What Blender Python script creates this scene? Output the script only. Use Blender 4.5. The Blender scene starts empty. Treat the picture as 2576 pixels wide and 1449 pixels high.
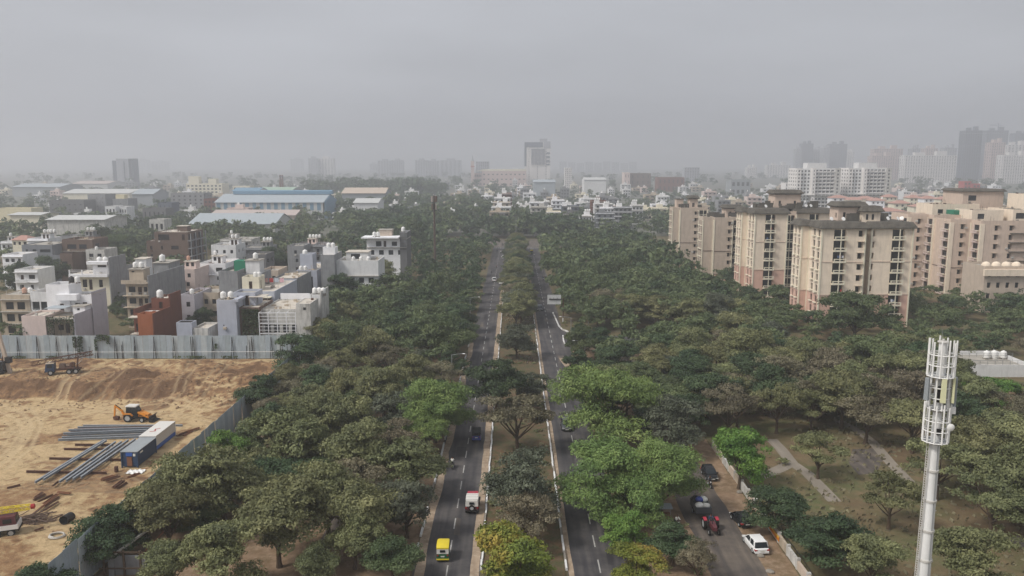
import bpy, bmesh, math, random
import numpy as np
from mathutils import Vector, Matrix
R = math.radians
rnd = random.Random(7)
S = bpy.context.scene
COL = S.collection

# ------------------------------------------------------------------ camera
IMW, IMH, FPX = 2576.0, 1449.0, 2000.0      # photograph scaled to 2576 px wide, focal length in those pixels
HORIZON, VPX, CAMZ = 412.0, 1293.0, 45.0
PITCH = math.atan((IMH / 2 - HORIZON) / FPX)
YAW = math.atan((VPX - IMW / 2) / FPX)
cd = bpy.data.cameras.new('camera'); cam = bpy.data.objects.new('camera', cd); COL.objects.link(cam)
cd.sensor_width = 36.0; cd.lens = 36.0 * FPX / IMW; cd.clip_start = 0.5; cd.clip_end = 20000
cam.location = (0, 0, CAMZ); cam.rotation_euler = (R(90) - PITCH, 0, YAW)
S.camera = cam
CM = cam.rotation_euler.to_matrix()

def ray(u, v):
    return CM @ Vector(((u - IMW / 2) / FPX, -(v - IMH / 2) / FPX, -1.0))
def at(u, v, z=0.0):                 # point of the horizontal plane at height z seen there
    d = ray(u, v); t = (z - CAMZ) / d.z
    return Vector((d.x * t, d.y * t, z))
def dep(u, v, Y):                    # point at distance Y down the road seen there
    d = ray(u, v); t = Y / d.y
    return Vector((d.x * t, Y, CAMZ + d.z * t))

# ------------------------------------------------------------------ world, sun, exposure
SUN_DIR = Vector((-0.80, -0.42, 1.05)).normalized()     # towards the sun
SUN_EL = math.asin(SUN_DIR.z); SUN_AZ = math.atan2(SUN_DIR.x, SUN_DIR.y)
w = bpy.data.worlds.new('World'); S.world = w; w.use_nodes = True
nt = w.node_tree; N = nt.nodes; L = nt.links
N.clear()
out = N.new('ShaderNodeOutputWorld'); bg = N.new('ShaderNodeBackground')
sky = N.new('ShaderNodeTexSky'); sky.sky_type = 'NISHITA'; sky.sun_disc = False
sky.sun_elevation = SUN_EL; sky.sun_rotation = SUN_AZ; sky.altitude = 200
sky.air_density = 1.3; sky.dust_density = 7.0; sky.ozone_density = 1.0
hs = N.new('ShaderNodeHueSaturation'); hs.inputs['Saturation'].default_value = 0.16
tc = N.new('ShaderNodeTexCoord'); mp = N.new('ShaderNodeMapping'); mp.inputs['Scale'].default_value = (1.2, 1.2, 5.0)
nz = N.new('ShaderNodeTexNoise'); nz.inputs['Scale'].default_value = 1.6; nz.inputs['Detail'].default_value = 5
cr = N.new('ShaderNodeMapRange'); cr.inputs[1].default_value = 0.35; cr.inputs[2].default_value = 0.7
cr.inputs[3].default_value = 0.93; cr.inputs[4].default_value = 1.15
mx = N.new('ShaderNodeMix'); mx.data_type = 'RGBA'; mx.blend_type = 'MIX'; mx.inputs[0].default_value = 0.62
mx.inputs[7].default_value = (5.0, 5.2, 5.72, 1)        # even cloud layer over the clear sky
mul = N.new('ShaderNodeVectorMath'); mul.operation = 'SCALE'
L.new(sky.outputs[0], hs.inputs['Color']); L.new(hs.outputs[0], mx.inputs[6])
L.new(tc.outputs['Generated'], mp.inputs[0]); L.new(mp.outputs[0], nz.inputs['Vector']); L.new(nz.outputs[0], cr.inputs[0])
L.new(mx.outputs[2], mul.inputs[0]); L.new(cr.outputs[0], mul.inputs['Scale'])
L.new(mul.outputs[0], bg.inputs['Color']); bg.inputs['Strength'].default_value = 0.085
L.new(bg.outputs[0], out.inputs['Surface'])
sl = bpy.data.lights.new('sun', 'SUN'); so = bpy.data.objects.new('sun', sl); COL.objects.link(so)
sl.energy = 1.9; sl.angle = R(12); sl.color = (1.0, 0.95, 0.88)
so.rotation_euler = SUN_DIR.to_track_quat('Z', 'Y').to_euler(); so.location = (-200, -100, 400)
S.view_settings.view_transform = 'Standard'; S.view_settings.look = 'None'
S.view_settings.exposure = 0.46; S.view_settings.gamma = 1.0; S.view_settings.use_curve_mapping = False
S.render.engine = 'CYCLES'
S.cycles.max_bounces = 6; S.cycles.diffuse_bounces = 3; S.cycles.glossy_bounces = 2
S.cycles.transmission_bounces = 2; S.cycles.volume_bounces = 2; S.cycles.transparent_max_bounces = 4
S.cycles.use_denoising = True; S.cycles.caustics_reflective = False; S.cycles.caustics_refractive = False
HAZE_DENSITY = 0.00057

# ------------------------------------------------------------------ materials
def C(h):
    h = h.lstrip('#'); v = [int(h[i:i + 2], 16) / 255 for i in (0, 2, 4)]
    return tuple(c / 12.92 if c <= 0.04045 else ((c + 0.055) / 1.055) ** 2.4 for c in v)
M = {}
def mat(name, col, rough=0.85, var=0.12, scale=0.5, streak=0.0, stain=None, metal=0.0, spec=0.25, scale2=None, bump=0.0):
    """colour with uneven patches and, for walls, rain streaks"""
    if name in M: return M[name]
    if isinstance(col, str): col = C(col)
    m = bpy.data.materials.new(name); m.use_nodes = True; M[name] = m
    t = m.node_tree; n = t.nodes; l = t.links; p = n['Principled BSDF']
    p.inputs['Roughness'].default_value = rough; p.inputs['Metallic'].default_value = metal
    p.inputs['Specular IOR Level'].default_value = spec
    if var <= 0 and streak <= 0:
        p.inputs['Base Color'].default_value = (*col, 1); return m
    g = n.new('ShaderNodeNewGeometry')
    a = n.new('ShaderNodeTexNoise'); a.inputs['Scale'].default_value = scale; a.inputs['Detail'].default_value = 6; a.inputs['Roughness'].default_value = 0.65
    l.new(g.outputs['Position'], a.inputs['Vector'])
    r = n.new('ShaderNodeMapRange'); r.inputs[1].default_value = 0.3; r.inputs[2].default_value = 0.7
    r.inputs[3].default_value = 1 - var; r.inputs[4].default_value = 1 + var
    l.new(a.outputs[0], r.inputs[0])
    sc = n.new('ShaderNodeVectorMath'); sc.operation = 'SCALE'; sc.inputs[0].default_value = col
    l.new(r.outputs[0], sc.inputs['Scale'])
    src = sc.outputs[0]
    if streak > 0:
        mpg = n.new('ShaderNodeMapping'); mpg.inputs['Scale'].default_value = (1.3, 1.3, 0.16)
        l.new(g.outputs['Position'], mpg.inputs[0])
        b = n.new('ShaderNodeTexNoise'); b.inputs['Scale'].default_value = 1.0; b.inputs['Detail'].default_value = 5; b.inputs['Roughness'].default_value = 0.7
        l.new(mpg.outputs[0], b.inputs['Vector'])
        q = n.new('ShaderNodeMapRange'); q.inputs[1].default_value = 0.48; q.inputs[2].default_value = 0.72; q.inputs[4].default_value = streak
        l.new(b.outputs[0], q.inputs[0])
        k = n.new('ShaderNodeMix'); k.data_type = 'RGBA'
        s_ = stain or tuple(c * 0.42 for c in col)
        if isinstance(s_, str): s_ = C(s_)
        k.inputs[7].default_value = (*s_, 1)
        l.new(q.outputs[0], k.inputs[0]); l.new(src, k.inputs[6]); src = k.outputs[2]
    l.new(src, p.inputs['Base Color'])
    if bump > 0:
        bn = n.new('ShaderNodeBump'); bn.inputs['Strength'].default_value = 1.0; bn.inputs['Distance'].default_value = bump
        l.new(a.outputs[0], bn.inputs['Height']); l.new(bn.outputs[0], p.inputs['Normal'])
    return m

def leaf_mat(name, dark, mid, light, hue=0.012, sat=1.0):
    m = bpy.data.materials.new(name); m.use_nodes = True; M[name] = m
    t = m.node_tree; n = t.nodes; l = t.links; p = n['Principled BSDF']
    at_ = n.new('ShaderNodeAttribute'); at_.attribute_name = 'tint'
    g = n.new('ShaderNodeNewGeometry'); nz_ = n.new('ShaderNodeTexNoise'); nz_.inputs['Scale'].default_value = 0.33; nz_.inputs['Detail'].default_value = 3
    l.new(g.outputs['Position'], nz_.inputs['Vector'])
    oi = n.new('ShaderNodeObjectInfo')
    # tint 0..1 from the leaf + patchiness of the crown
    ad = n.new('ShaderNodeMath'); ad.operation = 'MULTIPLY_ADD'; ad.inputs[1].default_value = 0.55
    l.new(at_.outputs['Fac'], ad.inputs[0])
    ml = n.new('ShaderNodeMath'); ml.operation = 'MULTIPLY_ADD'; ml.inputs[1].default_value = 1.5; ml.inputs[2].default_value = -0.52
    l.new(nz_.outputs[0], ml.inputs[0]); l.new(ml.outputs[0], ad.inputs[2])
    rp = n.new('ShaderNodeValToRGB'); e = rp.color_ramp.elements
    e[0].position = 0.0; e[0].color = (*C(dark), 1); e[1].position = 1.0; e[1].color = (*C(light), 1)
    k = rp.color_ramp.elements.new(0.5); k.color = (*C(mid), 1)
    l.new(ad.outputs[0], rp.inputs[0])
    h = n.new('ShaderNodeHueSaturation'); h.inputs['Saturation'].default_value = sat
    mr = n.new('ShaderNodeMapRange'); mr.inputs[3].default_value = 0.5 - hue; mr.inputs[4].default_value = 0.5 + hue
    l.new(oi.outputs['Random'], mr.inputs[0]); l.new(mr.outputs[0], h.inputs['Hue'])
    fr = n.new('ShaderNodeMath'); fr.operation = 'FRACT'; f2 = n.new('ShaderNodeMath'); f2.operation = 'MULTIPLY'; f2.inputs[1].default_value = 7.31
    l.new(oi.outputs['Random'], f2.inputs[0]); l.new(f2.outputs[0], fr.inputs[0])
    mv = n.new('ShaderNodeMapRange'); mv.inputs[3].default_value = 0.98; mv.inputs[4].default_value = 1.34
    l.new(fr.outputs[0], mv.inputs[0]); l.new(mv.outputs[0], h.inputs['Value'])
    l.new(rp.outputs[0], h.inputs['Color']); l.new(h.outputs[0], p.inputs['Base Color'])
    p.inputs['Roughness'].default_value = 0.6; p.inputs['Specular IOR Level'].default_value = 0.25
    tr = n.new('ShaderNodeBsdfTranslucent'); l.new(h.outputs[0], tr.inputs['Color'])
    ms = n.new('ShaderNodeMixShader'); ms.inputs[0].default_value = 0.22
    l.new(p.outputs[0], ms.inputs[1]); l.new(tr.outputs[0], ms.inputs[2]); l.new(ms.outputs[0], n['Material Output'].inputs['Surface'])
    return m

# ------------------------------------------------------------------ objects
def tag(o, label=None, cat=None, group=None, kind=None):
    if label: o['label'] = label
    if cat: o['category'] = cat
    if group: o['group'] = group
    if kind: o['kind'] = kind
    return o
def thing(name, label, cat, loc=(0, 0, 0), rz=0.0, group=None):
    o = bpy.data.objects.new(name, None); COL.objects.link(o)
    o.location = loc; o.rotation_euler = (0, 0, rz); o.empty_display_size = 0.2
    return tag(o, label, cat, group)
def copy_tree(o, parent=None, loc=None, rz=None, label=None, scale=None):
    c = o.copy(); COL.objects.link(c); c.parent = parent
    if loc is not None: c.location = loc
    if rz is not None: c.rotation_euler = (0, 0, rz)
    if scale is not None: c.scale = scale
    if label: c['label'] = label
    for ch in o.children: copy_tree(ch, c)
    return c
def link_mesh(name, me, m, parent=None, loc=None, rot=None):
    o = bpy.data.objects.new(name, me); COL.objects.link(o)
    if m and len(me.materials) == 0: me.materials.append(M[m] if isinstance(m, str) else m)
    if parent: o.parent = parent
    if loc is not None: o.location = loc
    if rot is not None: o.rotation_euler = rot
    return o

class MB:
    """collects boxes, bars, tubes and plates, then links them as one mesh object"""
    def __init__(s, off=(0, 0, 0)): s.v = []; s.f = []; s.o = Vector(off)
    def add(s, vs, fs):
        b = len(s.v); s.v += [tuple(Vector(p) - s.o) for p in vs]; s.f += [tuple(i + b for i in f) for f in fs]; return s
    def box(s, x0, x1, y0, y1, z0, z1):
        return s.add([(x0, y0, z0), (x1, y0, z0), (x1, y1, z0), (x0, y1, z0), (x0, y0, z1), (x1, y0, z1), (x1, y1, z1), (x0, y1, z1)],
                     [(0, 3, 2, 1), (4, 5, 6, 7), (0, 1, 5, 4), (1, 2, 6, 5), (2, 3, 7, 6), (3, 0, 4, 7)])
    def tbox(s, x0, x1, y0, y1, z0, z1, i=0.1, j=None):     # box with the top drawn in
        j = i if j is None else j
        return s.add([(x0, y0, z0), (x1, y0, z0), (x1, y1, z0), (x0, y1, z0), (x0 + i, y0 + j, z1), (x1 - i, y0 + j, z1), (x1 - i, y1 - j, z1), (x0 + i, y1 - j, z1)],
                     [(0, 3, 2, 1), (4, 5, 6, 7), (0, 1, 5, 4), (1, 2, 6, 5), (2, 3, 7, 6), (3, 0, 4, 7)])
    def bar(s, p, q, a=0.05, b=None, up=(0, 0, 1)):
        p = Vector(p); q = Vector(q); d = (q - p).normalized(); b = a if b is None else b
        up = Vector(up)
        if abs(d.dot(up)) > 0.98: up = Vector((0, 1, 0))
        x = d.cross(up).normalized() * a / 2; y = x.cross(d).normalized() * b / 2
        vs = [p - x - y, p + x - y, p + x + y, p - x + y, q - x - y, q + x - y, q + x + y, q - x + y]
        return s.add(vs, [(0, 3, 2, 1), (4, 5, 6, 7), (0, 1, 5, 4), (1, 2, 6, 5), (2, 3, 7, 6), (3, 0, 4, 7)])
    def cyl(s, p, q, r, r2=None, n=10, cap=True):
        p = Vector(p); q = Vector(q); r2 = r if r2 is None else r2; d = (q - p).normalized()
        u = d.orthogonal().normalized(); w_ = d.cross(u)
        vs = [p + (u * math.cos(6.28318 * i / n) + w_ * math.sin(6.28318 * i / n)) * r for i in range(n)]
        vs += [q + (u * math.cos(6.28318 * i / n) + w_ * math.sin(6.28318 * i / n)) * r2 for i in range(n)]
        fs = [(i, (i + 1) % n, n + (i + 1) % n, n + i) for i in range(n)]
        if cap: fs += [tuple(range(n - 1, -1, -1)), tuple(range(n, 2 * n))]
        return s.add(vs, fs)
    def tube(s, pts, rs, n=7):
        pts = [Vector(p) for p in pts]; vs = []; fs = []
        if not isinstance(rs, (list, tuple)): rs = [rs] * len(pts)
        pu = None
        for i, p in enumerate(pts):
            d = (pts[min(i + 1, len(pts) - 1)] - pts[max(i - 1, 0)]).normalized()
            u = d.orthogonal().normalized() if pu is None else (pu - d * pu.dot(d)).normalized()
            pu = u; w_ = d.cross(u)
            vs += [p + (u * math.cos(6.28318 * k / n) + w_ * math.sin(6.28318 * k / n)) * rs[i] for k in range(n)]
        for i in range(len(pts) - 1):
            fs += [(i * n + k, i * n + (k + 1) % n, (i + 1) * n + (k + 1) % n, (i + 1) * n + k) for k in range(n)]
        fs += [tuple(range(n - 1, -1, -1)), tuple(range((len(pts) - 1) * n, len(pts) * n))]
        return s.add(vs, fs)
    def lathe(s, c, prof, n=12):
        vs = []; fs = []; c = Vector(c)
        for r_, z in prof: vs += [(c.x + r_ * math.cos(6.28318 * k / n), c.y + r_ * math.sin(6.28318 * k / n), c.z + z) for k in range(n)]
        for i in range(len(prof) - 1): fs += [(i * n + k, i * n + (k + 1) % n, (i + 1) * n + (k + 1) % n, (i + 1) * n + k) for k in range(n)]
        fs += [tuple(range(n - 1, -1, -1)), tuple(range((len(prof) - 1) * n, len(prof) * n))]
        return s.add(vs, fs)
    def prism(s, poly, a0, a1, axis='y'):     # 2D outline pushed along an axis
        n = len(poly)
        def P(q, a): return {'y': (q[0], a, q[1]), 'x': (a, q[0], q[1]), 'z': (q[0], q[1], a)}[axis]
        return s.add([P(q, a0) for q in poly] + [P(q, a1) for q in poly],
                     [tuple(range(n)), tuple(range(2 * n - 1, n - 1, -1))] + [(i, n + i, n + (i + 1) % n, (i + 1) % n) for i in range(n)])
    def quad(s, a, b, c, d): return s.add([a, b, c, d], [(0, 1, 2, 3)])
    def loft(s, secs, close=True):            # rings of equal length
        n = len(secs[0]); vs = [p for r_ in secs for p in r_]; fs = []
        for i in range(len(secs) - 1): fs += [(i * n + k, i * n + (k + 1) % n, (i + 1) * n + (k + 1) % n, (i + 1) * n + k) for k in range(n)]
        if close: fs += [tuple(range(n - 1, -1, -1)), tuple(range((len(secs) - 1) * n, len(secs) * n))]
        return s.add(vs, fs)
    def mesh(s, name, m=None, smooth=False, fix=True):
        me = bpy.data.meshes.new(name); me.from_pydata(s.v, [], s.f)
        if fix:
            bm = bmesh.new(); bm.from_mesh(me); bmesh.ops.recalc_face_normals(bm, faces=bm.faces); bm.to_mesh(me); bm.free()
        if smooth:
            me.polygons.foreach_set('use_smooth', [True] * len(me.polygons)); me.set_sharp_from_angle(angle=R(40))
        if m: me.materials.append(M[m] if isinstance(m, str) else m)
        me.update(); return me
    def build(s, name, m, parent=None, smooth=False, loc=None, rot=None):
        return link_mesh(name, s.mesh(name, m, smooth), None, parent, loc, rot)

def wall_holes(mb, axis, c, a0, a1, z0, z1, holes, out_sign, depth=0.22):
    """one wall face with rectangular openings and their reveals; axis 'y': wall of constant y, a = x"""
    holes = [h for h in holes if h[0] > a0 + 0.02 and h[1] < a1 - 0.02 and h[2] >= z0 and h[3] < z1]
    xs = sorted({a0, a1, *[h[0] for h in holes], *[h[1] for h in holes]})
    zs = sorted({z0, z1, *[h[2] for h in holes], *[h[3] for h in holes]})
    P = (lambda a, z, d=0.0: (a, c - out_sign * d, z)) if axis == 'y' else (lambda a, z, d=0.0: (c - out_sign * d, a, z))
    for k in range(len(zs) - 1):
        run = None
        for i in range(len(xs) - 1):
            xm = (xs[i] + xs[i + 1]) / 2; zm = (zs[k] + zs[k + 1]) / 2
            solid = not any(h[0] < xm < h[1] and h[2] < zm < h[3] for h in holes)
            if solid:
                if run is None: run = xs[i]
            if (not solid or i == len(xs) - 2) and run is not None:
                e = xs[i + 1] if solid else xs[i]
                mb.quad(P(run, zs[k]), P(e, zs[k]), P(e, zs[k + 1]), P(run, zs[k + 1])); run = None
    for h in holes:
        b0, b1, y0, y1 = h[:4]
        mb.quad(P(b0, y0), P(b1, y0), P(b1, y0, depth), P(b0, y0, depth)); mb.quad(P(b0, y1), P(b1, y1), P(b1, y1, depth), P(b0, y1, depth))
        mb.quad(P(b0, y0), P(b0, y1), P(b0, y1, depth), P(b0, y0, depth)); mb.quad(P(b1, y0), P(b1, y1), P(b1, y1, depth), P(b1, y0, depth))
    return holes
_pane = {}
def pane(root, name, axis, c, h, out_sign, m='glass', depth=0.22, off=(0, 0, 0)):
    """the thing that fills one opening: a thin plate a little larger than the opening, set at the bottom of the reveal"""
    wd, ht = h[1] - h[0] + 0.06, h[3] - h[2] + 0.06
    key = (axis, round(wd, 2), round(ht, 2), m)
    if key not in _pane:
        b = MB()
        if axis == 'y': b.box(-wd / 2, wd / 2, -0.03, 0.03, -ht / 2, ht / 2)
        else: b.box(-0.03, 0.03, -wd / 2, wd / 2, -ht / 2, ht / 2)
        _pane[key] = b.mesh(name, m)
    a = (h[0] + h[1]) / 2; z = (h[2] + h[3]) / 2; cc = c - out_sign * (depth + 0.032)
    p = Vector((a, cc, z) if axis == 'y' else (cc, a, z)) - Vector(off)
    return link_mesh(name, _pane[key], None, root, p)
ORD = ['first', 'second', 'third', 'fourth', 'fifth', 'sixth', 'seventh', 'eighth', 'ninth', 'tenth', 'eleventh', 'twelfth', 'thirteenth', 'fourteenth', 'fifteenth', 'sixteenth',
       'seventeenth', 'eighteenth', 'nineteenth', 'twentieth', 'twenty-first', 'twenty-second', 'twenty-third', 'twenty-fourth', 'twenty-fifth', 'twenty-sixth', 'twenty-seventh',
       'twenty-eighth', 'twenty-ninth', 'thirtieth', 'thirty-first', 'thirty-second', 'thirty-third', 'thirty-fourth', 'thirty-fifth', 'thirty-sixth', 'thirty-seventh', 'thirty-eighth', 'thirty-ninth', 'fortieth']
# ------------------------------------------------------------------ palette
for a in [('glass', '#20262a', 0.25, 0.0), ('dark_inside', '#1d1c1b', 0.9, 0.0), ('door_brown', '#3a2a22', 0.7, 0.0), ('black_rubber', '#1a1a1a', 0.9, 0.0),
          ('grey_rail', '#8d8f90', 0.6, 0.0), ('white_paint', '#dedddb', 0.6, 0.06), ('dull_white_paint', '#b9b6b0', 0.8, 0.16), ('dark_metal', '#2c2b2c', 0.6, 0.1),
          ('rust', '#5a3f33', 0.9, 0.2), ('steel_beam', '#858b91', 0.5, 0.15), ('plastic_white', '#e4e3e0', 0.5, 0.03), ('plastic_black', '#1c1c1e', 0.5, 0.0),
          ('plastic_blue', '#2d5aa8', 0.5, 0.0), ('plastic_pink', '#c49a86', 0.6, 0.05), ('bark', '#54473b', 0.95, 0.2), ('kerb_grey', '#8b857c', 0.9, 0.2)]:
    mat(a[0], a[1], a[2], a[3], 1.5, spec=0.4 if a[2] < 0.6 else 0.2)
def W(name, col, streak=0.35, var=0.08, stain=None): return mat(name, col, 0.9, var, 0.6, streak, stain, spec=0.15)
W('wall_white', '#dcdcdc', 0.30, stain='#8a8a88'); W('wall_bright', '#e8e8ea', 0.12, stain='#a5a5a5'); W('wall_pink', '#d3c1ba', 0.12); W('wall_lilac_and_shade', '#b7b2b8', 0.18)
W('wall_orange', '#9c5f40', 0.25, stain='#6f4430'); W('wall_brick_and_shade', '#704638', 0.25); W('wall_cement', '#8d8e90', 0.55, stain='#5a5b5d', var=0.14); W('wall_darkcement', '#6d6d6e', 0.5, var=0.14)
W('wall_bluegrey', '#b0b4bf', 0.18); W('wall_cream', '#e0d9c4', 0.22); W('wall_tan', '#c0b1a2', 0.4, stain='#8d8070'); W('wall_apart', '#e8d8c4', 0.35, stain='#b3a493'); W('wall_apart_dark', '#cdb9a9', 0.4, stain='#9d8f84')
W('wall_apart_pink', '#d4b0a0', 0.5, stain='#b59a86'); W('wall_brown', '#6b5a50', 0.3); W('wall_slate', '#7c7f84', 0.12); W('wall_beige', '#b9ab98', 0.5, stain='#7c7468')
W('wall_old', '#c4c2bd', 0.75, stain='#6d6a66', var=0.2); W('roof_stain', '#5d5952', 0.6, stain='#35332f', var=0.3); W('wall_yellow', '#d9cfae', 0.2); W('wall_red', '#a84640', 0.2)
W('roof_cement', '#a29d94', 0.0, 0.22); W('roof_light', '#c4bcb0', 0.0, 0.18); W('roof_tile_red', '#b0897d', 0.2); W('sheet_blue', '#6f90a6', 0.15); W('sheet_paleblue', '#a5adb2', 0.3); W('sheet_white', '#c2c3c1', 0.3)
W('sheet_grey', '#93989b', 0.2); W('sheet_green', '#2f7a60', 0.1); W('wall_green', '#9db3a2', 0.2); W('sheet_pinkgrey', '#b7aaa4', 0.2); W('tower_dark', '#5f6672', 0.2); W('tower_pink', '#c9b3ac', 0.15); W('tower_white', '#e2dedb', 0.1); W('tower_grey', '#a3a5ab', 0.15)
W('wood_plank', '#7b5540', 0.3); W('mast_white', '#dddddb', 0.3, stain='#a09c96')

def asphalt(name, base, dusty, dust_amt=0.5, tracks=None):
    m = bpy.data.materials.new(name); m.use_nodes = True; M[name] = m
    t = m.node_tree; n = t.nodes; l = t.links; p = n['Principled BSDF']; p.inputs['Roughness'].default_value = 0.9; p.inputs['Specular IOR Level'].default_value = 0.2
    g = n.new('ShaderNodeNewGeometry')
    mp_ = n.new('ShaderNodeMapping'); mp_.inputs['Scale'].default_value = (1.0, 0.05, 1.0); l.new(g.outputs['Position'], mp_.inputs[0])
    a = n.new('ShaderNodeTexNoise'); a.inputs['Scale'].default_value = 1.1; a.inputs['Detail'].default_value = 6; l.new(mp_.outputs[0], a.inputs['Vector'])
    b = n.new('ShaderNodeTexNoise'); b.inputs['Scale'].default_value = 0.25; b.inputs['Detail'].default_value = 8; b.inputs['Roughness'].default_value = 0.7; l.new(g.outputs['Position'], b.inputs['Vector'])
    c = n.new('ShaderNodeMath'); c.operation = 'MULTIPLY'; l.new(a.outputs[0], c.inputs[0]); l.new(b.outputs[0], c.inputs[1])
    r_ = n.new('ShaderNodeMapRange'); r_.inputs[1].default_value = 0.17; r_.inputs[2].default_value = 0.42; r_.inputs[4].default_value = dust_amt; l.new(c.outputs[0], r_.inputs[0])
    k = n.new('ShaderNodeMix'); k.data_type = 'RGBA'; k.inputs[6].default_value = (*C(base), 1); k.inputs[7].default_value = (*C(dusty), 1)
    l.new(r_.outputs[0], k.inputs[0]); l.new(k.outputs[2], p.inputs['Base Color'])
asphalt('asphalt', '#403f42', '#6f6a66', 0.7); asphalt('asphalt_old', '#504b48', '#7f7468', 0.8); asphalt('asphalt_patch', '#38373a', '#57534f', .6); asphalt('path_stone', '#837b70', '#a0968a', 0.7)

def soil(name, c1, c2, c3, s1=0.09, s2=0.5, bump=0.15):
    m = bpy.data.materials.new(name); m.use_nodes = True; M[name] = m
    t = m.node_tree; n = t.nodes; l = t.links; p = n['Principled BSDF']; p.inputs['Roughness'].default_value = 0.95; p.inputs['Specular IOR Level'].default_value = 0.1
    g = n.new('ShaderNodeNewGeometry')
    def no(s, d=7, ro=0.65):
        a = n.new('ShaderNodeTexNoise'); a.inputs['Scale'].default_value = s; a.inputs['Detail'].default_value = d; a.inputs['Roughness'].default_value = ro; l.new(g.outputs['Position'], a.inputs['Vector']); return a
    def rng(a, lo, hi):
        q = n.new('ShaderNodeMapRange'); q.inputs[1].default_value = lo; q.inputs[2].default_value = hi; l.new(a.outputs[0], q.inputs[0]); return q
    A = rng(no(s1), 0.40, 0.60); B = rng(no(s2), 0.45, 0.68)
    k = n.new('ShaderNodeMix'); k.data_type = 'RGBA'; k.inputs[6].default_value = (*C(c1), 1); k.inputs[7].default_value = (*C(c2), 1); l.new(A.outputs[0], k.inputs[0])
    k2 = n.new('ShaderNodeMix'); k2.data_type = 'RGBA'; k2.inputs[7].default_value = (*C(c3), 1); l.new(k.outputs[2], k2.inputs[6]); l.new(B.outputs[0], k2.inputs[0])
    l.new(k2.outputs[2], p.inputs['Base Color'])
    bn = n.new('ShaderNodeBump'); bn.inputs['Distance'].default_value = bump; l.new(no(2.2).outputs[0], bn.inputs['Height']); l.new(bn.outputs[0], p.inputs['Normal'])
soil('earth', '#6e5d4a', '#67624a', '#525539'); soil('park_ground', '#6b5b47', '#5d6142', '#7a6a52', 0.07, 0.35); soil('median_soil', '#6a5744', '#5d5643', '#4d5138', 0.2, 0.8); soil('dust', '#a3907c', '#8d7c6a', '#b3a28e', 0.4, 1.2, 0.05)
soil('shoulder_soil', '#8a735e', '#77654f', '#9a8570', 0.25, 0.9, 0.1); soil('far_ground', '#6c6a63', '#5a6050', '#7d7a74', 0.01, 0.05)

# ------------------------------------------------------------------ value noise for terrain
def vnoise(x, y, sc, seed):
    g = np.random.RandomState(seed).rand(128, 128); x = x / sc; y = y / sc
    i = np.floor(x).astype(int); j = np.floor(y).astype(int); fx = x - i; fy = y - j
    fx = fx * fx * (3 - 2 * fx); fy = fy * fy * (3 - 2 * fy)
    G = lambda a, b: g[a % 128, b % 128]
    return (G(i, j) * (1 - fx) + G(i + 1, j) * fx) * (1 - fy) + (G(i, j + 1) * (1 - fx) + G(i + 1, j + 1) * fx) * fy
def fbm(x, y, sc, seed, o=4): return sum(vnoise(x, y, sc / 2 ** k, seed + k) / 2 ** k for k in range(o)) / sum(1 / 2 ** k for k in range(o))
def sstep(a, b, t): t = np.clip((t - a) / (b - a), 0, 1); return t * t * (3 - 2 * t)
SX0, SX1, SY0, SY1 = -128.0, -46.9, 74.0, 180.6       # the dug-out building site
FX, FY, FH = -46.5, 181.0, 5.5                         # its sheet fences
PIT = -3.0
mounds = [(-83.0, 165.5, 4.2, 2.0), (-79.5, 166.5, 3.0, 1.2), (-104, 176, 5, 1.5), (-98, 177, 6, 1.2), (-74, 172.5, 6, 1.3), (-66, 171, 5, 1.2), (-70, 176, 7, 1.1), (-57, 174, 6, 1.4), (-51, 172, 5, 1.6), (-62, 165, 4, 0.9), (-56, 165, 4, 0.8), (-88, 177, 5, 1.0), (-52, 118, 4, 1.0), (-50.5, 108, 4, 1.2), (-51, 97, 4, .9)]
def site_z(x, y):
    x = np.asarray(x, float); y = np.asarray(y, float)
    wob = (fbm(x, y * 0 + 3, 9, 5) - 0.5) * 7
    lo = 156.5 + wob; rampf = sstep(-78, -60, x)
    b = sstep(lo - 9 * rampf, lo + 5.5 + 5 * rampf, y)
    e = sstep(-51.5 + (fbm(y, x * 0, 6, 9) - 0.5) * 3, -47.4, x)
    z = PIT * (1 - np.maximum(b, e))
    z = z + (fbm(x, y, 5, 21) - 0.5) * (0.35 + 0.8 * np.minimum(1, 4 * b * (1 - b) + b * 0.5))
    z = z + (fbm(x, y, 1.6, 31, 3) - 0.5) * (0.22 + 0.9 * np.minimum(1, 4 * b * (1 - b) + .5 * b))
    for mx_, my_, r_, h_ in mounds:
        d = np.hypot(x - mx_, (y - my_) * 1.15) / r_
        z = z + h_ * .75 * np.clip(1 - d, 0, 1) * (0.8 + 0.4 * fbm(x, y, 1.5, 44, 2))
    edge = np.minimum.reduce([(x - SX0) / 2, (SX1 - x) / 1.5, (y - SY0) / 2, (SY1 - y) / 1.5])
    return z * np.clip(edge, 0, 1)
def sz(x, y): return float(site_z(np.array([x]), np.array([y]))[0])

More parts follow.
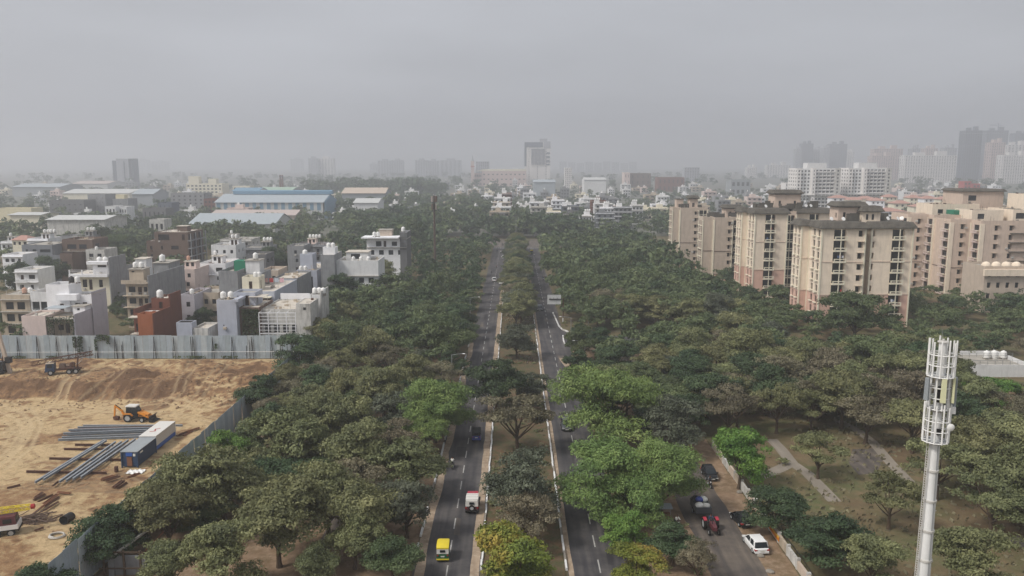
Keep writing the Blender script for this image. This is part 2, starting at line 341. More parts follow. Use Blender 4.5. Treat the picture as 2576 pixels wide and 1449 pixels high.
def grid_mesh(name, xs, ys, zf, skip=None):
    X, Y = np.meshgrid(xs, ys); Z = zf(X, Y); nx, ny = len(xs), len(ys)
    co = np.stack([X, Y, Z], -1).reshape(-1, 3)
    i = np.arange(nx * ny).reshape(ny, nx); q = np.stack([i[:-1, :-1], i[:-1, 1:], i[1:, 1:], i[1:, :-1]], -1).reshape(-1, 4)
    if skip is not None:
        c = co[q].mean(1); q = q[~skip(c[:, 0], c[:, 1])]
    me = bpy.data.meshes.new(name); me.vertices.add(len(co)); me.vertices.foreach_set('co', co.ravel())
    me.loops.add(len(q) * 4); me.loops.foreach_set('vertex_index', q.ravel().astype(np.int32)); me.polygons.add(len(q))
    me.polygons.foreach_set('loop_start', np.arange(0, len(q) * 4, 4, dtype=np.int32)); me.polygons.foreach_set('loop_total', np.full(len(q), 4, np.int32))
    me.update(calc_edges=True); me.polygons.foreach_set('use_smooth', np.ones(len(q), bool)); return me, X, Y, Z
xs = np.array([-6000, -4000, -2500, -1500, -900, -500, -300, -200, SX0, SX1, -20, 0, 20, 60, 120, 200, 350, 600, 1000, 1600, 2600, 4000, 6000.])
ys = np.array([-600, -200, 0, SY0, SY1, 260, 400, 600, 900, 1400, 2100, 3000, 4200, 6000, 7500.])
me, *_ = grid_mesh('ground', xs, ys, lambda X, Y: X * 0, lambda a, b: (a > SX0) & (a < SX1) & (b > SY0) & (b < SY1))
tag(link_mesh('ground', me, 'earth'), 'brown earth and dry grass under the trees and houses', None, None, 'structure')

# site ground, with tyre tracks pressed into it
tracks = []
def trk(pts, w_=0.45, gap=1.9, amt=1.0):
    P = [at(u, v, PIT)[:2] for u, v in pts]; tracks.append((np.array(P), w_, gap, amt))
trk([(0, 1045), (60, 1030), (150, 1020), (300, 1035), (420, 1040), (560, 1060)], .5); trk([(0, 1100), (70, 1060), (120, 1040), (160, 1000), (230, 960)], .5)
trk([(0, 1180), (60, 1130), (90, 1070), (70, 1035), (0, 1010)], .6); trk([(0, 1165), (45, 1120), (70, 1075), (50, 1045), (0, 1030)], .5); trk([(0, 1150), (30, 1115), (48, 1080), (30, 1058), (0, 1046)], .45)
trk([(430, 1045), (500, 1010), (560, 960), (600, 930)], .45, 1.9, .6); trk([(380, 1040), (450, 1000), (490, 955), (500, 930)], .45, 1.9, .6); trk([(200, 1050), (300, 1025), (420, 1010), (520, 1030), (590, 1020)], .5)
trk([(120, 1015), (180, 985), (260, 960), (350, 950)], .4, 1.9, .5); trk([(100, 1040), (250, 1000), (330, 975), (420, 945)], .4, 1.9, .5); trk([(0, 1230), (100, 1210), (250, 1225), (330, 1230)], .4, 1.8, .5)
rt = random.Random(17)
for k in range(34):
    u, v = rt.uniform(-20, 560), rt.uniform(1015, 1380); a = rt.uniform(-.5, .5); c_ = rt.uniform(-.25, .25); pts = []
    for q in range(5): pts.append((u, v)); u += 46 * math.cos(a); v += 30 * math.sin(a); a += c_
    if max(p_[0] for p_ in pts) < 640 - (max(p_[1] for p_ in pts) - 1000) * 1.1: trk(pts, rt.uniform(.3, .5), rt.choice([1.5, 1.9]), rt.uniform(.25, .6))
xs = np.arange(SX0, SX1 + 0.01, (SX1 - SX0) / 208); ys = np.arange(SY0, SY1 + 0.01, (SY1 - SY0) / 270)
me, X, Y, Z = grid_mesh('site', xs, ys, site_z)
T = np.zeros_like(X)
for P, w_, gap, amt in tracks:
    for side in (-gap / 2, gap / 2):
        for k in range(len(P) - 1):
            a, b = P[k], P[k + 1]; d = b - a; ln = np.hypot(*d); d = d / ln; nrm = np.array([-d[1], d[0]])
            t = np.clip((X - a[0]) * d[0] + (Y - a[1]) * d[1], 0, ln)
            dist = np.hypot(X - a[0] - d[0] * t - nrm[0] * side, Y - a[1] - d[1] * t - nrm[1] * side)
            T = np.maximum(T, amt * .8 * np.clip(1.25 - dist / (w_ * .8), 0, 1))
co = np.stack([X, Y, Z - 0.10 * T], -1).reshape(-1, 3); me.vertices.foreach_set('co', co.ravel())
slope = np.hypot(*np.gradient(Z, ys, xs)); hgt = sstep(PIT + .4, -0.6, Z)
D = np.clip(sstep(.15, .6, slope) * 0.65 + hgt * 0.5 * sstep(.4, .65, fbm(X, Y, 7, 61)) + 0.5 * sstep(.50, .68, fbm(X, Y, 9, 71)), 0, 1)
for k, (mx_, my_, r_, h_) in enumerate(mounds[:2]): D = np.maximum(D, 1.25 * (np.hypot(X - mx_, Y - my_) < r_ * .95))
D = np.clip(D + .45 * np.exp(-((T - .28) / .14) ** 2) * (T > .04) + .5 * sstep(.60, .72, fbm(X, Y, 2.2, 91)), 0, 1.2)  # also darker along the track edges and in random patches
for nm, A in (('track', T), ('dirt_and_edges', D)):
    at_ = me.attributes.new(nm, 'FLOAT', 'POINT'); at_.data.foreach_set('value', A.ravel().astype(np.float32))
m = bpy.data.materials.new('site_sand'); m.use_nodes = True; M['site_sand'] = m; t = m.node_tree; n = t.nodes; l = t.links; p = n['Principled BSDF']; p.inputs['Roughness'].default_value = 0.95; p.inputs['Specular IOR Level'].default_value = 0.1
def nodeattr(nm):
    a = n.new('ShaderNodeAttribute'); a.attribute_name = nm; return a.outputs['Fac']
g = n.new('ShaderNodeNewGeometry'); a = n.new('ShaderNodeTexNoise'); a.inputs['Scale'].default_value = 0.8; a.inputs['Detail'].default_value = 9; a.inputs['Roughness'].default_value = .72; l.new(g.outputs['Position'], a.inputs['Vector'])
md = n.new('ShaderNodeMath'); md.operation = 'MULTIPLY_ADD'; md.inputs[1].default_value = 2.0; md.inputs[2].default_value = -0.97; l.new(a.outputs[0], md.inputs[0])
sm = n.new('ShaderNodeMath'); sm.operation = 'ADD'; sm.use_clamp = True; l.new(md.outputs[0], sm.inputs[0]); l.new(nodeattr('dirt_and_edges'), sm.inputs[1])
rp = n.new('ShaderNodeValToRGB'); e = rp.color_ramp.elements; e[0].color = (*C('#bfa680'), 1); e[1].color = (*C('#6b533f'), 1); q = e.new(.22); q.color = (*C('#ad9672'), 1); q = e.new(.5); q.color = (*C('#957657'), 1)
l.new(sm.outputs[0], rp.inputs[0])
k = n.new('ShaderNodeMix'); k.data_type = 'RGBA'; k.inputs[7].default_value = (*C('#c4ae8a'), 1); l.new(rp.outputs[0], k.inputs[6])
tm = n.new('ShaderNodeMath'); tm.operation = 'MULTIPLY'; tm.inputs[1].default_value = 0.85; l.new(nodeattr('track'), tm.inputs[0]); l.new(tm.outputs[0], k.inputs[0]); l.new(k.outputs[2], p.inputs['Base Color'])
bn = n.new('ShaderNodeBump'); bn.inputs['Distance'].default_value = 0.45; l.new(a.outputs[0], bn.inputs['Height']); l.new(bn.outputs[0], p.inputs['Normal'])
tag(link_mesh('excavated_ground', me, 'site_sand'), 'sandy excavated building site with tyre tracks and brown banks', None, None, 'structure')

# ------------------------------------------------------------------ roads
RL0, RL1, RR0, RR1 = -11.2, -3.8, 6.0, 13.3
JY0, JY1 = 432.0, 478.0
def sheet(name, poly, z, m, label=None, parent=None):
    b = MB(); b.add([(x, y, z) for x, y in poly], [tuple(range(len(poly)))]); o = b.build(name, m, parent)
    if not parent: tag(o, label, None, None, 'structure')
    return o
def wavy(x, y0, y1, step, amp, seed):
    r_ = random.Random(seed); return [(x + r_.uniform(-amp, amp), y0 + k * step) for k in range(int((y1 - y0) / step) + 1)]
road_l = sheet('road', wavy(RL1, 40, JY0, 8, .03, 1) + wavy(RL0, 40, JY0, 4, .25, 2)[::-1], 0.02, 'asphalt', 'asphalt carriageway whose traffic drives away, beside the building site')
road_r = sheet('road', wavy(RR1, 40, 186, 4, .3, 3) + [(14.2, 188), (15.5, 191), (19, 194), (46, 196), (46, 206), (19, 206), (15.2, 208), (13.6, 212)] + wavy(RR1, 214, JY0, 4, .2, 4) + wavy(RR0, 40, JY0, 8, .03, 5)[::-1], 0.02, 'asphalt', 'asphalt carriageway whose traffic comes nearer, with a side street by the billboard')
sheet('road', [(-46, JY0 + .05), (42, JY0 + .05), (42, JY1), (-46, JY1)], 0.024, 'asphalt_old', 'dusty cross road at the far junction')
srv = sheet('road', wavy(28.1, 40, 194, 4, .25, 6) + wavy(22.0, 40, 194, 4, .2, 7)[::-1], 0.02, 'asphalt_old', 'service road with parked cars beside the park wall')
sheet('ground', wavy(31.7, 40, 190, 3, .2, 8) + wavy(27.8, 40, 190, 3, .4, 9)[::-1], 0.012, 'shoulder_soil', 'bare dusty shoulder between service road and park wall')
sheet('ground', wavy(22.2, 40, 194, 3, .3, 18) + wavy(13.2, 40, 194, 3, .3, 19)[::-1], 0.008, 'shoulder_soil', 'bare earth strip between carriageway and service road')
sheet('ground', [(32, 60), (190, 60), (190, 180), (32, 180)], 0.010, 'park_ground', 'dry grass and earth of the park')
sheet('ground', [(-46, 60), (-11.5, 60), (-11.5, 186), (-46, 186)], 0.010, 'shoulder_soil', 'bare brown earth under the trees beside the building site')
sheet('ground', [(-5000, 500), (5000, 500), (5000, 5800), (-5000, 5800)], 0.03, 'far_ground', 'hazy ground between the far houses')
b = MB(); b.box(RL1 + .27, RR0 - .27, 42, JY0 - 1, -.1, .13); tag(b.build('median_ground', 'median_soil'), 'raised earth median between the two carriageways', None, None, 'structure')
def ribbon(name, pts, wd, z, m, label):
    P = [Vector((p[0], p[1], 0)) for p in pts]; b = MB(); Lf = []; Rt = []
    for i, p in enumerate(P):
        d = (P[min(i + 1, len(P) - 1)] - P[max(i - 1, 0)]).normalized(); nn = Vector((-d.y, d.x, 0)) * wd / 2
        Lf.append((p.x + nn.x, p.y + nn.y, z)); Rt.append((p.x - nn.x, p.y - nn.y, z))
    for i in range(len(P) - 1): b.quad(Rt[i], Rt[i + 1], Lf[i + 1], Lf[i])
    return tag(b.build(name, m), label, None, None, 'structure')
def px(pts): return [at(u, v)[:2] for u, v in pts]
ribbon('dust', [(RL1 - .55 + rnd.uniform(-.08, .08), y) for y in range(60, 330, 3)], 1.0, 0.026, 'dust', 'strip of sandy dust along the median kerb')
ribbon('dust', [(RR0 + .35 + rnd.uniform(-.06, .06), y) for y in range(60, 330, 3)], 0.6, 0.026, 'dust', 'pale dusty strip on the far side of the median')
ribbon('dust', [(RL0 + .5 + rnd.uniform(-.2, .2), y) for y in range(60, 200, 3)], 1.1, 0.026, 'dust', 'sandy dust along the outer road edge near the rickshaw')
sheet('dust', px([(1405, 900), (1440, 905), (1455, 930), (1450, 960), (1432, 935), (1415, 915)]), 0.03, 'dust', 'pale patch of dust at the corner of the side street')
ribbon('path', px([(1885, 1205), (1925, 1195), (1965, 1178), (1990, 1165)]), 2.0, 0.02, 'path_stone', 'pale paved path leading into the park')
ribbon('path', px([(1940, 1105), (1965, 1130), (1992, 1165), (2030, 1190), (2065, 1225), (2100, 1262)]), 1.9, 0.024, 'path_stone', 'paved park path under the sparse trees')
ribbon('path', px([(2110, 1058), (2160, 1085), (2195, 1112), (2215, 1135), (2245, 1170), (2290, 1215)]), 1.7, 0.02, 'path_stone', 'curving paved park path beside the grass')
ribbon('path', px([(2545, 1350), (2575, 1372), (2620, 1400)]), 1.8, 0.02, 'path_stone', 'end of a paved path at the park edge')
sheet('path', px([(2145, 1130), (2200, 1128), (2225, 1150), (2205, 1190), (2160, 1195), (2135, 1165)]), 0.016, 'asphalt_old', 'grey paved clearing in the park')
ribbon('path', [(-22.6, 60), (-22.6, 120), (-22.8, 178)], 1.6, 0.02, 'asphalt_old', 'narrow path among the trees beside the road')
# lane dashes: 3 m long, 3 m apart
db = MB().box(-.075, .075, 0, 3.0, 0, 0.004); dm = db.mesh('lane_dash', mat('road_paint', '#a8a6a2', 0.7, 0.3, 1.2))
for par, x, y0 in ((road_l, -7.48, 87.25), (road_r, 9.65, 88.6)):
    for k in range(-2, 57):
        y = y0 + 6.06 * k
        if y < JY0 - 4: link_mesh('lane_dash', dm, None, par, (x, y, 0.022))
rp_ = random.Random(3)
for par, xa, xb in ((road_l, RL0 + .8, RL1 - 1), (road_r, RR0 + .8, RR1 - 1)):
    for k in range(16):
        x, y = rp_.uniform(xa, xb), rp_.uniform(84, 330); w_, d = rp_.uniform(.5, 1.6), rp_.uniform(1.5, 9); pts = [(x - w_ / 2 + rp_.uniform(-.1, .1), y), (x + w_ / 2, y + rp_.uniform(-.2, .2)), (x + w_ / 2 + rp_.uniform(-.1, .1), y + d), (x - w_ / 2, y + d + rp_.uniform(-.3, .3))]
        sheet('repair_patch', pts, 0.0205 + .0001 * k, rp_.choice(['asphalt_patch', 'asphalt_old', 'asphalt_patch']), None, par)
# stop line dashes at the junction
zb = MB().box(-.45, .45, 0, 1.5, 0, 0.004).mesh('crossing_bar', 'road_paint')
for par, x0, x1 in ((road_l, RL0 - .3, RL1), (road_r, RR0, RR1)):
    x = x0 + .6
    while x < x1: link_mesh('crossing_bar', zb, None, par, (x, JY0 - 5, 0.0225)); x += 1.25
# kerb stones of the median: worn white paint, some knocked out of line
ks = [MB().tbox(-.13, .13, -.98, .98, 0, .34, .03, .02).mesh('kerb_stone', q) for q in ('white_paint', 'dull_white_paint', 'kerb_grey')]
for x, lab, y0, y1 in ((RL1 + .13, 'white painted kerb along the median edge facing the building site', 84, 330), (RR0 - .13, 'white painted kerb along the median edge facing the apartments', 84, 330), (RL0 - .15, 'worn white kerb along the outer edge beside the trees', 84, 200)):
    kr = tag(thing('kerb', lab, None, (x, y0, 0)), kind='structure'); y = y0; rr = random.Random(int(y1 + x))
    while y < y1:
        k = ks[0] if rr.random() < .55 else ks[1] if rr.random() < .6 else ks[2]
        if not (x < -10 and rr.random() < .35): link_mesh('kerb_stone', k, None, kr, (rr.uniform(-.05, .05), y - y0, 0.02 if x < -3 else .02), (0, 0, rr.uniform(-.02, .02)))
        y += 2.03
def curve_kerb(pts, lab):
    kr = tag(thing('kerb', lab, None, (pts[0][0], pts[0][1], 0)), kind='structure')
    for a, b_ in zip(pts[:-1], pts[1:]):
        a = Vector(a); b_ = Vector(b_); n_ = max(1, round((b_ - a).length / 1.6))
        for i in range(n_):
            p0 = a + (b_ - a) * (i / n_); p1 = a + (b_ - a) * ((i + .97) / n_)
            bb = MB((pts[0][0], pts[0][1], 0)); bb.bar((p0.x, p0.y, .17), (p1.x, p1.y, .17), .28, .34); bb.build('kerb_stone', rnd.choice(['white_paint', 'white_paint', 'dull_white_paint']), kr)
cv = lambda pts: [tuple(at(u, v)[:2]) for u, v in pts]
curve_kerb(cv([(1391, 788), (1399, 806), (1406, 822), (1414, 830), (1430, 836)]), 'white kerb curving from the billboard into the side street')
curve_kerb(cv([(1416, 846), (1417, 856), (1420, 866), (1432, 868)]), 'short white kerb on the near corner of the side street')

# ------------------------------------------------------------------ sheet fences of the building site
for i, c in enumerate(('#a7b2b7', '#9ca8ae', '#b0b9bc', '#a3afb7')): mat('fence_sheet%d' % i, c, 0.5, 0.10, 0.8, 0.25, '#68737b', spec=0.4)
def sheet_panel(wd, h, i):
    b = MB(); n_ = 12; xs_ = [wd * k / n_ for k in range(n_ + 1)]; ys_ = [0.035 if (k // 1) % 3 == 0 else 0.0 for k in range(n_ + 1)]
    for k in range(n_):
        b.add([(xs_[k], ys_[k], 0), (xs_[k + 1], ys_[k + 1], 0), (xs_[k + 1], ys_[k + 1], h), (xs_[k], ys_[k], h), (xs_[k], ys_[k] + .02, 0), (xs_[k + 1], ys_[k + 1] + .02, 0), (xs_[k + 1], ys_[k + 1] + .02, h), (xs_[k], ys_[k] + .02, h)],
              [(0, 1, 2, 3), (7, 6, 5, 4), (3, 2, 6, 7)])
    return b.mesh('fence_panel', 'fence_sheet%d' % i)
PW = 1.36; pm = [sheet_panel(PW - .03, FH + (i % 2) * .05, i) for i in range(4)]
strut = MB().bar((0, -.1, FH * .93), (0, -1.5, -.3), .10, .10).bar((0, -.12, FH * .95), (0, -.12, -.3), .10).bar((0, -.12, 2.0), (0, -.72, 2.0), .07).mesh('strut', 'dark_metal')
strutA = MB().bar((0, -.15, FH * .95), (-.32, -.25, -.3), .10).bar((0, -.15, FH * .95), (.34, -.25, -.3), .10).bar((-.22, -.2, 2.0), (.22, -.2, 2.0), .07).mesh('strut', 'dark_metal')
fb = thing('sheet_fence', 'tall grey sheet fence behind the building site, in front of the houses', 'fence', (-126, FY, 0))
rr = random.Random(4); x = 0.0
while x < 76.2:
    link_mesh('fence_panel', rr.choice(pm), None, fb, (x, rr.uniform(-.03, .03), rr.uniform(-.08, .06)), (rr.uniform(-.006, .006), rr.uniform(-.004, .004), rr.uniform(-.01, .01))); x += PW
x = 1.2
while x < 76:
    link_mesh('strut', strutA, None, fb, (x, -.05, 0)); x += 4.55
MB().cyl((0, -.35, 1.55), (76, -.35, 1.75), .05).build('pipe_rail', 'white_paint', fb)
for k in range(14):
    xx = rr.uniform(20, 76); MB().bar((xx, -.06, 0), (xx, -.06, FH * rr.uniform(.5, .97)), .07).build('seam_strip', 'dark_metal', fb)
fs = thing('sheet_fence', 'long grey sheet fence between the building site and the trees', 'fence', (FX, 74, 0))
y = 0.0
while y < 106:
    link_mesh('fence_panel', rr.choice(pm), None, fs, (rr.uniform(-.03, .03), y, rr.uniform(-.1, .06)), (0, rr.uniform(-.006, .006), R(90) + rr.uniform(-.01, .01))); y += PW
y = 2.0
while y < 106:
    link_mesh('strut', strut, None, fs, (-.02, y, 0), (0, 0, R(-90))); y += 4.55
# ------------------------------------------------------------------ trees
leaf_mat('leaf_olive', '#4b513a', '#6b6e4b', '#949469', 0.018); leaf_mat('leaf_dark', '#2b3a29', '#3f5036', '#5a6a48', 0.012); leaf_mat('leaf_green', '#394731', '#525f3f', '#737c56', 0.014)
leaf_mat('leaf_feather', '#4a6037', '#687d46', '#93a363', 0.012); leaf_mat('leaf_vivid', '#3c5a2a', '#557534', '#7c9648', 0.01); leaf_mat('leaf_brown', '#4f4a3c', '#6e6853', '#928b72', 0.012)
leaf_mat('leaf_grey', '#3d4337', '#565c4b', '#777b68', 0.010); leaf_mat('leaf_autumn', '#45552a', '#6a7834', '#a08c42', 0.03); leaf_mat('leaf_lime', '#446230', '#5f7f3c', '#8aa455', 0.01)
leaf_mat('leaf_cone', '#2b3b30', '#3e5043', '#566a56', 0.008)

SHAPES = {   # height of the crown in radii, boughs, bough radius, flatness of a bough, how far out boughs sit
    'round': (1.45, 10, (.36, .54), .74, (.28, .60)), 'dome': (1.15, 10, (.34, .50), .55, (.34, .66)), 'lobes': (1.5, 12, (.36, .56), .70, (.34, .66)),
    'sparse': (1.1, 10, (.28, .42), .48, (.36, .72)), 'bush': (1.2, 6, (.40, .6), .8, (.2, .5)), 'cone': (2.9, 14, (.3, .5), .8, (0, 0))}
def crown_np(seed, shape, ncl, per, leaf, rcl=(.13, .22), droop=0.0, aspect=0.5, gap=0.0):
    """leaf sprays in clumps, clumps on boughs; unit crown: radius 1, z from 0 (bottom of the crown) to its height"""
    r = np.random.RandomState(seed); zt, nl, lr, flat, ro = SHAPES[shape]; cs = []; boughs = []
    a0 = r.rand() * 6.28
    for k in range(nl):
        if shape == 'cone':
            h = (k + .5) / nl; a = a0 + k * 2.4; rad = (1 - h) ** .8 * .9 + .1; boughs.append((math.cos(a) * rad * .45, math.sin(a) * rad * .45, h * zt, rad * .62)); continue
        if k == 0: boughs.append((r.uniform(-.2, .2), r.uniform(-.2, .2), zt * r.uniform(.66, .8), r.uniform(*lr))); continue
        a = a0 + 6.283 * k / (nl - 1) + r.uniform(-.45, .45); q = r.uniform(*ro); boughs.append((math.cos(a) * q, math.sin(a) * q, zt * r.uniform(.08 if shape != 'sparse' else .2, .72), r.uniform(*lr) * (1.1 if q < .5 else .95)))
    wts = np.array([b[3] ** 2 for b in boughs]); wts /= wts.sum(); V = []; T = []; tb = [r.uniform(-.13, .13) for _ in boughs]
    for _ in range(ncl):
        k = r.choice(len(boughs), p=wts); bx, by, bz, br = boughs[k]; d = r.randn(3); d[2] = abs(d[2]) * .85 + d[2] * .3 + .1; d /= np.linalg.norm(d)
        q = br * r.uniform(.62, 1.0); x, y, z = bx + d[0] * q, by + d[1] * q, bz + d[2] * q * flat; rc = r.uniform(*rcl) * (.8 + .5 * br); cs.append((x, y, z, rc)); n = max(4, int(per * (rc / .17) ** 1.5))
        e = r.randn(n, 3); e[:, 2] = e[:, 2] * .8 + .15; e /= np.linalg.norm(e, axis=1)[:, None] + 1e-6; P = e * (rc * r.rand(n) ** .45)[:, None] * (1.1, 1.1, .62) + (x, y, max(z, .04))
        nrm = e * .5 + d * .5 + r.randn(n, 3) * .6; nrm[:, 2] += .3; nrm /= np.linalg.norm(nrm, axis=1)[:, None] + 1e-6
        t1 = np.cross(nrm, r.randn(n, 3)); t1 /= np.linalg.norm(t1, axis=1)[:, None] + 1e-6; t2 = np.cross(nrm, t1); s = leaf * (.6 + .8 * r.rand(n))[:, None]
        a_ = P - t1 * s; b_ = P - t2 * s * aspect + nrm * s * .15; c_ = P + t1 * s; e_ = P + t2 * s * aspect + nrm * s * .15; c_[:, 2] -= droop * s[:, 0]
        V.append(np.stack([a_, b_, c_, e_], 1).reshape(-1, 3)); T.append(np.repeat(np.clip(.5 + tb[k] + r.uniform(-.12, .12) + .09 * r.randn(n), 0, 1), 4))
    return np.concatenate(V), np.concatenate(T), [(*b[:3], 0) for b in boughs], zt
def np_mesh(name, V, T, m):
    me = bpy.data.meshes.new(name); n = len(V); me.vertices.add(n); me.vertices.foreach_set('co', V.astype(np.float32).ravel())
    me.loops.add(n); me.loops.foreach_set('vertex_index', np.arange(n, dtype=np.int32)); me.polygons.add(n // 4)
    me.polygons.foreach_set('loop_start', np.arange(0, n, 4, dtype=np.int32)); me.polygons.foreach_set('loop_total', np.full(n // 4, 4, np.int32))
    me.update(calc_edges=True); a = me.attributes.new('tint', 'FLOAT', 'POINT'); a.data.foreach_set('value', T.astype(np.float32)); me.materials.append(M[m]); return me

RC = 5.0     # crown radius of the models, metres
PROTO = {}
def proto(kind, n_var, shape, m, ncl, per, leaf, base, **k):
    """crown + trunk meshes; base = height of the bottom of the crown in crown radii"""
    out_ = []
    for i in range(n_var):
        V, T_, cs, zt = crown_np(hash_(kind) + i * 17, shape, ncl, per, leaf, **k)
        V = V * RC; V[:, 2] += base * RC
        b = MB(); r_ = random.Random(i * 5 + len(kind)); th = (base + zt * (.45 if shape != 'cone' else .93)) * RC
        lean = r_.uniform(-.25, .25); pts = [(lean * t_ * 1.2, .2 * math.sin(2 * t_ + i), th * t_) for t_ in (0, .12, .35, .6, .8, 1)]
        w0 = .26 if shape != 'cone' else .2
        b.tube(pts, [w0 * 1.35, w0, w0 * .8, w0 * .6, w0 * .42, w0 * .15], 7)
        if shape != 'cone':
            for c in sorted(cs, key=lambda c: -(c[0] ** 2 + c[1] ** 2) - r_.random() * .5)[:11]:
                e_ = Vector((c[0] * RC, c[1] * RC, (c[2] + base) * RC)); t_ = r_.uniform(.3, .62); s_ = Vector((lean * t_ * 1.2, .2 * math.sin(2 * t_ + i), th * t_))
                mid = s_.lerp(e_, .5) + Vector((0, 0, -.35 * r_.random())); b.tube([s_, mid, e_], [w0 * .5, w0 * .32, w0 * .12], 5)
        out_.append((np_mesh('crown', V, T_, m), b.mesh('trunk', 'bark', True), V, T_))
    PROTO[kind] = (out_, base + zt, m)
def hash_(s): return sum(ord(c) * (i + 3) for i, c in enumerate(s)) % 9000
proto('olive', 4, 'round', 'leaf_olive', 175, 76, .036, .45)
proto('dark', 3, 'round', 'leaf_dark', 170, 80, .036, .35)
proto('green', 3, 'dome', 'leaf_green', 170, 78, .036, .6)
proto('feather', 2, 'lobes', 'leaf_feather', 220, 88, .036, .28, droop=.5, aspect=.30)
proto('vivid', 1, 'round', 'leaf_vivid', 175, 84, .038, .38)
proto('brown', 3, 'sparse', 'leaf_brown', 135, 62, .032, .65, rcl=(.11, .19))
proto('park', 3, 'sparse', 'leaf_olive', 135, 66, .034, .65, rcl=(.11, .19))
proto('grey', 2, 'round', 'leaf_grey', 150, 78, .036, .4)
proto('autumn', 1, 'round', 'leaf_autumn', 150, 84, .038, .4)
proto('lime', 1, 'round', 'leaf_lime', 130, 80, .040, .35)
proto('cone', 2, 'cone', 'leaf_cone', 170, 60, .05, .3, rcl=(.13, .22))
DESC = {'olive': 'olive green', 'dark': 'dark green', 'green': 'mid green', 'feather': 'feathery light green', 'vivid': 'vivid green', 'brown': 'dry brownish', 'park': 'sparse olive', 'grey': 'grey green', 'autumn': 'yellowing', 'lime': 'bright lime green', 'cone': 'tall pointed dark', 'bush': 'dark bushy'}
TREES = []      # (x, y, crown radius)
TREE_N = 0
def tree(kind, x, y, rad, z=0.0, label=None, group=None, hs_=1.0, name=None):
    global TREE_N
    pr, top, m = PROTO[kind]; cm, tm, *_ = pr[rnd.randrange(len(pr))]
    s = rad / RC; rz = rnd.random() * 6.28; TREE_N += 1
    o = thing(name or 'tree', label, 'tree', (x, y, z), rz, group); o.scale = (s * rnd.uniform(.88, 1.14), s * rnd.uniform(.88, 1.14), s * hs_)
    link_mesh('trunk', tm, None, o); link_mesh('crown', cm, None, o)
    TREES.append((x, y, rad)); return o
def ptree(kind, u, v, hw, label, hs_=1.0, zc=None, z=0.0):
    """tree whose crown is seen centred at u, v with that half width"""
    base_top = PROTO[kind][1]; zc = 6.0 if zc is None else zc
    for _ in range(3):
        p = at(u, v, zc); rad = hw / FPX * p.y * 1.03; mid = (base_top * .5 + .18) * rad * hs_; zc = z + mid
    return tree(kind, p.x, p.y, rad, z, label, None, hs_)
T_ = ptree
# trees one can tell apart, nearest rows first (positions on the ground follow from where their crowns stand)
T_('dark', 275, 1335, 92, 'dark leafy tree beside the sheet fence at the bottom of the picture'); T_('olive', 420, 1290, 100, 'olive tree whose crown touches the fence below the blue container')
T_('olive', 560, 1200, 118, 'broad olive tree beside the fence level with the containers'); T_('olive', 700, 1300, 125, 'large olive tree in the middle of the left belt, nearest the camera'); T_('olive', 560, 1390, 110, 'olive tree at the bottom edge above the concrete frame')
T_('lime', 575, 1125, 62, 'bright lime green tree beside the sheet fence', 1.1); T_('olive', 720, 1105, 105, 'olive tree behind the bright lime green one'); T_('olive', 905, 1135, 100, 'olive tree halfway between the path and the lime green tree')
T_('feather', 1092, 1012, 100, 'feathery light green tree overhanging the road before the blue three-wheeler'); T_('feather', 1070, 1085, 62, 'small feathery green tree beside the blue three-wheeler')
T_('grey', 1020, 1265, 88, 'grey green tree overhanging the road beside the red jeep'); T_('olive', 890, 1345, 85, 'olive tree at the roadside behind the yellow rickshaw'); T_('green', 985, 1395, 95, 'green tree beside the yellow auto rickshaw', .8); T_('olive', 800, 1420, 70, 'olive tree at the bottom edge beside the path')
T_('dark', 655, 985, 68, 'dark tree at the corner of the two sheet fences'); T_('brown', 735, 985, 60, 'brownish tree behind the fence corner'); T_('dark', 805, 965, 66, 'dark green tree two places from the fence corner'); T_('dark', 755, 885, 70, 'dark tree in front of the back fence end'); T_('green', 870, 850, 72, 'green tree beside the whitewashed corner house')
T_('olive', 855, 1045, 92, 'olive tree level with the excavator, midway to the road'); T_('olive', 965, 985, 80, 'olive tree left of the feathery roadside tree'); T_('brown', 985, 905, 58, 'brownish tree behind the feathery roadside tree'); T_('olive', 940, 870, 62, 'olive tree next to the mid green dome'); T_('green', 1130, 845, 66, 'rounded mid green tree at the roadside', 1.2); T_('dark', 1135, 915, 52, 'dark tree at the roadside before the rounded green tree'); T_('olive', 1050, 935, 62, 'olive tree one place back from the dark roadside tree')
T_('dark', 95, 1470, 100, 'tree whose top shows in the bottom corner before the site fence', .9); T_('olive', 420, 1420, 80, 'olive tree at the bottom edge beside the fence')
# median
T_('autumn', 1300, 1400, 122, 'yellow and green tree on the median at the bottom edge'); T_('brown', 1325, 1295, 88, 'brownish tree on the median behind the yellowing one'); T_('grey', 1310, 1205, 98, 'dark grey green tree on the median beside the red jeep', 1.15); T_('brown', 1303, 1048, 90, 'dry brownish tree on the median beside the blue three-wheeler')
T_('dark', 1250, 950, 84, 'dark tree on the median overhanging the road'); T_('grey', 1335, 965, 45, 'small grey green tree on the median beside the dark one'); T_('grey', 1300, 848, 52, 'rounded grey green tree alone on the median')
yy = 216; k = 0
while yy < JY0 - 6:
    tree(['olive', 'grey', 'olive', 'brown', 'dark'][k % 5], 1.1 + rnd.uniform(-1.0, 1.0), yy, rnd.uniform(4.9, 6.0), .1, '%s tree, %s in the far median row counted from the lone rounded one' % (DESC[['olive', 'grey', 'olive', 'brown', 'dark'][k % 5]], ORD[k]), 'trees of the far median row'); yy += rnd.uniform(6, 8.5); k += 1
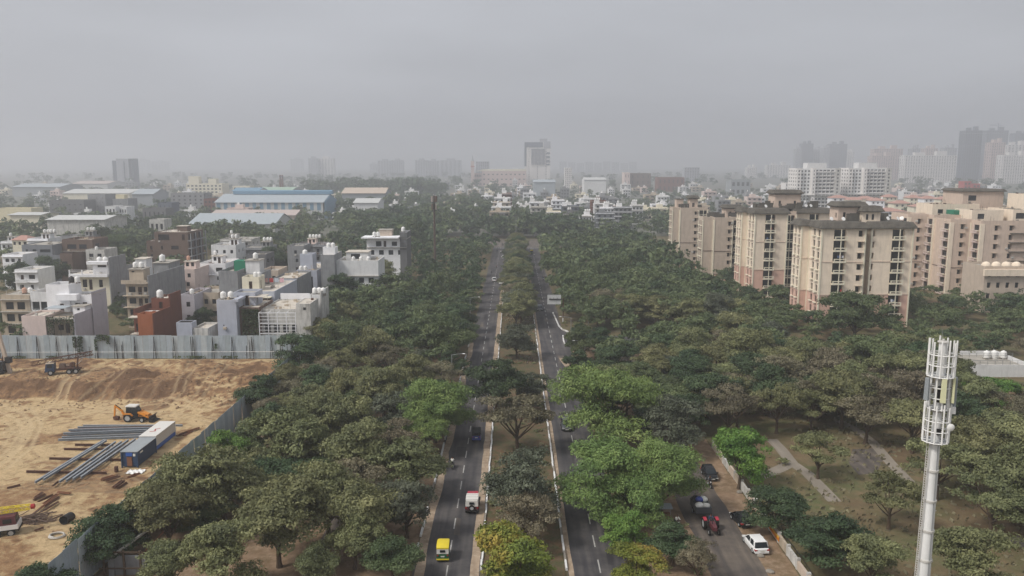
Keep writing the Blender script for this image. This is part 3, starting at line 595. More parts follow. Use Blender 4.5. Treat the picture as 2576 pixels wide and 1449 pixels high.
# right of the road
T_('feather', 1530, 1005, 120, 'big feathery light green tree behind the dark parked-looking car'); T_('feather', 1525, 1180, 122, 'great feathery bright tree overhanging the nearer carriageway'); T_('feather', 1665, 1175, 116, 'great feathery bright tree above the loaded trolley'); T_('feather', 1595, 1245, 105, 'lower feathery bright tree in front of the two great ones', .85)
T_('vivid', 1862, 1140, 76, 'vivid green tree on the park wall behind the motorcycle', 1.15); T_('lime', 1570, 1330, 62, 'leafy lime green tree beside the nearer carriageway', 1.1); T_('autumn', 1600, 1425, 80, 'yellowing tree at the bottom edge between the roads'); T_('brown', 1755, 1405, 62, 'grey sparse tree in front of the tractor', 1.25)
T_('grey', 1690, 1060, 85, 'dark grey green tree behind the great feathery ones'); T_('brown', 1835, 1020, 88, 'grey brown sparse tree inside the park'); T_('park', 1955, 1010, 80, 'sparse olive park tree with its trunk in view'); T_('park', 2062, 1130, 74, 'sparse park tree standing over the paved path fork'); T_('park', 2045, 1020, 68, 'sparse olive tree behind the path fork tree')
T_('park', 2245, 1245, 82, 'sparse park tree on the grass beside the mobile mast', 1.1); T_('dark', 1955, 1275, 84, 'dark bushy tree behind the white parked car', .8); T_('dark', 2090, 1345, 105, 'dark bushy tree in the park nearest the white car', .8); T_('olive', 2200, 1405, 80, 'olive tree at the bottom edge left of the mast')
T_('park', 2440, 1130, 105, 'broad olive park tree behind the mast'); T_('park', 2500, 1260, 100, 'broad olive tree right of the mast shaft'); T_('olive', 2440, 1400, 105, 'olive tree at the bottom corner beside the mast'); T_('park', 2300, 1060, 80, 'olive park tree beside the curving path'); T_('dark', 2400, 1030, 80, 'dark tree behind the mast cages')
T_('vivid', 2490, 985, 72, 'vivid green tree in front of the low white terrace', .7); T_('green', 2205, 895, 85, 'bright green dome behind the mast'); T_('green', 2150, 785, 92, 'green dome tree in front of the nearest apartment block', .85); T_('cone', 2237, 765, 30, 'pointed dark tree against the nearest apartment block', 1.0)
T_('dark', 2320, 900, 60, 'dark tree beside the bright green dome'); T_('brown', 2090, 925, 78, 'brownish park tree before the green dome'); T_('brown', 2200, 990, 80, 'brownish park tree left of the mast cages'); T_('olive', 1870, 870, 70, 'dark olive tree behind the brown park tree')
T_('dark', 1452, 905, 42, 'dark small tree at the corner of the side street'); T_('dark', 1458, 828, 26, 'small dark tree behind the side street lamp')

for u, v, hw, kd, lb in ((505, 800, 42, 'dark', 'dark tree between the orange and the blue grey house'), (292, 775, 22, 'dark', 'dark tree between the pink fronted and the orange house'), (340, 752, 18, 'green', 'green tree top below the grey balcony house'), (455, 704, 34, 'olive', 'olive tree between the grey balcony and the bare cement house'), (520, 688, 30, 'dark', 'dark tree in front of the white walled terrace'), (62, 700, 58, 'dark', 'broad dark tree behind the grey framed house'), (130, 676, 48, 'dark', 'dark tree left of the white balcony house'), (150, 648, 36, 'olive', 'olive tree before the dark modern house'), (15, 690, 30, 'dark', 'dark tree at the picture edge behind the houses'), (300, 628, 52, 'green', 'green tree left of the brown unfinished block'), (250, 606, 52, 'dark', 'dark tree behind the white balcony house'), (695, 652, 46, 'dark', 'dark tree behind the washing line roof'), (720, 665, 32, 'green', 'green tree beside the pale green tower house'), (590, 630, 26, 'dark', 'dark tree right of the brown unfinished block'), (10, 800, 26, 'dark', 'dark tree at the edge in front of the grey framed house'), (668, 622, 30, 'olive', 'olive tree behind the plain cement house'), (770, 835, 26, 'brown', 'sparse tree in front of the grid frame house'), (855, 720, 50, 'dark', 'dark tree hiding the foot of the white cabin house'), (960, 690, 46, 'olive', 'olive tree below the white slab house')): ptree(kd, u, v, hw, lb, 1.0, z=0.0)
# ------------------------------------------------------------------ houses
FOOT = []         # footprints, kept clear of trees
tank_mesh = {}
def tank_of(m):
    if m not in tank_mesh:
        prof = [(.50, 0), (.52, .05), (.52, .28), (.55, .31), (.52, .34), (.52, .62), (.55, .65), (.52, .68), (.52, .95), (.40, 1.12), (.16, 1.2), (.16, 1.28), (.05, 1.3)]
        tank_mesh[m] = MB().lathe((0, 0, 0), prof, 14).mesh('water_tank', m, True)
    return tank_mesh[m]
TANKS = []
def tanks(short, x, y, z, n=1, s=1.15, mats=('plastic_white',), stand=0.25, dx=1.35):
    for i in range(n):
        m = mats[i % len(mats)]; o = link_mesh('water_tank', tank_of(m), None, None, (x + i * dx, y + (i % 2) * .25, z + stand)); o.scale = (s, s, s * 1.02); o.rotation_euler = (0, 0, i)
        col = {'plastic_white': 'white', 'plastic_black': 'black', 'plastic_blue': 'blue', 'plastic_pink': 'pinkish'}[m]
        pos = '' if n == 1 else ', %s from left' % ORD[i]
        tag(o, '%s tank on %s%s' % (col, short, pos), 'water tank', 'rooftop water tanks')
        if stand > 0:      # feet
            b = MB((o.location.x, o.location.y, o.location.z))
            for a in (-.35, .35): b.box(o.location.x + a - .08, o.location.x + a + .08, o.location.y - .45, o.location.y + .45, z, z + stand + .02)
            f = b.build('tank_foot', 'kerb_grey', o)

def rowholes(r, a0, a1, z0, floors, fh, n, big=.5, door=.2):
    hs_ = []
    if n <= 0: return hs_
    cell = (a1 - a0) / n
    for f in range(floors):
        for i in range(n):
            c = a0 + cell * (i + .5) + r.uniform(-.1, .1) * cell; wd = min(cell * .62, r.choice([1.0, 1.3, 1.6, 2.2]) if r.random() < big else 1.05)
            if r.random() < door: hs_.append((c - .48, c + .48, z0 + f * fh + .12, z0 + f * fh + 2.2))
            else: hs_.append((c - wd / 2, c + wd / 2, z0 + f * fh + .95, z0 + f * fh + 2.25))
    return hs_
def block(root, x0, x1, y0, y1, z0, z1, wall='wall_white', par=.85, F=(), Rr=(), Lf=(), roof='roof_cement', cap=None, glass='glass', slab=None, name='wall'):
    """walls with real openings, parapet, roof deck; F, Rr, Lf = openings of the front, right and left walls"""
    o = root.location; b = MB(o); zt = z1 + par
    hF = wall_holes(b, 'y', y0, x0, x1, z0, zt, F, -1); hR = wall_holes(b, 'x', x1, y0, y1, z0, zt, Rr, 1); hL = wall_holes(b, 'x', x0, y0, y1, z0, zt, Lf, -1)
    b.quad((x0, y1, z0), (x1, y1, z0), (x1, y1, zt), (x0, y1, zt))
    t = .2
    if par > 0:
        i = (x0 + t, x1 - t, y0 + t, y1 - t)
        b.quad((x0, y0, zt), (x1, y0, zt), (i[1], i[2], zt), (i[0], i[2], zt)); b.quad((x1, y0, zt), (x1, y1, zt), (i[1], i[3], zt), (i[1], i[2], zt))
        b.quad((x1, y1, zt), (x0, y1, zt), (i[0], i[3], zt), (i[1], i[3], zt)); b.quad((x0, y1, zt), (x0, y0, zt), (i[0], i[2], zt), (i[0], i[3], zt))
        b.quad((i[0], i[2], z1), (i[1], i[2], z1), (i[1], i[2], zt), (i[0], i[2], zt)); b.quad((i[1], i[2], z1), (i[1], i[3], z1), (i[1], i[3], zt), (i[1], i[2], zt))
        b.quad((i[1], i[3], z1), (i[0], i[3], z1), (i[0], i[3], zt), (i[1], i[3], zt)); b.quad((i[0], i[3], z1), (i[0], i[2], z1), (i[0], i[2], zt), (i[0], i[3], zt))
    wo = b.build(name, wall, root)
    r_ = MB(o)
    if par > 0: r_.box(x0 + t, x1 - t, y0 + t, y1 - t, z1 - .15, z1 + .01)
    else: r_.box(x0 - .25, x1 + .25, y0 - .3, y1 + .2, z1 - .02, z1 + .18)
    r_.build('roof', roof, root)
    if par > 0 and (x1 - x0) * (y1 - y0) > 22 and y0 < 360:
        q = random.Random(int(x0 * 7 + y0)); k = MB(o)
        for _ in range(int(min(14, (x1 - x0) * (y1 - y0) / 8))):
            cx, cy = q.uniform(x0 + .5, x1 - 1.2), q.uniform(y0 + .5, y1 - 1.2); t_ = q.random()
            if t_ < .45: k.box(cx, cx + q.uniform(.3, 1.1), cy, cy + q.uniform(.3, .9), z1 + .011, z1 + q.uniform(.15, .7))
            elif t_ < .75: k.bar((cx, cy, z1 + .06), (cx + q.uniform(-2, 2), min(y1 - .3, cy + q.uniform(.3, 2.5)), z1 + .1), .09)
            else: k.bar((cx, cy, z1), (cx, cy, z1 + q.uniform(1.0, 2.4)), .06)
        if hF and q.random() < .8:
            for h in hF[::3]: k.box(h[0] + .1, h[0] + .85, y0 - .42, y0 - .004, h[2] - .75, h[2] - .2)
        k.build('roof_clutter', q.choice(['kerb_grey', 'rust', 'wall_beige', 'dull_white_paint']), root)['kind'] = 'stuff'
    for hs_, ax, c, sg in ((hF, 'y', y0, -1), (hR, 'x', x1, 1), (hL, 'x', x0, -1)):
        for h in hs_:
            dr = h[3] - h[2] > 1.9 and h[1] - h[0] < 1.2
            pane(root, 'door' if dr else 'window', ax, c, h, sg, 'door_brown' if dr else glass, off=o)
    if slab:      # projecting floor slabs and sun shades on the front
        s = MB(o)
        for zz in slab: s.box(x0 - .08, x1 + .08, y0 - .75, y0 - .003, zz - .09, zz + .07)
        s.build('ledge', cap or 'roof_cement', root)
    FOOT.append((x0, x1, y0, y1)); return wo
def balcony(root, x0, x1, y, z, d=1.1, m='wall_white', rail='grey_rail', solid=False):
    o = root.location; b = MB(o); b.box(x0, x1, y - d, y - .003, z - .14, z); b.build('balcony', m, root)
    b = MB(o)
    if solid: b.box(x0, x1, y - d, y - d + .1, z + .002, z + .95)
    else:
        for zz in (.5, .95): b.bar((x0, y - d + .05, z + zz), (x1, y - d + .05, z + zz), .05)
        k = max(2, int((x1 - x0) / .8))
        for i in range(k + 1): b.bar((x0 + (x1 - x0) * i / k, y - d + .05, z), (x0 + (x1 - x0) * i / k, y - d + .05, z + .95), .05)
    b.build('railing', m if solid else rail, root)
def ux(u0, u1, v, Y): a = dep(u0, v, Y); c = dep(u1, v, Y); return a.x, c.x, a.z
def hroot(short, x, y, cat='house', name='house', label=None, group=None): return thing(name, label or short, cat, (x, y, 0), 0, group)

def simple_house(i, short, u0, u1, v, Y, d, wall, nF=3, nR=2, tk=1, hut=1, roof='roof_cement', par=.8, side=None, ledge=True, cols=('plastic_white',), name='house', seed=0, group='flat roofed houses left of the road'):
    r = random.Random(seed + i * 13); x0, x1, zt = ux(u0, u1, v, Y); z1 = zt - par - (1.7 if hut else 0)
    o = hroot(short, (x0 + x1) / 2, Y, name=name, group=group)
    fl = max(1, round(z1 / 3.15)); fh = z1 / fl
    F = rowholes(r, x0 + .4, x1 - .4, 0.0, fl, fh, nF); Rr = rowholes(r, Y + 1, Y + d - 1, 0, fl, fh, nR, .2, .0) if nR else []
    block(o, x0, x1, Y, Y + d, 0, z1, wall, par, F, Rr, [], roof, slab=[fh * k for k in range(1, fl + 1)] if ledge and r.random() < .7 else None, cap=wall)
    if ledge and r.random() < .7 and fl > 1: balcony(o, x0 + (x1 - x0) * .1, x0 + (x1 - x0) * .62, Y, fh * (fl - 1), m=wall, solid=r.random() < .5)
    zz = z1
    if hut:
        hw = min(3.6, (x1 - x0) * .5); hx = x0 + .25 + r.random() * max(0.1, (x1 - x0 - hw - .5)); hy = Y + d * r.uniform(.3, .55)
        block(o, hx, hx + hw, hy, hy + 3.4, z1 - .05, z1 + 2.5, side or wall, 0, rowholes(r, hx + .2, hx + hw - .2, z1, 1, 2.5, 2, .1, .5), [], [], roof, name='stair_hut')
        if tk: tanks(short, hx + .8, hy + 1.4, z1 + 2.66, tk, 1.1, cols)
    elif tk: tanks(short, x0 + (x1 - x0) * .3, Y + d * .4, z1, tk, 1.1, cols)
    return o

# --- front row behind the fence ------------------------------------------------------------
# pink and white house
o = hroot('pink fronted white house with a creeper-hung recess behind the fence', -110, 188, label='white stepped house with pale pink front wall and creeper-hung recess'); sh = 'pink fronted white house'
x0, x1, z = ux(53, 113, 795, 188); xr = dep(187, 792, 188).x; zf = z - .5
block(o, x0, x1, 188, 196, 0, zf, 'wall_pink', .5, [], [], [], 'roof_light')
block(o, x1 + .01, xr - .31, 191, 196, 0, zf - .2, 'wall_beige', .2, [(x1 + 1.2, x1 + 2.6, 4.6, 6.0), (x1 + 3.0, x1 + 4.1, 3.9, 6.4), (x1 + 1.5, x1 + 3.5, .6, 2.6), (x1 + 4.2, x1 + 6.0, .8, 2.8)], [], [], 'roof_light')
b = MB(o.location); b.box(xr - .3, xr, 188, 202.5, 0, zf + .9); b.build('wall', 'wall_lilac_and_shade', o)  # the side wall's shade is put into its greyer lilac colour
b = MB(o.location); b.box(x1 + .02, xr - .31, 188.2, 190.9, zf - .5, zf - .28); b.box(x1 + .02, xr - .31, 188.2, 190.9, 3.4, 3.55); b.build('terrace', 'roof_light', o)
b = MB(o.location)
for k in range(5): b.bar((x1 + .1 + k * (xr - x1 - .6) / 4, 188.3, 0), (x1 + .1 + k * (xr - x1 - .6) / 4, 188.3, zf + .5), .09)
b.bar((x1, 188.3, zf + .5), (xr - .3, 188.3, zf + .5), .07); b.bar((x1, 188.3, zf + .05), (xr - .3, 188.3, zf + .05), .07); b.build('railing', 'dark_metal', o)
tx0, tx1, tz = ux(114, 172, 716, 196.2); mx1 = dep(231, 740, 196.2).x; mz = dep(231, 742, 196.2).z
block(o, tx0, tx1, 196.2, 202, 0, tz - 1.6, 'wall_bright', 1.6, [(tx1 - 2.6, tx1 - 1.6, zf, zf + 2.1)], [], [], 'roof_cement', name='wall')
block(o, tx1 + .01, mx1 - .01, 196.6, 202, 0, mz - .6, 'wall_bright', .6, [(tx1 + 1.0, tx1 + 2.3, zf + .7, zf + 2.2), (tx1 + 2.9, tx1 + 4.1, zf + .1, zf + 2.4)], [], [], 'roof_light')
b = MB(o.location); b.box(tx0 + 3, mx1 - 3.2, 194.9, 196.55, zf + 3.1, zf + 4.6); b.build('balcony', 'wall_bright', o)
block(o, mx1, xr - .02 + .35, 195.8, 203, 0, mz + .3, 'wall_lilac_and_shade', .5, [], [], [], 'roof_light')
block(o, mx1 - 3.4, mx1 - .4, 193.2, 196.1, zf, zf + 1.9, 'wall_bright', 0, [(mx1 - 2.4, mx1 - 1.7, zf + .9, zf + 1.5)], [], [], 'roof_cement', name='stair_hut')
b = MB(o.location); b.box(x0 + 3.8, x0 + 8.6, 191.2, 195.4, zf + 1.7, zf + 1.8); b.build('shade_roof', 'sheet_paleblue', o)
tanks(sh, tx0 + 4.5, 200, tz - .2, 2, 1.2, ('plastic_black', 'plastic_white'))
# grey framed house at the edge, behind the pink one
o = hroot('half-finished grey framed house at the edge of the picture', -125, 204, label='grey concrete framed house with open floors at the picture edge'); sh = 'grey framed house at the picture edge'
x0, x1, z = ux(-12, 62, 745, 204)
block(o, x0, x1, 206, 214, 0, z - .2, 'wall_beige', .2, [(x0 + 1.2 + k * 3, x0 + 3.3 + k * 3, zz, zz + 2) for k in range(2) for zz in (.6, 3.8, 7.0)], [(207, 208.2, zz, zz + 2.1) for zz in (.3, 3.5, 6.7)], [], 'roof_cement', slab=[3.2, 6.5, 9.7])
tanks(sh, x1 - 3, 209, z - .2, 2, 1.15, ('plastic_pink', 'plastic_white'))
x2, x3, z = ux(69, 118, 736, 205)
block(o, x2, x3, 206, 216, 0, z - .9, 'wall_white', .9, [(x2 + .4, x2 + 2.3, zz, zz + 2.2) for zz in (.5, 3.7, 6.9)] + [(x2 + 2.6, x2 + 4.6, zz, zz + 2.2) for zz in (.5, 3.7, 6.9)], [], [], 'roof_light', slab=[3.2, 6.5])
balcony(o, x2, x3, 206, 6.5, 1.2, 'roof_cement'); tanks(sh + ' annex', x3 - 1.5, 209, z - .9, 1)
# orange house
o = hroot('orange house with shade-darkened side', -87, 187, label='narrow orange and shade-darkened brick-red house with a white tank behind the fence'); sh = 'orange house'
x0, x1, z = ux(345, 382, 790, 187); xl = dep(318, 795, 187).x; zf = z - .9
block(o, x0, x1, 187, 190.5, 0, zf, 'wall_orange', .9, [], [], [], 'roof_light'); b = MB(o.location); b.box(x1 - .02, x1 + .25, 187.05, 196.6, 0, z + .1); b.build('wall', 'wall_brick_and_shade', o)
b = MB(o.location); b.box(x1 - .02, x1 + .25, 196.62, 203.5, 0, z + 3.2); b.build('wall', 'wall_brick_and_shade', o)  # side walls: the orange darkened to hold the shade of this side
block(o, xl, x1 - .05, 190.52, 197, 0, zf - .02, 'wall_brick_and_shade', .5, [(xl + .4, xl + 1.7, zz, zz + 2) for zz in (1.0, 4.4)], [], [], 'roof_light')
balcony(o, xl - .1, x0 - .05, 190.5, 4.2, 2.2, 'roof_light', 'rust'); b = MB(o.location); b.box(xl - .2, x0 - .05, 188.2, 190.5, zf - .35, zf - .15); b.build('ledge', 'roof_light', o)
b = MB(o.location); b.box(xl, xl + .25, 190.6, 203, zf, zf + 1.4); b.build('parapet', 'wall_brick_and_shade', o)
for k in range(7):
    b = MB(o.location); b.box(xl + .5, x1 - .3, 190.9 + k * .85, 191.2 + k * .85, zf + .02, zf + .05); b.build('roof_stripe', 'wall_bright', o)
block(o, xl + 1.5, x1 - .1, 197.2, 203.5, 0, zf + 2.6, 'wall_brick_and_shade', .4, [(xl + 3.4, xl + 4.3, zf + .2, zf + 2.1)], [], [], 'roof_light')
tanks(sh, xl + 3.2, 198.5, zf + 2.6, 1, 1.5, stand=.5)
# little white stair house
o = hroot('little white house', -78, 187, label='little white roof hut and terrace between orange and blue grey houses'); x0, x1, z = ux(442, 481, 812, 187); x2 = dep(521, 830, 187).x; zr = dep(481, 832, 187).z
block(o, x0, x1, 187.2, 190.2, 0, z - .1, 'wall_bluegrey', .1, [], [(188.2, 189.1, zr + .2, zr + 2.1)], [], 'dark_inside'); block(o, x1 + .01, x2, 187.5, 195, 0, zr, 'wall_old', .5, [], [(189, 190, .8, 2)], [], 'roof_light')
# blue grey corner house with the grid frame
o = hroot('blue grey house', -68, 187, label='pale blue grey house with a dark creeper wall and white grid frame'); sh = 'blue grey house'
x0, x1, z = ux(544, 593, 755, 187); zt = dep(600, 778, 187).z
block(o, x0, x1, 187, 192, 0, z - .1, 'wall_bluegrey', .1, [(x0 + 1.3, x0 + 1.6, 6.5, 6.8)], [(188, 188.8, z - 2.6, z - 1.4)], [], 'roof_cement'); tanks(sh, x0 + 1.0, 189, z, 2, 1.3, stand=.15, dx=1.7)
b = MB(o.location); b.box(x1 - .6, x1 + .7, 186.6, 192, z - .35, z + .25); b.build('ledge', 'wall_bluegrey', o)
hx0, hx1, hz = ux(586, 641, 736, 192); block(o, hx0, hx1, 192.1, 198, zt - .3, hz - .6, 'wall_bluegrey', .6, [(hx0 + .9, hx0 + 2.3, zt + .9, zt + 2.4), (hx0 + 2.8, hx0 + 3.9, zt, zt + 2.5)], [(193.5, 194.3, zt, zt + 2.2)], [], 'roof_cement', name='stair_hut')
cx0, cx1, _ = ux(593, 649, 787, 188); block(o, x1 + .01, cx1, 189, 200, 0, zt - .1, 'wall_brown', .2, [], [], [], 'roof_light')
gx1 = dep(743, 787, 188).x; block(o, cx1 + .01, gx1, 190.5, 205, 0, zt - .9, 'wall_old', .3, [(cx1 + .7 + k * 2.2, cx1 + 2.1 + k * 2.2, zz, zz + 1.9) for k in range(4) for zz in (.8, 4.2)], [], [], 'roof_light')
b = MB(o.location); zg = dep(700, 787, 188).z
for k in range(5): b.bar((cx1 + .1 + (gx1 - cx1 - .2) * k / 4, 188.2, 0), (cx1 + .1 + (gx1 - cx1 - .2) * k / 4, 188.2, zg), .16)
for k in range(11): b.bar((cx1, 188.2, zg - .05 - k * .85), (gx1, 188.2, zg - .05 - k * .85), .16 if k % 3 == 0 else .09)
for k in range(5): b.bar((cx1 + .1 + (gx1 - cx1 - .2) * k / 4, 188.2, zg), (cx1 + .1 + (gx1 - cx1 - .2) * k / 4, 190.6, zg), .1)
b.build('grid_frame', 'wall_bright', o)
b = MB(o.location); zb = dep(690, 772, 205).z; b.box(cx1 + .5, dep(780, 772, 205).x, 205.1, 205.35, zt - .9, zt + .9); b.build('parapet', 'wall_bright', o)
rx0, rx1, rz_ = ux(744, 780, 764, 188); block(o, rx0, rx1, 188, 196, 0, rz_ - .15, 'wall_old', .15, [(rx0 + 1.7, rx0 + 2.4, rz_ - 1.6, rz_ - .9)], [(190, 191.3, .5, 5), (193, 194, 3, 5)], [], 'roof_light')
qx0, qx1, qz = ux(779, 806, 741, 197); block(o, qx0, qx1, 197, 201, 0, qz - .5, 'wall_white', .5, [], [], [], 'roof_cement'); b = MB(o.location); b.box(qx1 + .01, qx1 + .3, 196.5, 204.5, 0, qz + .9); b.build('wall', 'wall_old', o)
block(o, rx1 - 2.2, qx1 - .02, 201.1, 206, 0, zt + .3, 'wall_old', .4, [], [], [], 'roof_light')
tanks(sh + ' rear tower', qx0 + .9, 198.6, qz - .5, 3, 1.15, stand=.6, dx=1.1)
b = MB(o.location); hh = zt + 2.2
for xx in (cx1 - 3, cx1 + .2): 
    for yy in (191.5, 195): b.bar((xx, yy, zt), (xx, yy, hh), .08)
b.box(cx1 - 3.3, cx1 + .6, 191.2, 195.3, hh, hh + .08); b.build('shade_roof', 'roof_light', o)
# cream roof hut house, long, behind
o = hroot('cream hut house', -62, 206, label='long flat house with a cream roof hut and washing behind the blue grey one'); sh = 'cream hut house'
x0, x1, z = ux(604, 690, 733, 206); block(o, x0, x1, 206, 228, 0, z - .3, 'wall_bluegrey', .3, [(x1 - 3.2, x1 - .8, z - 3.1, z - 1.6)], [(210, 211.2, z - 4.2, z - 2.4)], [], 'roof_light'); block(o, x0 + 2, x1 + .1, 228.05, 244, 0, z - .2, 'wall_cement', .5, [], [], [], 'roof_light')
hx0, hx1, hz = ux(608, 651, 697, 209); block(o, hx0, hx1, 209, 214, z - .3, hz - .7, 'wall_cream', .7, [(hx0 + 1.8, hx0 + 2.7, z - .2, z + 2.2)], [(210.3, 211.2, z - .2, z + 2.3)], [], 'roof_cement', name='stair_hut'); tanks(sh, hx0 + 3, 211.2, hz - .7, 2, 1.15, stand=.4, dx=.9)
b = MB(o.location); b.box(x0 + 1, x1 - .6, 204.2, 205.95, z - 1.5, z - 1.3); b.build('ledge', 'wall_cream', o)
lz = z + 1.7
wl = thing('washing_line', 'washing line on the flat roof of the cream hut house', 'washing line', (x1 - 5, 219, z - .3)); wb = MB(wl.location)
for xx in (x1 - 8.2, x1 - .8): wb.bar((xx, 219, z - .3), (xx, 219, lz), .06)
wb.bar((x1 - 8.2, 219, lz - .03), (x1 - .8, 219, lz - .03), .025); wb.build('line_frame', 'grey_rail', wl)
for k, (c, nm) in enumerate((('#2f3550', 'navy'), ('#c89f96', 'salmon'), ('#a83e3e', 'red'), ('#b9c2cc', 'pale blue'), ('#d8b0b8', 'pink'))):
    b = MB(); nn = 5
    for q in range(nn): b.quad((q * .22, .06 * math.sin(q * 2), 0), ((q + 1) * .22, .06 * math.sin(q * 2 + 2), 0), ((q + 1) * .22, .05 * math.sin(q * 2.2 + 2), -1.15), (q * .22, .05 * math.sin(q * 2.2), -1.15))
    ob = b.build('washed_cloth', mat('cloth_' + nm.replace(' ', '_'), c, .9, .08), None, loc=(x1 - 8.1 + k * 1.45, 219, lz - .05)); ob.modifiers.new('thick', 'SOLIDIFY').thickness = .02
    tag(ob, '%s cloth hung on the roof washing line' % nm, 'laundry', 'washing on the roof line')
# bare cement house
o = hroot('bare cement house', -72, 214, label='bare cement house with a green sheet enclosure on its roof'); sh = 'bare cement house'
x0, x1, z = ux(549, 597, 682, 214); block(o, x0, x1, 214, 226, 0, z - .8, 'wall_cement', .8, [], [], [], 'roof_cement'); x2 = dep(655, 700, 216).x; block(o, x1 + .01, x2, 217, 226, 0, z - 1.8, 'wall_cement', .7, [(x1 + .8, x1 + 2.8, zz, zz + 2.2) for zz in (4, 7.6)] + [(x1 + 3.4, x1 + 5.2, zz, zz + 2.1) for zz in (4, 7.6)], [], [], 'roof_cement', slab=[7.2])
hx0, hx1, hz = ux(617, 652, 655, 219); block(o, hx0, hx1, 219, 223, z - 1.5, hz - .1, 'wall_white', 0, [], [], [], 'roof_cement', name='stair_hut'); tanks(sh, hx0 + 2.4, 220.5, hz + .1, 1, 1.3)
gx0, gx1_, gz = ux(588, 616, 656, 220); b = MB(o.location); b.box(gx0, gx1_, 220, 223, z - .8, gz); b.build('sheet_enclosure', 'sheet_green', o)
# white balcony house, centre of the row behind
o = hroot('white balcony house', -125, 240, label='white three storey house with roof balcony and grey side wall'); sh = 'white balcony house'
x0, x1, z = ux(178, 275, 674, 240); zf = dep(200, 690, 240).z
block(o, x0, x1, 240, 250, 0, zf - .05, 'wall_cream', .05, [(x0 + 3.2, x0 + 4.6, zf - 4.0, zf - 1.6), (x0 + 5.2, x0 + 6.2, zf - 4.8, zf - 1.6), (x0 + 8.2, x0 + 9.4, zf - 4.0, zf - 1.7)], [], [], 'roof_light'); b = MB(o.location); b.box(x1 - .02, x1 + .3, 239.4, 266, 0, zf + 1.5); b.build('wall', 'wall_cement', o); b = MB(o.location); b.box(x1 + .01, x1 + .32, 239.5, 250, zf + 1.52, zf + 5.2); b.build('wall', 'wall_cement', o)
b = MB(o.location); b.box(x0 - .1, x1 - .1, 238.6, 240 - .003, zf - .7, zf + .1); b.build('ledge', 'wall_bright', o)
b = MB(o.location)
for k in range(4): b.bar((x0 + (x1 - x0 - .4) * k / 3 + .15, 238.8, zf + .1), (x0 + (x1 - x0 - .4) * k / 3 + .15, 238.8, zf + 1.5), .3)
for zz in (.5, .95, 1.45): b.bar((x0, 238.8, zf + zz), (x1 - .2, 238.8, zf + zz), .09)
b.build('railing', 'wall_bright', o)
hx0, hx1, hz = ux(232, 274, 662, 241); block(o, hx0, hx1 - .05, 241, 249, zf, hz - .5, 'wall_bright', 0, [(hx0 + 1.5, hx0 + 4.2, zf + 2.0, zf + 2.7)], [], [], 'roof_light', name='stair_hut'); b = MB(o.location); b.box(hx0 - 1.2, hx1, 239.8, 242, hz - .3, hz + .6); b.build('ledge', 'wall_bright', o); tanks(sh, hx0 + 1.2, 243, hz - .3, 3, 1.4, dx=1.7)
# grey house with three balconies
o = hroot('grey balcony house', -100, 215, label='weathered grey house with stacked balconies and two tanks'); sh = 'grey balcony house'
x0, x1, z = ux(305, 367, 704, 215); zz_ = [z - 1.0, z - 4.4, z - 7.6, z - 10.8]
block(o, x0 + .6, x1, 216, 232, 0, z - 1.0, 'wall_beige', .2, [(x0 + 1.3, x0 + 3.2, q + .8, q + 2.4) for q in zz_[1:]] + [(x0 + 3.9, x0 + 5.0, q + .1, q + 2.3) for q in zz_[1:]] + [(x0 + 5.5, x0 + 6.5, q + .9, q + 2.3) for q in zz_[1:]], [], [], 'roof_cement')
for k, q in enumerate(zz_[:3]): balcony(o, x0, x1 + .2, 216, q, 1.3, 'wall_beige', solid=(k == 0))
b = MB(o.location); b.box(x1 + .01, x1 + .3, 215.8, 240, 0, z + 1.0); b.build('wall', 'wall_cement', o)
hx0, hx1, hz = ux(324, 360, 678, 218); block(o, hx0, hx1, 218, 222, z - 1, hz, 'wall_beige', 0, [(hx0 + .7, hx0 + 1.5, hz - .8, hz - .4)], [], [], 'roof_cement', name='stair_hut'); block(o, hx0, hx1 - 1, 222.1, 226, z - 1, hz + 2.4, 'wall_white', 0, [], [], [], 'roof_light', name='stair_hut'); tanks(sh, hx0 + 1.1, 219.6, hz + .17, 2, 1.2, dx=1.6)
hx0, hx1, hz = ux(385, 424, 662, 238); block(o, hx0, hx1, 238, 246, 0, hz, 'wall_cement', 0, [], [], [], 'roof_cement', name='stair_hut'); tanks(sh + ' rear hut', hx0 + 2.0, 240, hz + .18, 1, 1.6)
# low neighbours
simple_house(1, 'low brown house with a pink wall patch between orange and bare cement ones', 487, 549, 736, 212, 12, 'wall_beige', 3, 0, 0, 0, ledge=False); simple_house(2, 'low lilac house behind the orange one', 454, 488, 741, 206, 12, 'wall_lilac_and_shade', 1, 0, 1, 0, ledge=False)
simple_house(3, 'pinkish low house with roof posts behind the cream hut', 656, 699, 680, 236, 10, 'wall_tan', 2, 1, 0, 0, ledge=False); simple_house(4, 'pale terrace house with a pink roof tank', 428, 488, 664, 250, 14, 'wall_pink', 2, 0, 1, 1, 'roof_light', cols=('plastic_pink',)); simple_house(5, 'white walled terrace house with a stair tower', 497, 566, 650, 262, 14, 'wall_bright', 2, 1, 1, 1, 'roof_light', side='wall_bright')
simple_house(6, 'dark framed house behind the bare cement one', 618, 668, 640, 275, 10, 'wall_darkcement', 3, 2, 0, 0)
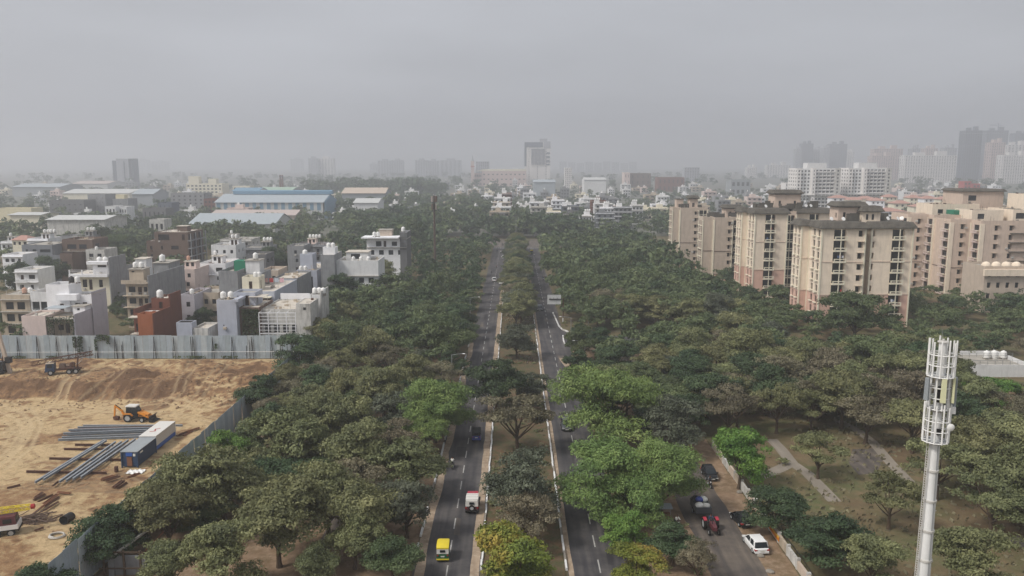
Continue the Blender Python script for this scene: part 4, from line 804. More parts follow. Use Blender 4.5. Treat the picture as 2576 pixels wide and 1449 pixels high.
# tall narrow pair at the edge of the tree belt
o = hroot('pale green tower house', -78, 252, label='pale green grey house with a tall roof cabin near the trees'); sh = 'pale green tower house'
x0, x1, z = ux(745, 797, 680, 250); block(o, x0, x1, 250, 272, 0, z - .5, 'wall_bluegrey', .5, [(x0 + 1.6, x0 + 5.2, z - 6.5, z - 2.0)], [], [], 'roof_light'); hx0, hx1, hz = ux(754, 786, 640, 254); block(o, hx0, hx1, 254, 259, z - .5, hz - .8, 'wall_bluegrey', .9, [], [], [], 'roof_cement', name='stair_hut'); tanks(sh, hx0 + 1.2, 256, hz - .8, 1, 1.5); tanks(sh + ' terrace', x0 + 1, 252, z - .5, 2)
o = hroot('white cabin house', -70, 248, label='grey house with a white roof cabin beside the tree belt'); sh = 'white cabin house'
x0, x1, z = ux(806, 841, 641, 247); block(o, x0, x1, 247, 258, 0, z - .2, 'wall_cement', .2, [], [], [], 'roof_light'); x2 = dep(952, 660, 250).x; z2 = dep(900, 655, 250).z; block(o, x1 + .01, x2, 249.5, 262, 0, z2 - .6, 'wall_white', .6, [(x1 + 1 + k * 3, x1 + 2.6 + k * 3, q, q + 1.7) for k in range(4) for q in (1, 4.3, 7.6)], [(251, 252.2, q, q + 1.6) for q in (4.3, 7.6)], [], 'roof_cement', slab=[3.3, 6.6, 9.9])
hx0, hx1, hz = ux(812, 843, 627, 249); block(o, hx0, hx1, 249, 253, z - .2, hz, 'wall_bright', .6, [], [], [], 'roof_cement', name='stair_hut'); tanks(sh, hx0 + 1.5, 250.6, hz, 2, 1.3); block(o, x1 + 2, x1 + 9, 255, 261, z2 - .6, z2 + 2, 'wall_white', 0, [(x1 + 3.5, x1 + 6.5, z2 - .2, z2 + 1.5)], [], [], 'roof_light', name='stair_hut'); tanks(sh + ' annex', x1 + 5, 251.5, z2 - .6, 3, dx=2.4)
# white slab roofed house further along the belt
o = hroot('white slab house', -48, 300, label='white house with a broad overhanging roof slab among the trees'); sh = 'white slab house'
x0, x1, z = ux(922, 1022, 600, 300); block(o, x0, x1, 300, 312, 0, z - .2, 'wall_bright', 0, [(x0 + 3.5, x0 + 5.6, z - 3, z - 1), (x0 + 6.4, x0 + 7.4, z - 3.2, z - .9), (x0 + 9.5, x0 + 11.5, z - 2.8, z - 1.2)] + [(x0 + 1 + k * 3.6, x0 + 2.8 + k * 3.6, z - 6.2, z - 4.4) for k in range(4)], [(302, 303, z - 2.5, z - 1)], [], 'roof_light', slab=[z - 3.4])
b = MB(o.location); b.box(x0 - 1.6, x0 + 12.5, 297.4, 306, z + .2, z + .65); b.build('roof_slab', 'wall_bright', o); block(o, x0 + 4, x0 + 9, 304, 308, z, z + 2.9, 'wall_tan', 0, [], [], [], 'roof_cement', name='stair_hut'); b = MB(o.location); b.box(x1 - 2.4, x1 + .2, 299.7, 312.2, 0, z + 2.2); b.build('wall', 'wall_darkcement', o); tanks(sh, x0 + 3, 300, z + .65, 2, 1.3); tanks(sh + ' tower', x1 - 1.5, 303, z + 2.2, 1, 1.4)
# further rows
simple_house(11, 'small white house with four tanks behind the modern one', 67, 119, 590, 330, 10, 'wall_bright', 3, 0, 4, 1); simple_house(13, 'grey house with three tanks behind the brown one', 143, 218, 585, 350, 12, 'wall_cement', 3, 2, 3, 1)
simple_house(14, 'white terrace house at the picture edge behind the trees', 5, 57, 640, 285, 9, 'wall_bright', 3, 0, 0, 0, 'roof_light'); simple_house(18, 'white and grey house right of the brown block', 530, 592, 605, 302, 11, 'wall_white', 3, 2, 2, 1, side='wall_bright'); simple_house(19, 'grey house with posts behind the white and grey one', 553, 632, 592, 345, 12, 'wall_old', 4, 2, 1, 1)
simple_house(20, 'plain cement house with three tanks', 600, 674, 612, 315, 12, 'wall_cement', 1, 0, 3, 1); simple_house(21, 'cement house with a white roof shed by the trees', 722, 764, 618, 305, 10, 'wall_cement', 1, 0, 0, 0, 'roof_light'); simple_house(22, 'long house with four tanks and a pink cabin', 743, 812, 604, 332, 11, 'wall_darkcement', 2, 1, 4, 1, 'roof_light', side='wall_pink'); simple_house(23, 'cement house with a pink roof near the trees', 787, 828, 615, 312, 9, 'wall_cement', 2, 1, 0, 0, 'wall_pink')
simple_house(24, 'white house half hidden behind the dark modern one', 0, 40, 598, 360, 10, 'wall_white', 3, 1, 1, 1); simple_house(25, 'pale house hidden in trees behind the white balcony house', 215, 262, 628, 300, 10, 'wall_old', 2, 0, 1, 0); simple_house(26, 'low house with a bright roof left of the white balcony house', 36, 94, 678, 240, 9, 'wall_white', 2, 0, 0, 0, 'roof_light')
# red roofed cottage
o = hroot('red roofed cottage', -205, 335, label='cream cottage with a red hipped roof behind the trees'); x0, x1, z = ux(30, 68, 604, 335); block(o, x0, x1, 335, 343, 0, z - .02, 'wall_cream', 0, rowholes(rnd, x0, x1, z - 3, 1, 3, 3), [], [], 'roof_tile_red'); MB(o.location).add([(x0 - .6, 334.4, z), (x1 + .6, 334.4, z), (x1 + .6, 343.6, z), (x0 - .6, 343.6, z), (x0 + 2, 338.5, z + 1.8), (x1 - 2, 338.5, z + 1.8)], [(0, 1, 5, 4), (1, 2, 5), (2, 3, 4, 5), (3, 0, 4)]).build('hipped_roof', 'roof_tile_red', o)
# dark modern house
o = hroot('dark grey modern house', -170, 300, label='dark grey modern house with slit window and brown boxed corner'); x0, x1, z = ux(54, 130, 616, 300); x2 = dep(160, 630, 300).x
block(o, x0, x1, 300, 316, 0, z - .3, 'wall_slate', .3, [(x0 + 1.4, x0 + 2.3, z - 2.6, z - 1.7), (x0 + 4, x0 + 5.4, z - 3, z - 1.7), (x0 + 6.8, x0 + 10.8, z - 2.9, z - 1.7), (x0 + 1.6, x0 + 2.4, z - 5.9, z - 5.1), (x0 + 4.1, x0 + 5.4, z - 6.6, z - 5.1), (x0 + 8.5, x0 + 9.3, z - 6.6, z - 5.2)], [], [], 'roof_cement')
block(o, x1 + .01, x2, 298, 316, 0, z - 4.4, 'wall_slate', .7, [(x1 + 1.6, x1 + 3.0, z - 7.6, z - 5.8)], [], [], 'roof_light'); block(o, x2 + .01, x2 + 4.5, 297.2, 316, 0, z - 4.0, 'wall_brown', 1.0, [(x2 + .8, x2 + 2.6, z - 8, z - 6)], [], [], 'roof_cement'); block(o, x1 + .5, x2 + 8, 306, 318, 0, z + .6, 'wall_brown', .9, [(x1 + 2.5, x1 + 6, z - 2.2, z - .4), (x1 + 7, x1 + 10, z - 2.2, z - .4)], [(308, 311, z - 2.5, z - .3)], [], 'roof_light', slab=[z - 3])
# brown unfinished block
o = hroot('brown unfinished block', -136, 322, label='tall brown unfinished block with open frame side and roof house', cat='building', name='unfinished_building'); x0, x1, z = ux(368, 473, 606, 322); z2 = dep(430, 584, 322).z; x2 = dep(388, 590, 322).x
block(o, x0, x1, 322, 338, 0, z - .2, 'wall_brown', .2, [(x0 + 1.4, x0 + 2.3, z - 3.6, z - 2), (x0 + 5.8, x0 + 6.6, z - 3.6, z - 2), (x0 + 10, x0 + 13, z - 3.5, z - 2), (x0 + 1.4, x0 + 2.3, z - 7, z - 5.4), (x0 + 5.8, x0 + 6.6, z - 7, z - 5.4)], [(323 + 5 * k, 326.6 + 5 * k, z - q, z - q + 2.5) for k in range(3) for q in (3, 6.2, 9.4)], [], 'roof_cement', glass='dark_inside')
block(o, x2, x1 - .01, 322.02, 338, z, z2 - .3, 'wall_brown', .3, [(x2 + 1.5, x2 + 6, z + .3, z + 2.6), (x1 - 2.3, x1 - 1.2, z + .2, z + 2.6)], [(323 + 5 * k, 326.6 + 5 * k, z + .3, z + 2.6) for k in range(3)], [], 'roof_light', glass='dark_inside'); block(o, x2 + 7, x2 + 11, 328, 332, z2 - .3, z2 + 1.9, 'wall_brown', 0, [], [], [], 'roof_light', name='stair_hut')
b = MB(o.location)
for q in (0, 3.2, 6.4, 9.6): b.box(x1 + .01, x1 + 1.4, 321.5, 338, z - q - .12, z - q + .1)
for k in range(4): b.bar((x1 + 1.2, 322 + k * 5.2, 0), (x1 + 1.2, 322 + k * 5.2, z2 - .5), .35)
b.build('frame', 'wall_cement', o)

# ------------------------------------------------------------------ sheds and works further left
def shed(short, u0, u1, veave, vbase, Y, d, rise, wall, roof, name='shed', stripes=None):
    x0, x1, ze = ux(u0, u1, veave, Y); o = thing(name, short, 'shed', ((x0 + x1) / 2, Y, 0)); b = MB(o.location); b.box(x0, x1, Y, Y + d, 0, ze)
    b.prism([(Y, ze), (Y + d, ze), (Y + d / 2, ze + rise - .05)], x0, x1, 'x'); b.build('wall', wall, o)
    b = MB(o.location); b.add([(x0 - .8, Y - 1, ze - .05), (x1 + .8, Y - 1, ze - .05), (x1 + .8, Y + d / 2, ze + rise), (x0 - .8, Y + d / 2, ze + rise), (x1 + .8, Y + d + 1, ze - .05), (x0 - .8, Y + d + 1, ze - .05)], [(0, 1, 2, 3), (3, 2, 4, 5)]); ro = b.build('roof', roof, o); ro.modifiers.new('thick', 'SOLIDIFY').thickness = .25
    if stripes:
        k = stripes[0]; wd = (x1 - x0) / (2 * k)
        bm_ = MB().box(0, wd, -.12, -.004, 0, ze - .3 - stripes[1]).mesh('wall_panel', stripes[2])
        for i in range(k): link_mesh('wall_panel', bm_, None, o, Vector((x0 + wd * (2 * i + .4), Y, stripes[1])) - o.location)
    FOOT.append((x0, x1, Y, Y + d)); return o, x0, x1, ze
o, x0, x1, ze = shed('long warehouse with blue and white striped wall and blue ridge', 541, 812, 509, 527, 640, 46, 6.0, 'sheet_white', 'sheet_paleblue', 'warehouse', (15, 8.2, 'sheet_blue'))
b = MB(o.location); b.prism([(660, ze + 5.7), (666, ze + 5.7), (666, ze + 8.2), (663, ze + 9.0), (660, ze + 8.2)], x0 + 8, x1 + 3, 'x'); b.build('ridge_vent', 'sheet_blue', o)
b = MB(o.location); b.prism([(641, 0), (685, 0), (685, ze), (663, ze + 5.6), (641, ze)], x1 + .9, x1 + 1.4, 'x'); b.build('end_wall', 'sheet_blue', o)
shed('low pinkish shed in front of the striped warehouse', 530, 742, 541, 545, 575, 26, 3.2, 'wall_tan', 'sheet_pinkgrey'); shed('wide pale blue roofed shed nearest the brown block', 476, 690, 563, 570, 500, 40, 5.5, 'sheet_white', 'sheet_paleblue')
shed('white open shed among trees left of the brown block', 118, 262, 552, 560, 440, 26, 1.6, 'wall_old', 'sheet_white'); shed('white flat shed beside the cream wall at the edge', 24, 102, 540, 550, 490, 20, 1.0, 'wall_cream', 'sheet_white'); shed('long white shed far beyond the grey blocks', 158, 325, 486, 492, 900, 50, 4, 'wall_cream', 'sheet_white'); shed('grey blue shed beyond the grey blocks', 332, 384, 488, 497, 860, 40, 5, 'sheet_grey', 'sheet_paleblue')
shed('beige curved-looking hall beyond the trees', 860, 968, 486, 492, 800, 40, 5, 'sheet_grey', 'wall_tan', 'hall'); shed('blue roofed shed behind the striped warehouse', 585, 650, 480, 490, 860, 30, 3, 'wall_white', 'sheet_blue'); shed('pale green long shed beyond the warehouse', 650, 735, 478, 488, 950, 40, 3, 'sheet_grey', 'wall_green'); shed('white roofed hall right of the warehouse', 890, 950, 510, 518, 640, 30, 3, 'wall_white', 'sheet_white')
shed('pale long shed by the hazy tower', 180, 270, 462, 470, 1300, 60, 4, 'sheet_white', 'sheet_pinkgrey'); shed('faint long roof left of the hazy tower', 30, 150, 470, 475, 1100, 60, 4, 'sheet_grey', 'sheet_paleblue'); shed('blue sided works in front of the hotel', 1342, 1397, 458, 470, 1050, 40, 3, 'sheet_paleblue', 'sheet_paleblue'); shed('white hall right of the blue works', 1470, 1525, 452, 462, 1150, 40, 3, 'wall_white', 'sheet_white')
# ------------------------------------------------------------------ larger flat blocks, mid distance: openings in the wall with a dark core behind, standing for unlit rooms
def slabblock(name, short, cat, x0, x1, y0, y1, z0, z1, cols, rows, wall, sidecols=0, roof='roof_cement', fillx=.55, fillz=.5, glass='glass', par=.8, group=None, root=None, part='wall'):
    o = root or thing(name, short, cat, ((x0 + x1) / 2, y0, 0), 0, group); b = MB(o.location); hz = (z1 - z0) / rows
    def gh(a0, a1, n): 
        cw = (a1 - a0) / n if n else 1
        return [(a0 + cw * (i + .5 - fillx / 2), a0 + cw * (i + .5 + fillx / 2), z0 + hz * (j + .25), z0 + hz * (j + .25 + fillz)) for i in range(n) for j in range(rows)]
    wall_holes(b, 'y', y0, x0, x1, z0, z1 + par, gh(x0 + .2, x1 - .2, cols), -1, .35); s = gh(y0 + .2, y1 - .2, sidecols)
    wall_holes(b, 'x', x1, y0, y1, z0, z1 + par, s, 1, .35); wall_holes(b, 'x', x0, y0, y1, z0, z1 + par, s, -1, .35)
    b.quad((x0, y1, z0), (x1, y1, z0), (x1, y1, z1 + par), (x0, y1, z1 + par)); b.build(part, wall, o)
    MB(o.location).box(x0 + .36, x1 - .36, y0 + .36, y1 - .3, z0, z1 - .3).build('glazing', glass, o); MB(o.location).box(x0 + .02, x1 - .02, y0 + .02, y1 - .02, z1 - .25, z1).build('roof', roof, o)
    FOOT.append((x0, x1, y0, y1)); return o
def pxblock(name, short, cat, u0, u1, v, Y, d, cols, rows, wall, **k):
    x0, x1, z = ux(u0, u1, v, Y); return slabblock(name, short, cat, x0, x1, Y, Y + d, 0, z - .8, cols, rows, wall, **k), x0, x1, z
pb = pxblock
o, x0, x1, z = pb('building', 'broad bare grey block behind the sheds at the left', 'building', 123, 210, 504, 620, 18, 6, 4, 'wall_darkcement', fillx=.3, fillz=.2); o, x0, x1, z = pb('building', 'grey block with small windows right of the broad bare one', 'building', 220, 264, 489, 640, 18, 3, 6, 'wall_cement', fillx=.12, fillz=.25); o, x0, x1, z = pb('building', 'grey block topped by a yellow cabin', 'building', 283, 321, 500, 625, 16, 1, 4, 'wall_cement', fillx=.1, fillz=.1); MB(o.location).box(x0 + 1, x1 - 4, 628, 634, z - .8, z + 3).build('roof_cabin', 'wall_yellow', o)
o, x0, x1, z = pb('building', 'grey block with rows of small windows left of the warehouse', 'building', 429, 512, 486, 690, 20, 6, 6, 'wall_cement', sidecols=3, fillx=.35, fillz=.4); o, x0, x1, z = pb('building', 'cream terraced hotel with many framed windows far behind', 'building', 468, 558, 462, 1000, 25, 9, 5, 'wall_cream'); MB(o.location).box(x0 + 2, x0 + 15, 1003, 1012, z - 1, z + 9).box(x1 - 18, x1 - 8, 1003, 1012, z - 1, z + 6).build('roof_cabin', 'wall_cream', o)
pb('building', 'long pale yellow works wall at the picture edge', 'building', -20, 78, 524, 560, 14, 1, 2, 'wall_yellow', fillx=.05, fillz=.1); pb('house', 'white front house with round windows between grey blocks', 'house', 264, 290, 519, 570, 12, 3, 3, 'wall_white'); pb('house', 'white house with two tanks below the yellow cabin', 'house', 292, 318, 520, 575, 12, 4, 3, 'wall_white'); pb('building', 'low dark blue block left of the striped warehouse', 'building', 397, 431, 510, 600, 14, 3, 3, 'tower_dark', fillx=.2); pb('building', 'low grey works in front of the dark blue block', 'building', 358, 416, 524, 560, 14, 5, 2, 'wall_darkcement', fillx=.3)
pb('house', 'grey walled house at the edge of the sheds', 'house', 105, 128, 536, 505, 12, 2, 3, 'wall_cement'); pb('house', 'cement house with a tank before the grey works', 'house', 375, 412, 552, 450, 10, 3, 2, 'wall_old'); pb('house', 'cream rounded house beyond the warehouse', 'house', 585, 628, 468, 980, 16, 4, 4, 'wall_cream'); pb('building', 'red brick strip of works left of the striped warehouse', 'building', 512, 541, 500, 670, 14, 3, 4, 'wall_brick_and_shade')
for k, x_ in enumerate((704.5, 710.0)):
    p = dep(x_, 440, 1150); q = thing('chimney', 'thin works chimney, %s of the pair beyond the warehouse' % ('left' if k == 0 else 'right'), 'chimney', (p.x, 1150, 0)); MB(q.location).cyl((p.x, 1150, 0), (p.x, 1150, p.z), 1.6, 1.1, 10).build('shaft', 'wall_brick_and_shade', q); MB(q.location).cyl((p.x, 1150, p.z - 3), (p.x, 1150, p.z - 2), 1.5, 1.5, 10).build('collar', 'tower_dark', q)
# far towers
o, x0, x1, z = pb('office_tower', 'pale grey blank tower alone in the haze at the left', 'tower', 291, 322, 399, 1500, 22, 3, 15, 'tower_grey', fillx=.10, fillz=.2); X0, X1, Z = ux(283, 291, 405, 1505); slabblock(None, None, None, X0, x0 - .1, 1503, 1524, 0, Z, 2, 14, 'tower_dark', root=o, fillx=.3); X0, X1, Z = ux(322, 334, 400, 1503); slabblock(None, None, None, x1 + .1, X1, 1503, 1524, 0, Z, 2, 14, 'tower_dark', root=o, fillx=.4); MB(o.location).box(x0 + 14, x0 + 15.6, 1499, 1499.98, 12, z - 4).build('service_shaft', 'tower_dark', o)
o, x0, x1, z = pb('hotel_tower', 'white hotel tower with a ribbed dark glass front at the end of the road', 'tower', 1320, 1385, 357, 1700, 34, 3, 26, 'tower_white', sidecols=4, fillx=.12, fillz=.4)
zA, zB = dep(1350, 414, 1700).z, dep(1350, 378, 1700).z; X0, X1 = dep(1336, 400, 1700).x, dep(1371, 400, 1700).x; MB(o.location).box(X0, X1, 1699.0, 1699.97, zA, zB + 3).build('glass_front', 'tower_dark', o)
for k in range(10): MB(o.location).box(X0 + (X1 - X0) * (k + .4) / 10, X0 + (X1 - X0) * (k + .6) / 10, 1698.2, 1698.97, zA - 2, zB + 2).build('rib', 'tower_white', o)
MB(o.location).box(x0 - .3, x1 - 16, 1699.3, 1699.98, zB + 6, z - .5).build('glass_crown', 'tower_dark', o); MB(o.location).box(x0 - .6, x0 + 3.5, 1699.2, 1699.98, 40, z - 2).build('glass_edge', 'tower_dark', o); MB(o.location).box(x0 + 32, x0 + 48, 1708, 1722, z - 1, z + 7).build('plant_room', 'tower_grey', o); MB(o.location).box(x1 - 14, x1 - .2, 1699.4, 1699.98, zB + 4, z + 1.2).build('sign_band', 'tower_grey', o)
for k, (a, bq) in enumerate(((392, 398), (402, 409), (412, 416), (383, 388))): MB(o.location).box(dep(1374, 400, 1700).x, dep(1383, 400, 1700).x, 1699.5, 1699.98, dep(1375, bq, 1700).z, dep(1375, a, 1700).z).build('sign_panel', 'tower_dark', o)
o, x0, x1, z = pb('shopping_mall', 'long pale mall with a curved cream roof beside the hotel tower', 'mall', 1212, 1324, 430, 1640, 50, 10, 3, 'tower_pink', fillx=.4, fillz=.25); MB(o.location).prism([(x0 - 14, z - .8), (x1 + 1, z - .8), (x1 - 1, z + 4), (x0 + 2, z + 3.4), (x0 - 8, z + .8)], 1642, 1690, 'y').build('roof', 'wall_cream', o); X0, X1, Z = ux(1186, 1213, 437, 1638); slabblock(None, None, None, X0, x0 - .1, 1640, 1680, 0, Z, 6, 3, 'tower_pink', root=o)
q = thing('clock_turret', 'slim turret with a pointed cap left of the mall', 'tower', dep(1189, 440, 1636).xy.to_3d()); X0, X1, Z = ux(1185, 1193, 405, 1636); MB(q.location).box(X0, X1, 1630, 1636, 0, Z).build('shaft', 'tower_pink', q); MB(q.location).cyl(((X0 + X1) / 2, 1633, Z), ((X0 + X1) / 2, 1633, Z + 12), 2.4, .1, 8).build('cap', 'tower_grey', q); MB(q.location).box(X0 - .6, X1 + .6, 1629.4, 1636.6, Z - 12, Z - 10).build('cornice', 'wall_red', q)
pb('office_tower', 'grey block behind the slim turret', 'tower', 1197, 1230, 406, 1950, 30, 6, 14, 'tower_grey', sidecols=2)
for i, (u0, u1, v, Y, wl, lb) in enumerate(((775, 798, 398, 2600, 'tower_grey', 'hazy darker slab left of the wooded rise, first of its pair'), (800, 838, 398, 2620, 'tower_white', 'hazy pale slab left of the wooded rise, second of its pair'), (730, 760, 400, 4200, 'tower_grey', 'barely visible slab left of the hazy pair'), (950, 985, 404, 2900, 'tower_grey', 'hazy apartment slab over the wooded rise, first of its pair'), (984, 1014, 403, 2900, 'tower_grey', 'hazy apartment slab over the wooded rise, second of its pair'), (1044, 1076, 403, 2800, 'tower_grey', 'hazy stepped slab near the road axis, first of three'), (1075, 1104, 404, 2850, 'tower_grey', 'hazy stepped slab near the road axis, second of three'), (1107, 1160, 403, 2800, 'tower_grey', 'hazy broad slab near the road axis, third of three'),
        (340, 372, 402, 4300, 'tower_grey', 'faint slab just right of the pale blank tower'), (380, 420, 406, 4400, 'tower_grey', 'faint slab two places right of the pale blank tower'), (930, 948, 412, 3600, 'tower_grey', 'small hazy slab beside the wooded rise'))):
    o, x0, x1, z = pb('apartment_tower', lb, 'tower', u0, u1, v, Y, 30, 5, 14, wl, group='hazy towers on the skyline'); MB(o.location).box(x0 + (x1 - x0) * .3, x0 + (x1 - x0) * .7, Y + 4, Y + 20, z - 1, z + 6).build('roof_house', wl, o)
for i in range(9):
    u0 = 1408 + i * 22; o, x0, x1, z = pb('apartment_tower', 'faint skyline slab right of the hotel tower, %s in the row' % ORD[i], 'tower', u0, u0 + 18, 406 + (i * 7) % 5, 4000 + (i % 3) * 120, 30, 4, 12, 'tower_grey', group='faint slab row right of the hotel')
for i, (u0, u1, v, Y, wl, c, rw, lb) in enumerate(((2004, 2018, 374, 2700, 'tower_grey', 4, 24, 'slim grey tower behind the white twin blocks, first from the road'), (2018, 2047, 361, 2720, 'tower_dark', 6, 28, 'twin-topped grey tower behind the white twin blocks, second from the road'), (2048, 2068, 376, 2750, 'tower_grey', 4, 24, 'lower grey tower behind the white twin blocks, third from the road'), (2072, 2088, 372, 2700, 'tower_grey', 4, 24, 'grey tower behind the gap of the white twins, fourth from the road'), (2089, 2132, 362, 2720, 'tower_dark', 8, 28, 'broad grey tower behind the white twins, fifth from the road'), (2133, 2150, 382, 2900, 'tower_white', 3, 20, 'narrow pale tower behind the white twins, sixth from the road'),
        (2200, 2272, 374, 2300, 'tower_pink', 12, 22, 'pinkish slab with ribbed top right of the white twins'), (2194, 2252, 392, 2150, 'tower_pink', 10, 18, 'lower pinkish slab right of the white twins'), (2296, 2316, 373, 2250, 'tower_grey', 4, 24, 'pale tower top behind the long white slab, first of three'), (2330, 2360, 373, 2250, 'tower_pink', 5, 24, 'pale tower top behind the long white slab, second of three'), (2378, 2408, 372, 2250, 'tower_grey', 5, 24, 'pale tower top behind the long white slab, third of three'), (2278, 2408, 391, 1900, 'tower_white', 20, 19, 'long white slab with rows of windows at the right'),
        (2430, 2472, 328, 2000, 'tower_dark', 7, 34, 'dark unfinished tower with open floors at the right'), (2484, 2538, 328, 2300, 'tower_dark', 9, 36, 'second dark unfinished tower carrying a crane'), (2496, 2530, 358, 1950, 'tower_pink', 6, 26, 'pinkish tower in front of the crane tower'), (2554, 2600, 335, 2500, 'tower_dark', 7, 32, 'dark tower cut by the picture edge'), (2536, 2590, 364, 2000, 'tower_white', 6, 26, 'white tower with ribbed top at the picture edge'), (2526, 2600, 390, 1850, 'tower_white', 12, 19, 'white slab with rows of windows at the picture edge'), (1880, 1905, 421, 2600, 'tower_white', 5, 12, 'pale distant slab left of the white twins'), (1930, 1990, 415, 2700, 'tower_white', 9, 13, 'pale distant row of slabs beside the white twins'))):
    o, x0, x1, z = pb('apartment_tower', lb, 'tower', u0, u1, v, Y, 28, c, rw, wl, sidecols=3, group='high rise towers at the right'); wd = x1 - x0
    for a, h_ in ((.2, 7), (.62, 10)): MB(o.location).box(x0 + wd * a, x0 + wd * (a + .2), Y + 5, Y + 16, z - 1, z + h_).build('roof_house', wl, o)
    if i in (12, 13): 
        for q in range(2): MB(o.location).box(x0 - 1.2, x1 + 1.2, Y - 1.2, Y + 29, z - 8 - 30 * q, z - 7.2 - 30 * q).build('floor_slab', 'tower_grey', o)
    if i == 13:
        cx = (x0 + x1) / 2 + 6; cr_ = thing('tower_crane', 'tower crane standing on the second dark unfinished tower', 'crane', (cx, Y + 10, z)); MB(cr_.location).bar((cx, Y + 10, z), (cx, Y + 10, z + 20), 1.2).build('mast', 'tower_dark', cr_); MB(cr_.location).bar((cx - 26, Y + 10, z + 15), (cx + 12, Y + 10, z + 15), 1.0).build('jib', 'tower_dark', cr_); MB(cr_.location).bar((cx, Y + 10, z + 20), (cx - 22, Y + 10, z + 15.5), .35).build('tie', 'tower_dark', cr_)

# ------------------------------------------------------------------ white twin apartment blocks
def white_twin(u0, u1, v, Y, label):
    x0, x1, z = ux(u0, u1, v, Y); o = thing('apartment_block', label, 'apartment block', ((x0 + x1) / 2, Y, 0), 0, 'white twin apartment blocks'); w_ = x1 - x0; n = 12; fh = z / n
    slabblock(None, None, None, x0, x0 + w_ * .10, Y, Y + 24, 0, z - .6, 1, n, 'tower_white', 4, root=o, fillx=.4); slabblock(None, None, None, x0 + w_ * .10 + .02, x0 + w_ * .34, Y + 3, Y + 24, 0, z - .8, 3, n, 'wall_white', 0, root=o); slabblock(None, None, None, x0 + w_ * .34 + .02, x0 + w_ * .42, Y - 1.5, Y + 24, 0, z - .4, 1, n, 'tower_white', 0, root=o, fillx=.3)
    slabblock(None, None, None, x0 + w_ * .42 + .02, x1 - w_ * .12, Y + 2, Y + 24, 0, z - .8, 5, n, 'wall_white', 0, root=o, fillx=.72, fillz=.62); slabblock(None, None, None, x1 - w_ * .12 + .02, x1, Y, Y + 24, 0, z - .6, 1, n, 'wall_old', 4, root=o, fillx=.35)
    bm_ = MB()
    bw = w_ * .086; bm_.box(-bw * .42, bw * .42, -1.4, 0, -.1, .05).box(-bw * .42, bw * .42, -1.4, -1.3, .052, 1.0); me_ = bm_.mesh('balcony', 'tower_white')
    for j in range(1, n):
        for k in range(5): link_mesh('balcony', me_, None, o, Vector((x0 + w_ * (.466 + .092 * k), Y + 1.99, j * fh)) - o.location)
    b = MB(o.location); b.box(x0 - .4, x1 + .4, Y - 2.2, Y + 24.4, z * .38, z * .38 + .5); b.build('string_course', 'wall_old', o)
    b = MB(o.location); b.box(x0 + w_ * .28, x0 + w_ * .72, Y + 6, Y + 18, z - 1, z + 5.2); b.build('roof_house', 'wall_white', o)
white_twin(2006, 2116, 424, 760, 'white twelve storey apartment block with pale balconies, nearer the road of twins'); white_twin(2136, 2244, 423, 775, 'white twelve storey apartment block with pale balconies, farther right of twins')

# ------------------------------------------------------------------ cream apartment blocks beside the trees
def skirt(root, x0, x1, y0, y1, z, over=.85, rise=1.7, m='roof_stain'):
    """sloping dark eave round a flat roof"""
    b = MB(root.location); o_ = [(x0 - over, y0 - over), (x1 + over, y0 - over), (x1 + over, y1 + over), (x0 - over, y1 + over)]; i_ = [(x0 + .1, y0 + .1), (x1 - .1, y0 + .1), (x1 - .1, y1 - .1), (x0 + .1, y1 - .1)]
    V = [(p[0], p[1], z) for p in o_] + [(p[0], p[1], z + .25) for p in o_] + [(p[0], p[1], z + rise) for p in i_] + [(p[0], p[1], z) for p in i_]
    F = []
    for k in range(4):
        n_ = (k + 1) % 4; F += [(k, n_, 4 + n_, 4 + k), (4 + k, 4 + n_, 8 + n_, 8 + k), (12 + k, 12 + n_, n_, k)]
    F.append((8, 9, 10, 11)); b.add(V, F); return b.build('eave', m, root)
_bal = {}
def bal_stack(root, xc, y, wd, z0, n, fh, face='y', m='wall_cream', hang=None):
    """a column of balconies in front of deep dark openings: slab, parapet with two slots, middle post"""
    key = (round(wd, 2), face, m)
    if key not in _bal:
        b = MB(); b.box(-wd / 2, wd / 2, -1.0, 0, -.15, .02); b.box(-wd / 2, wd / 2, -1.0, -.88, .022, .28).box(-wd / 2, wd / 2, -1.0, -.88, .72, .95)
        for a in (-wd / 2, -.16, wd / 2 - .3): b.box(a, a + .3, -1.002, -.878, .281, .719)
        b.box(-.09, .09, -.95, -.75, .951, fh - .16)
        _bal[key] = b.mesh('balcony', m)
    for j in range(n):
        p = Vector((xc, y, z0 + j * fh)) if face == 'y' else Vector((y, xc, z0 + j * fh))
        link_mesh('balcony', _bal[key], None, root, p - root.location, (0, 0, 0 if face == 'y' else R(-90)))
cloth_m = [mat('laundry%d' % i, c, .9, .1) for i, c in enumerate(('#d7d7dc', '#a33b3b', '#c7a0b8', '#5b6f92', '#b9b094', '#dcdcdc'))]
clm = [[MB().box(-w_ / 2, w_ / 2, -.02, .02, -h_, 0).mesh('laundry', c) for w_, h_ in ((.5, .8), (.8, .6))] for c in cloth_m]
ac_mesh = MB().box(-.42, .42, -.2, .19, -.3, .3).mesh('air_conditioner', 'dull_white_paint'); shade_mesh = MB().box(-.95, .95, -.26, .26, -.05, .05).mesh('sun_shade', 'wall_beige')
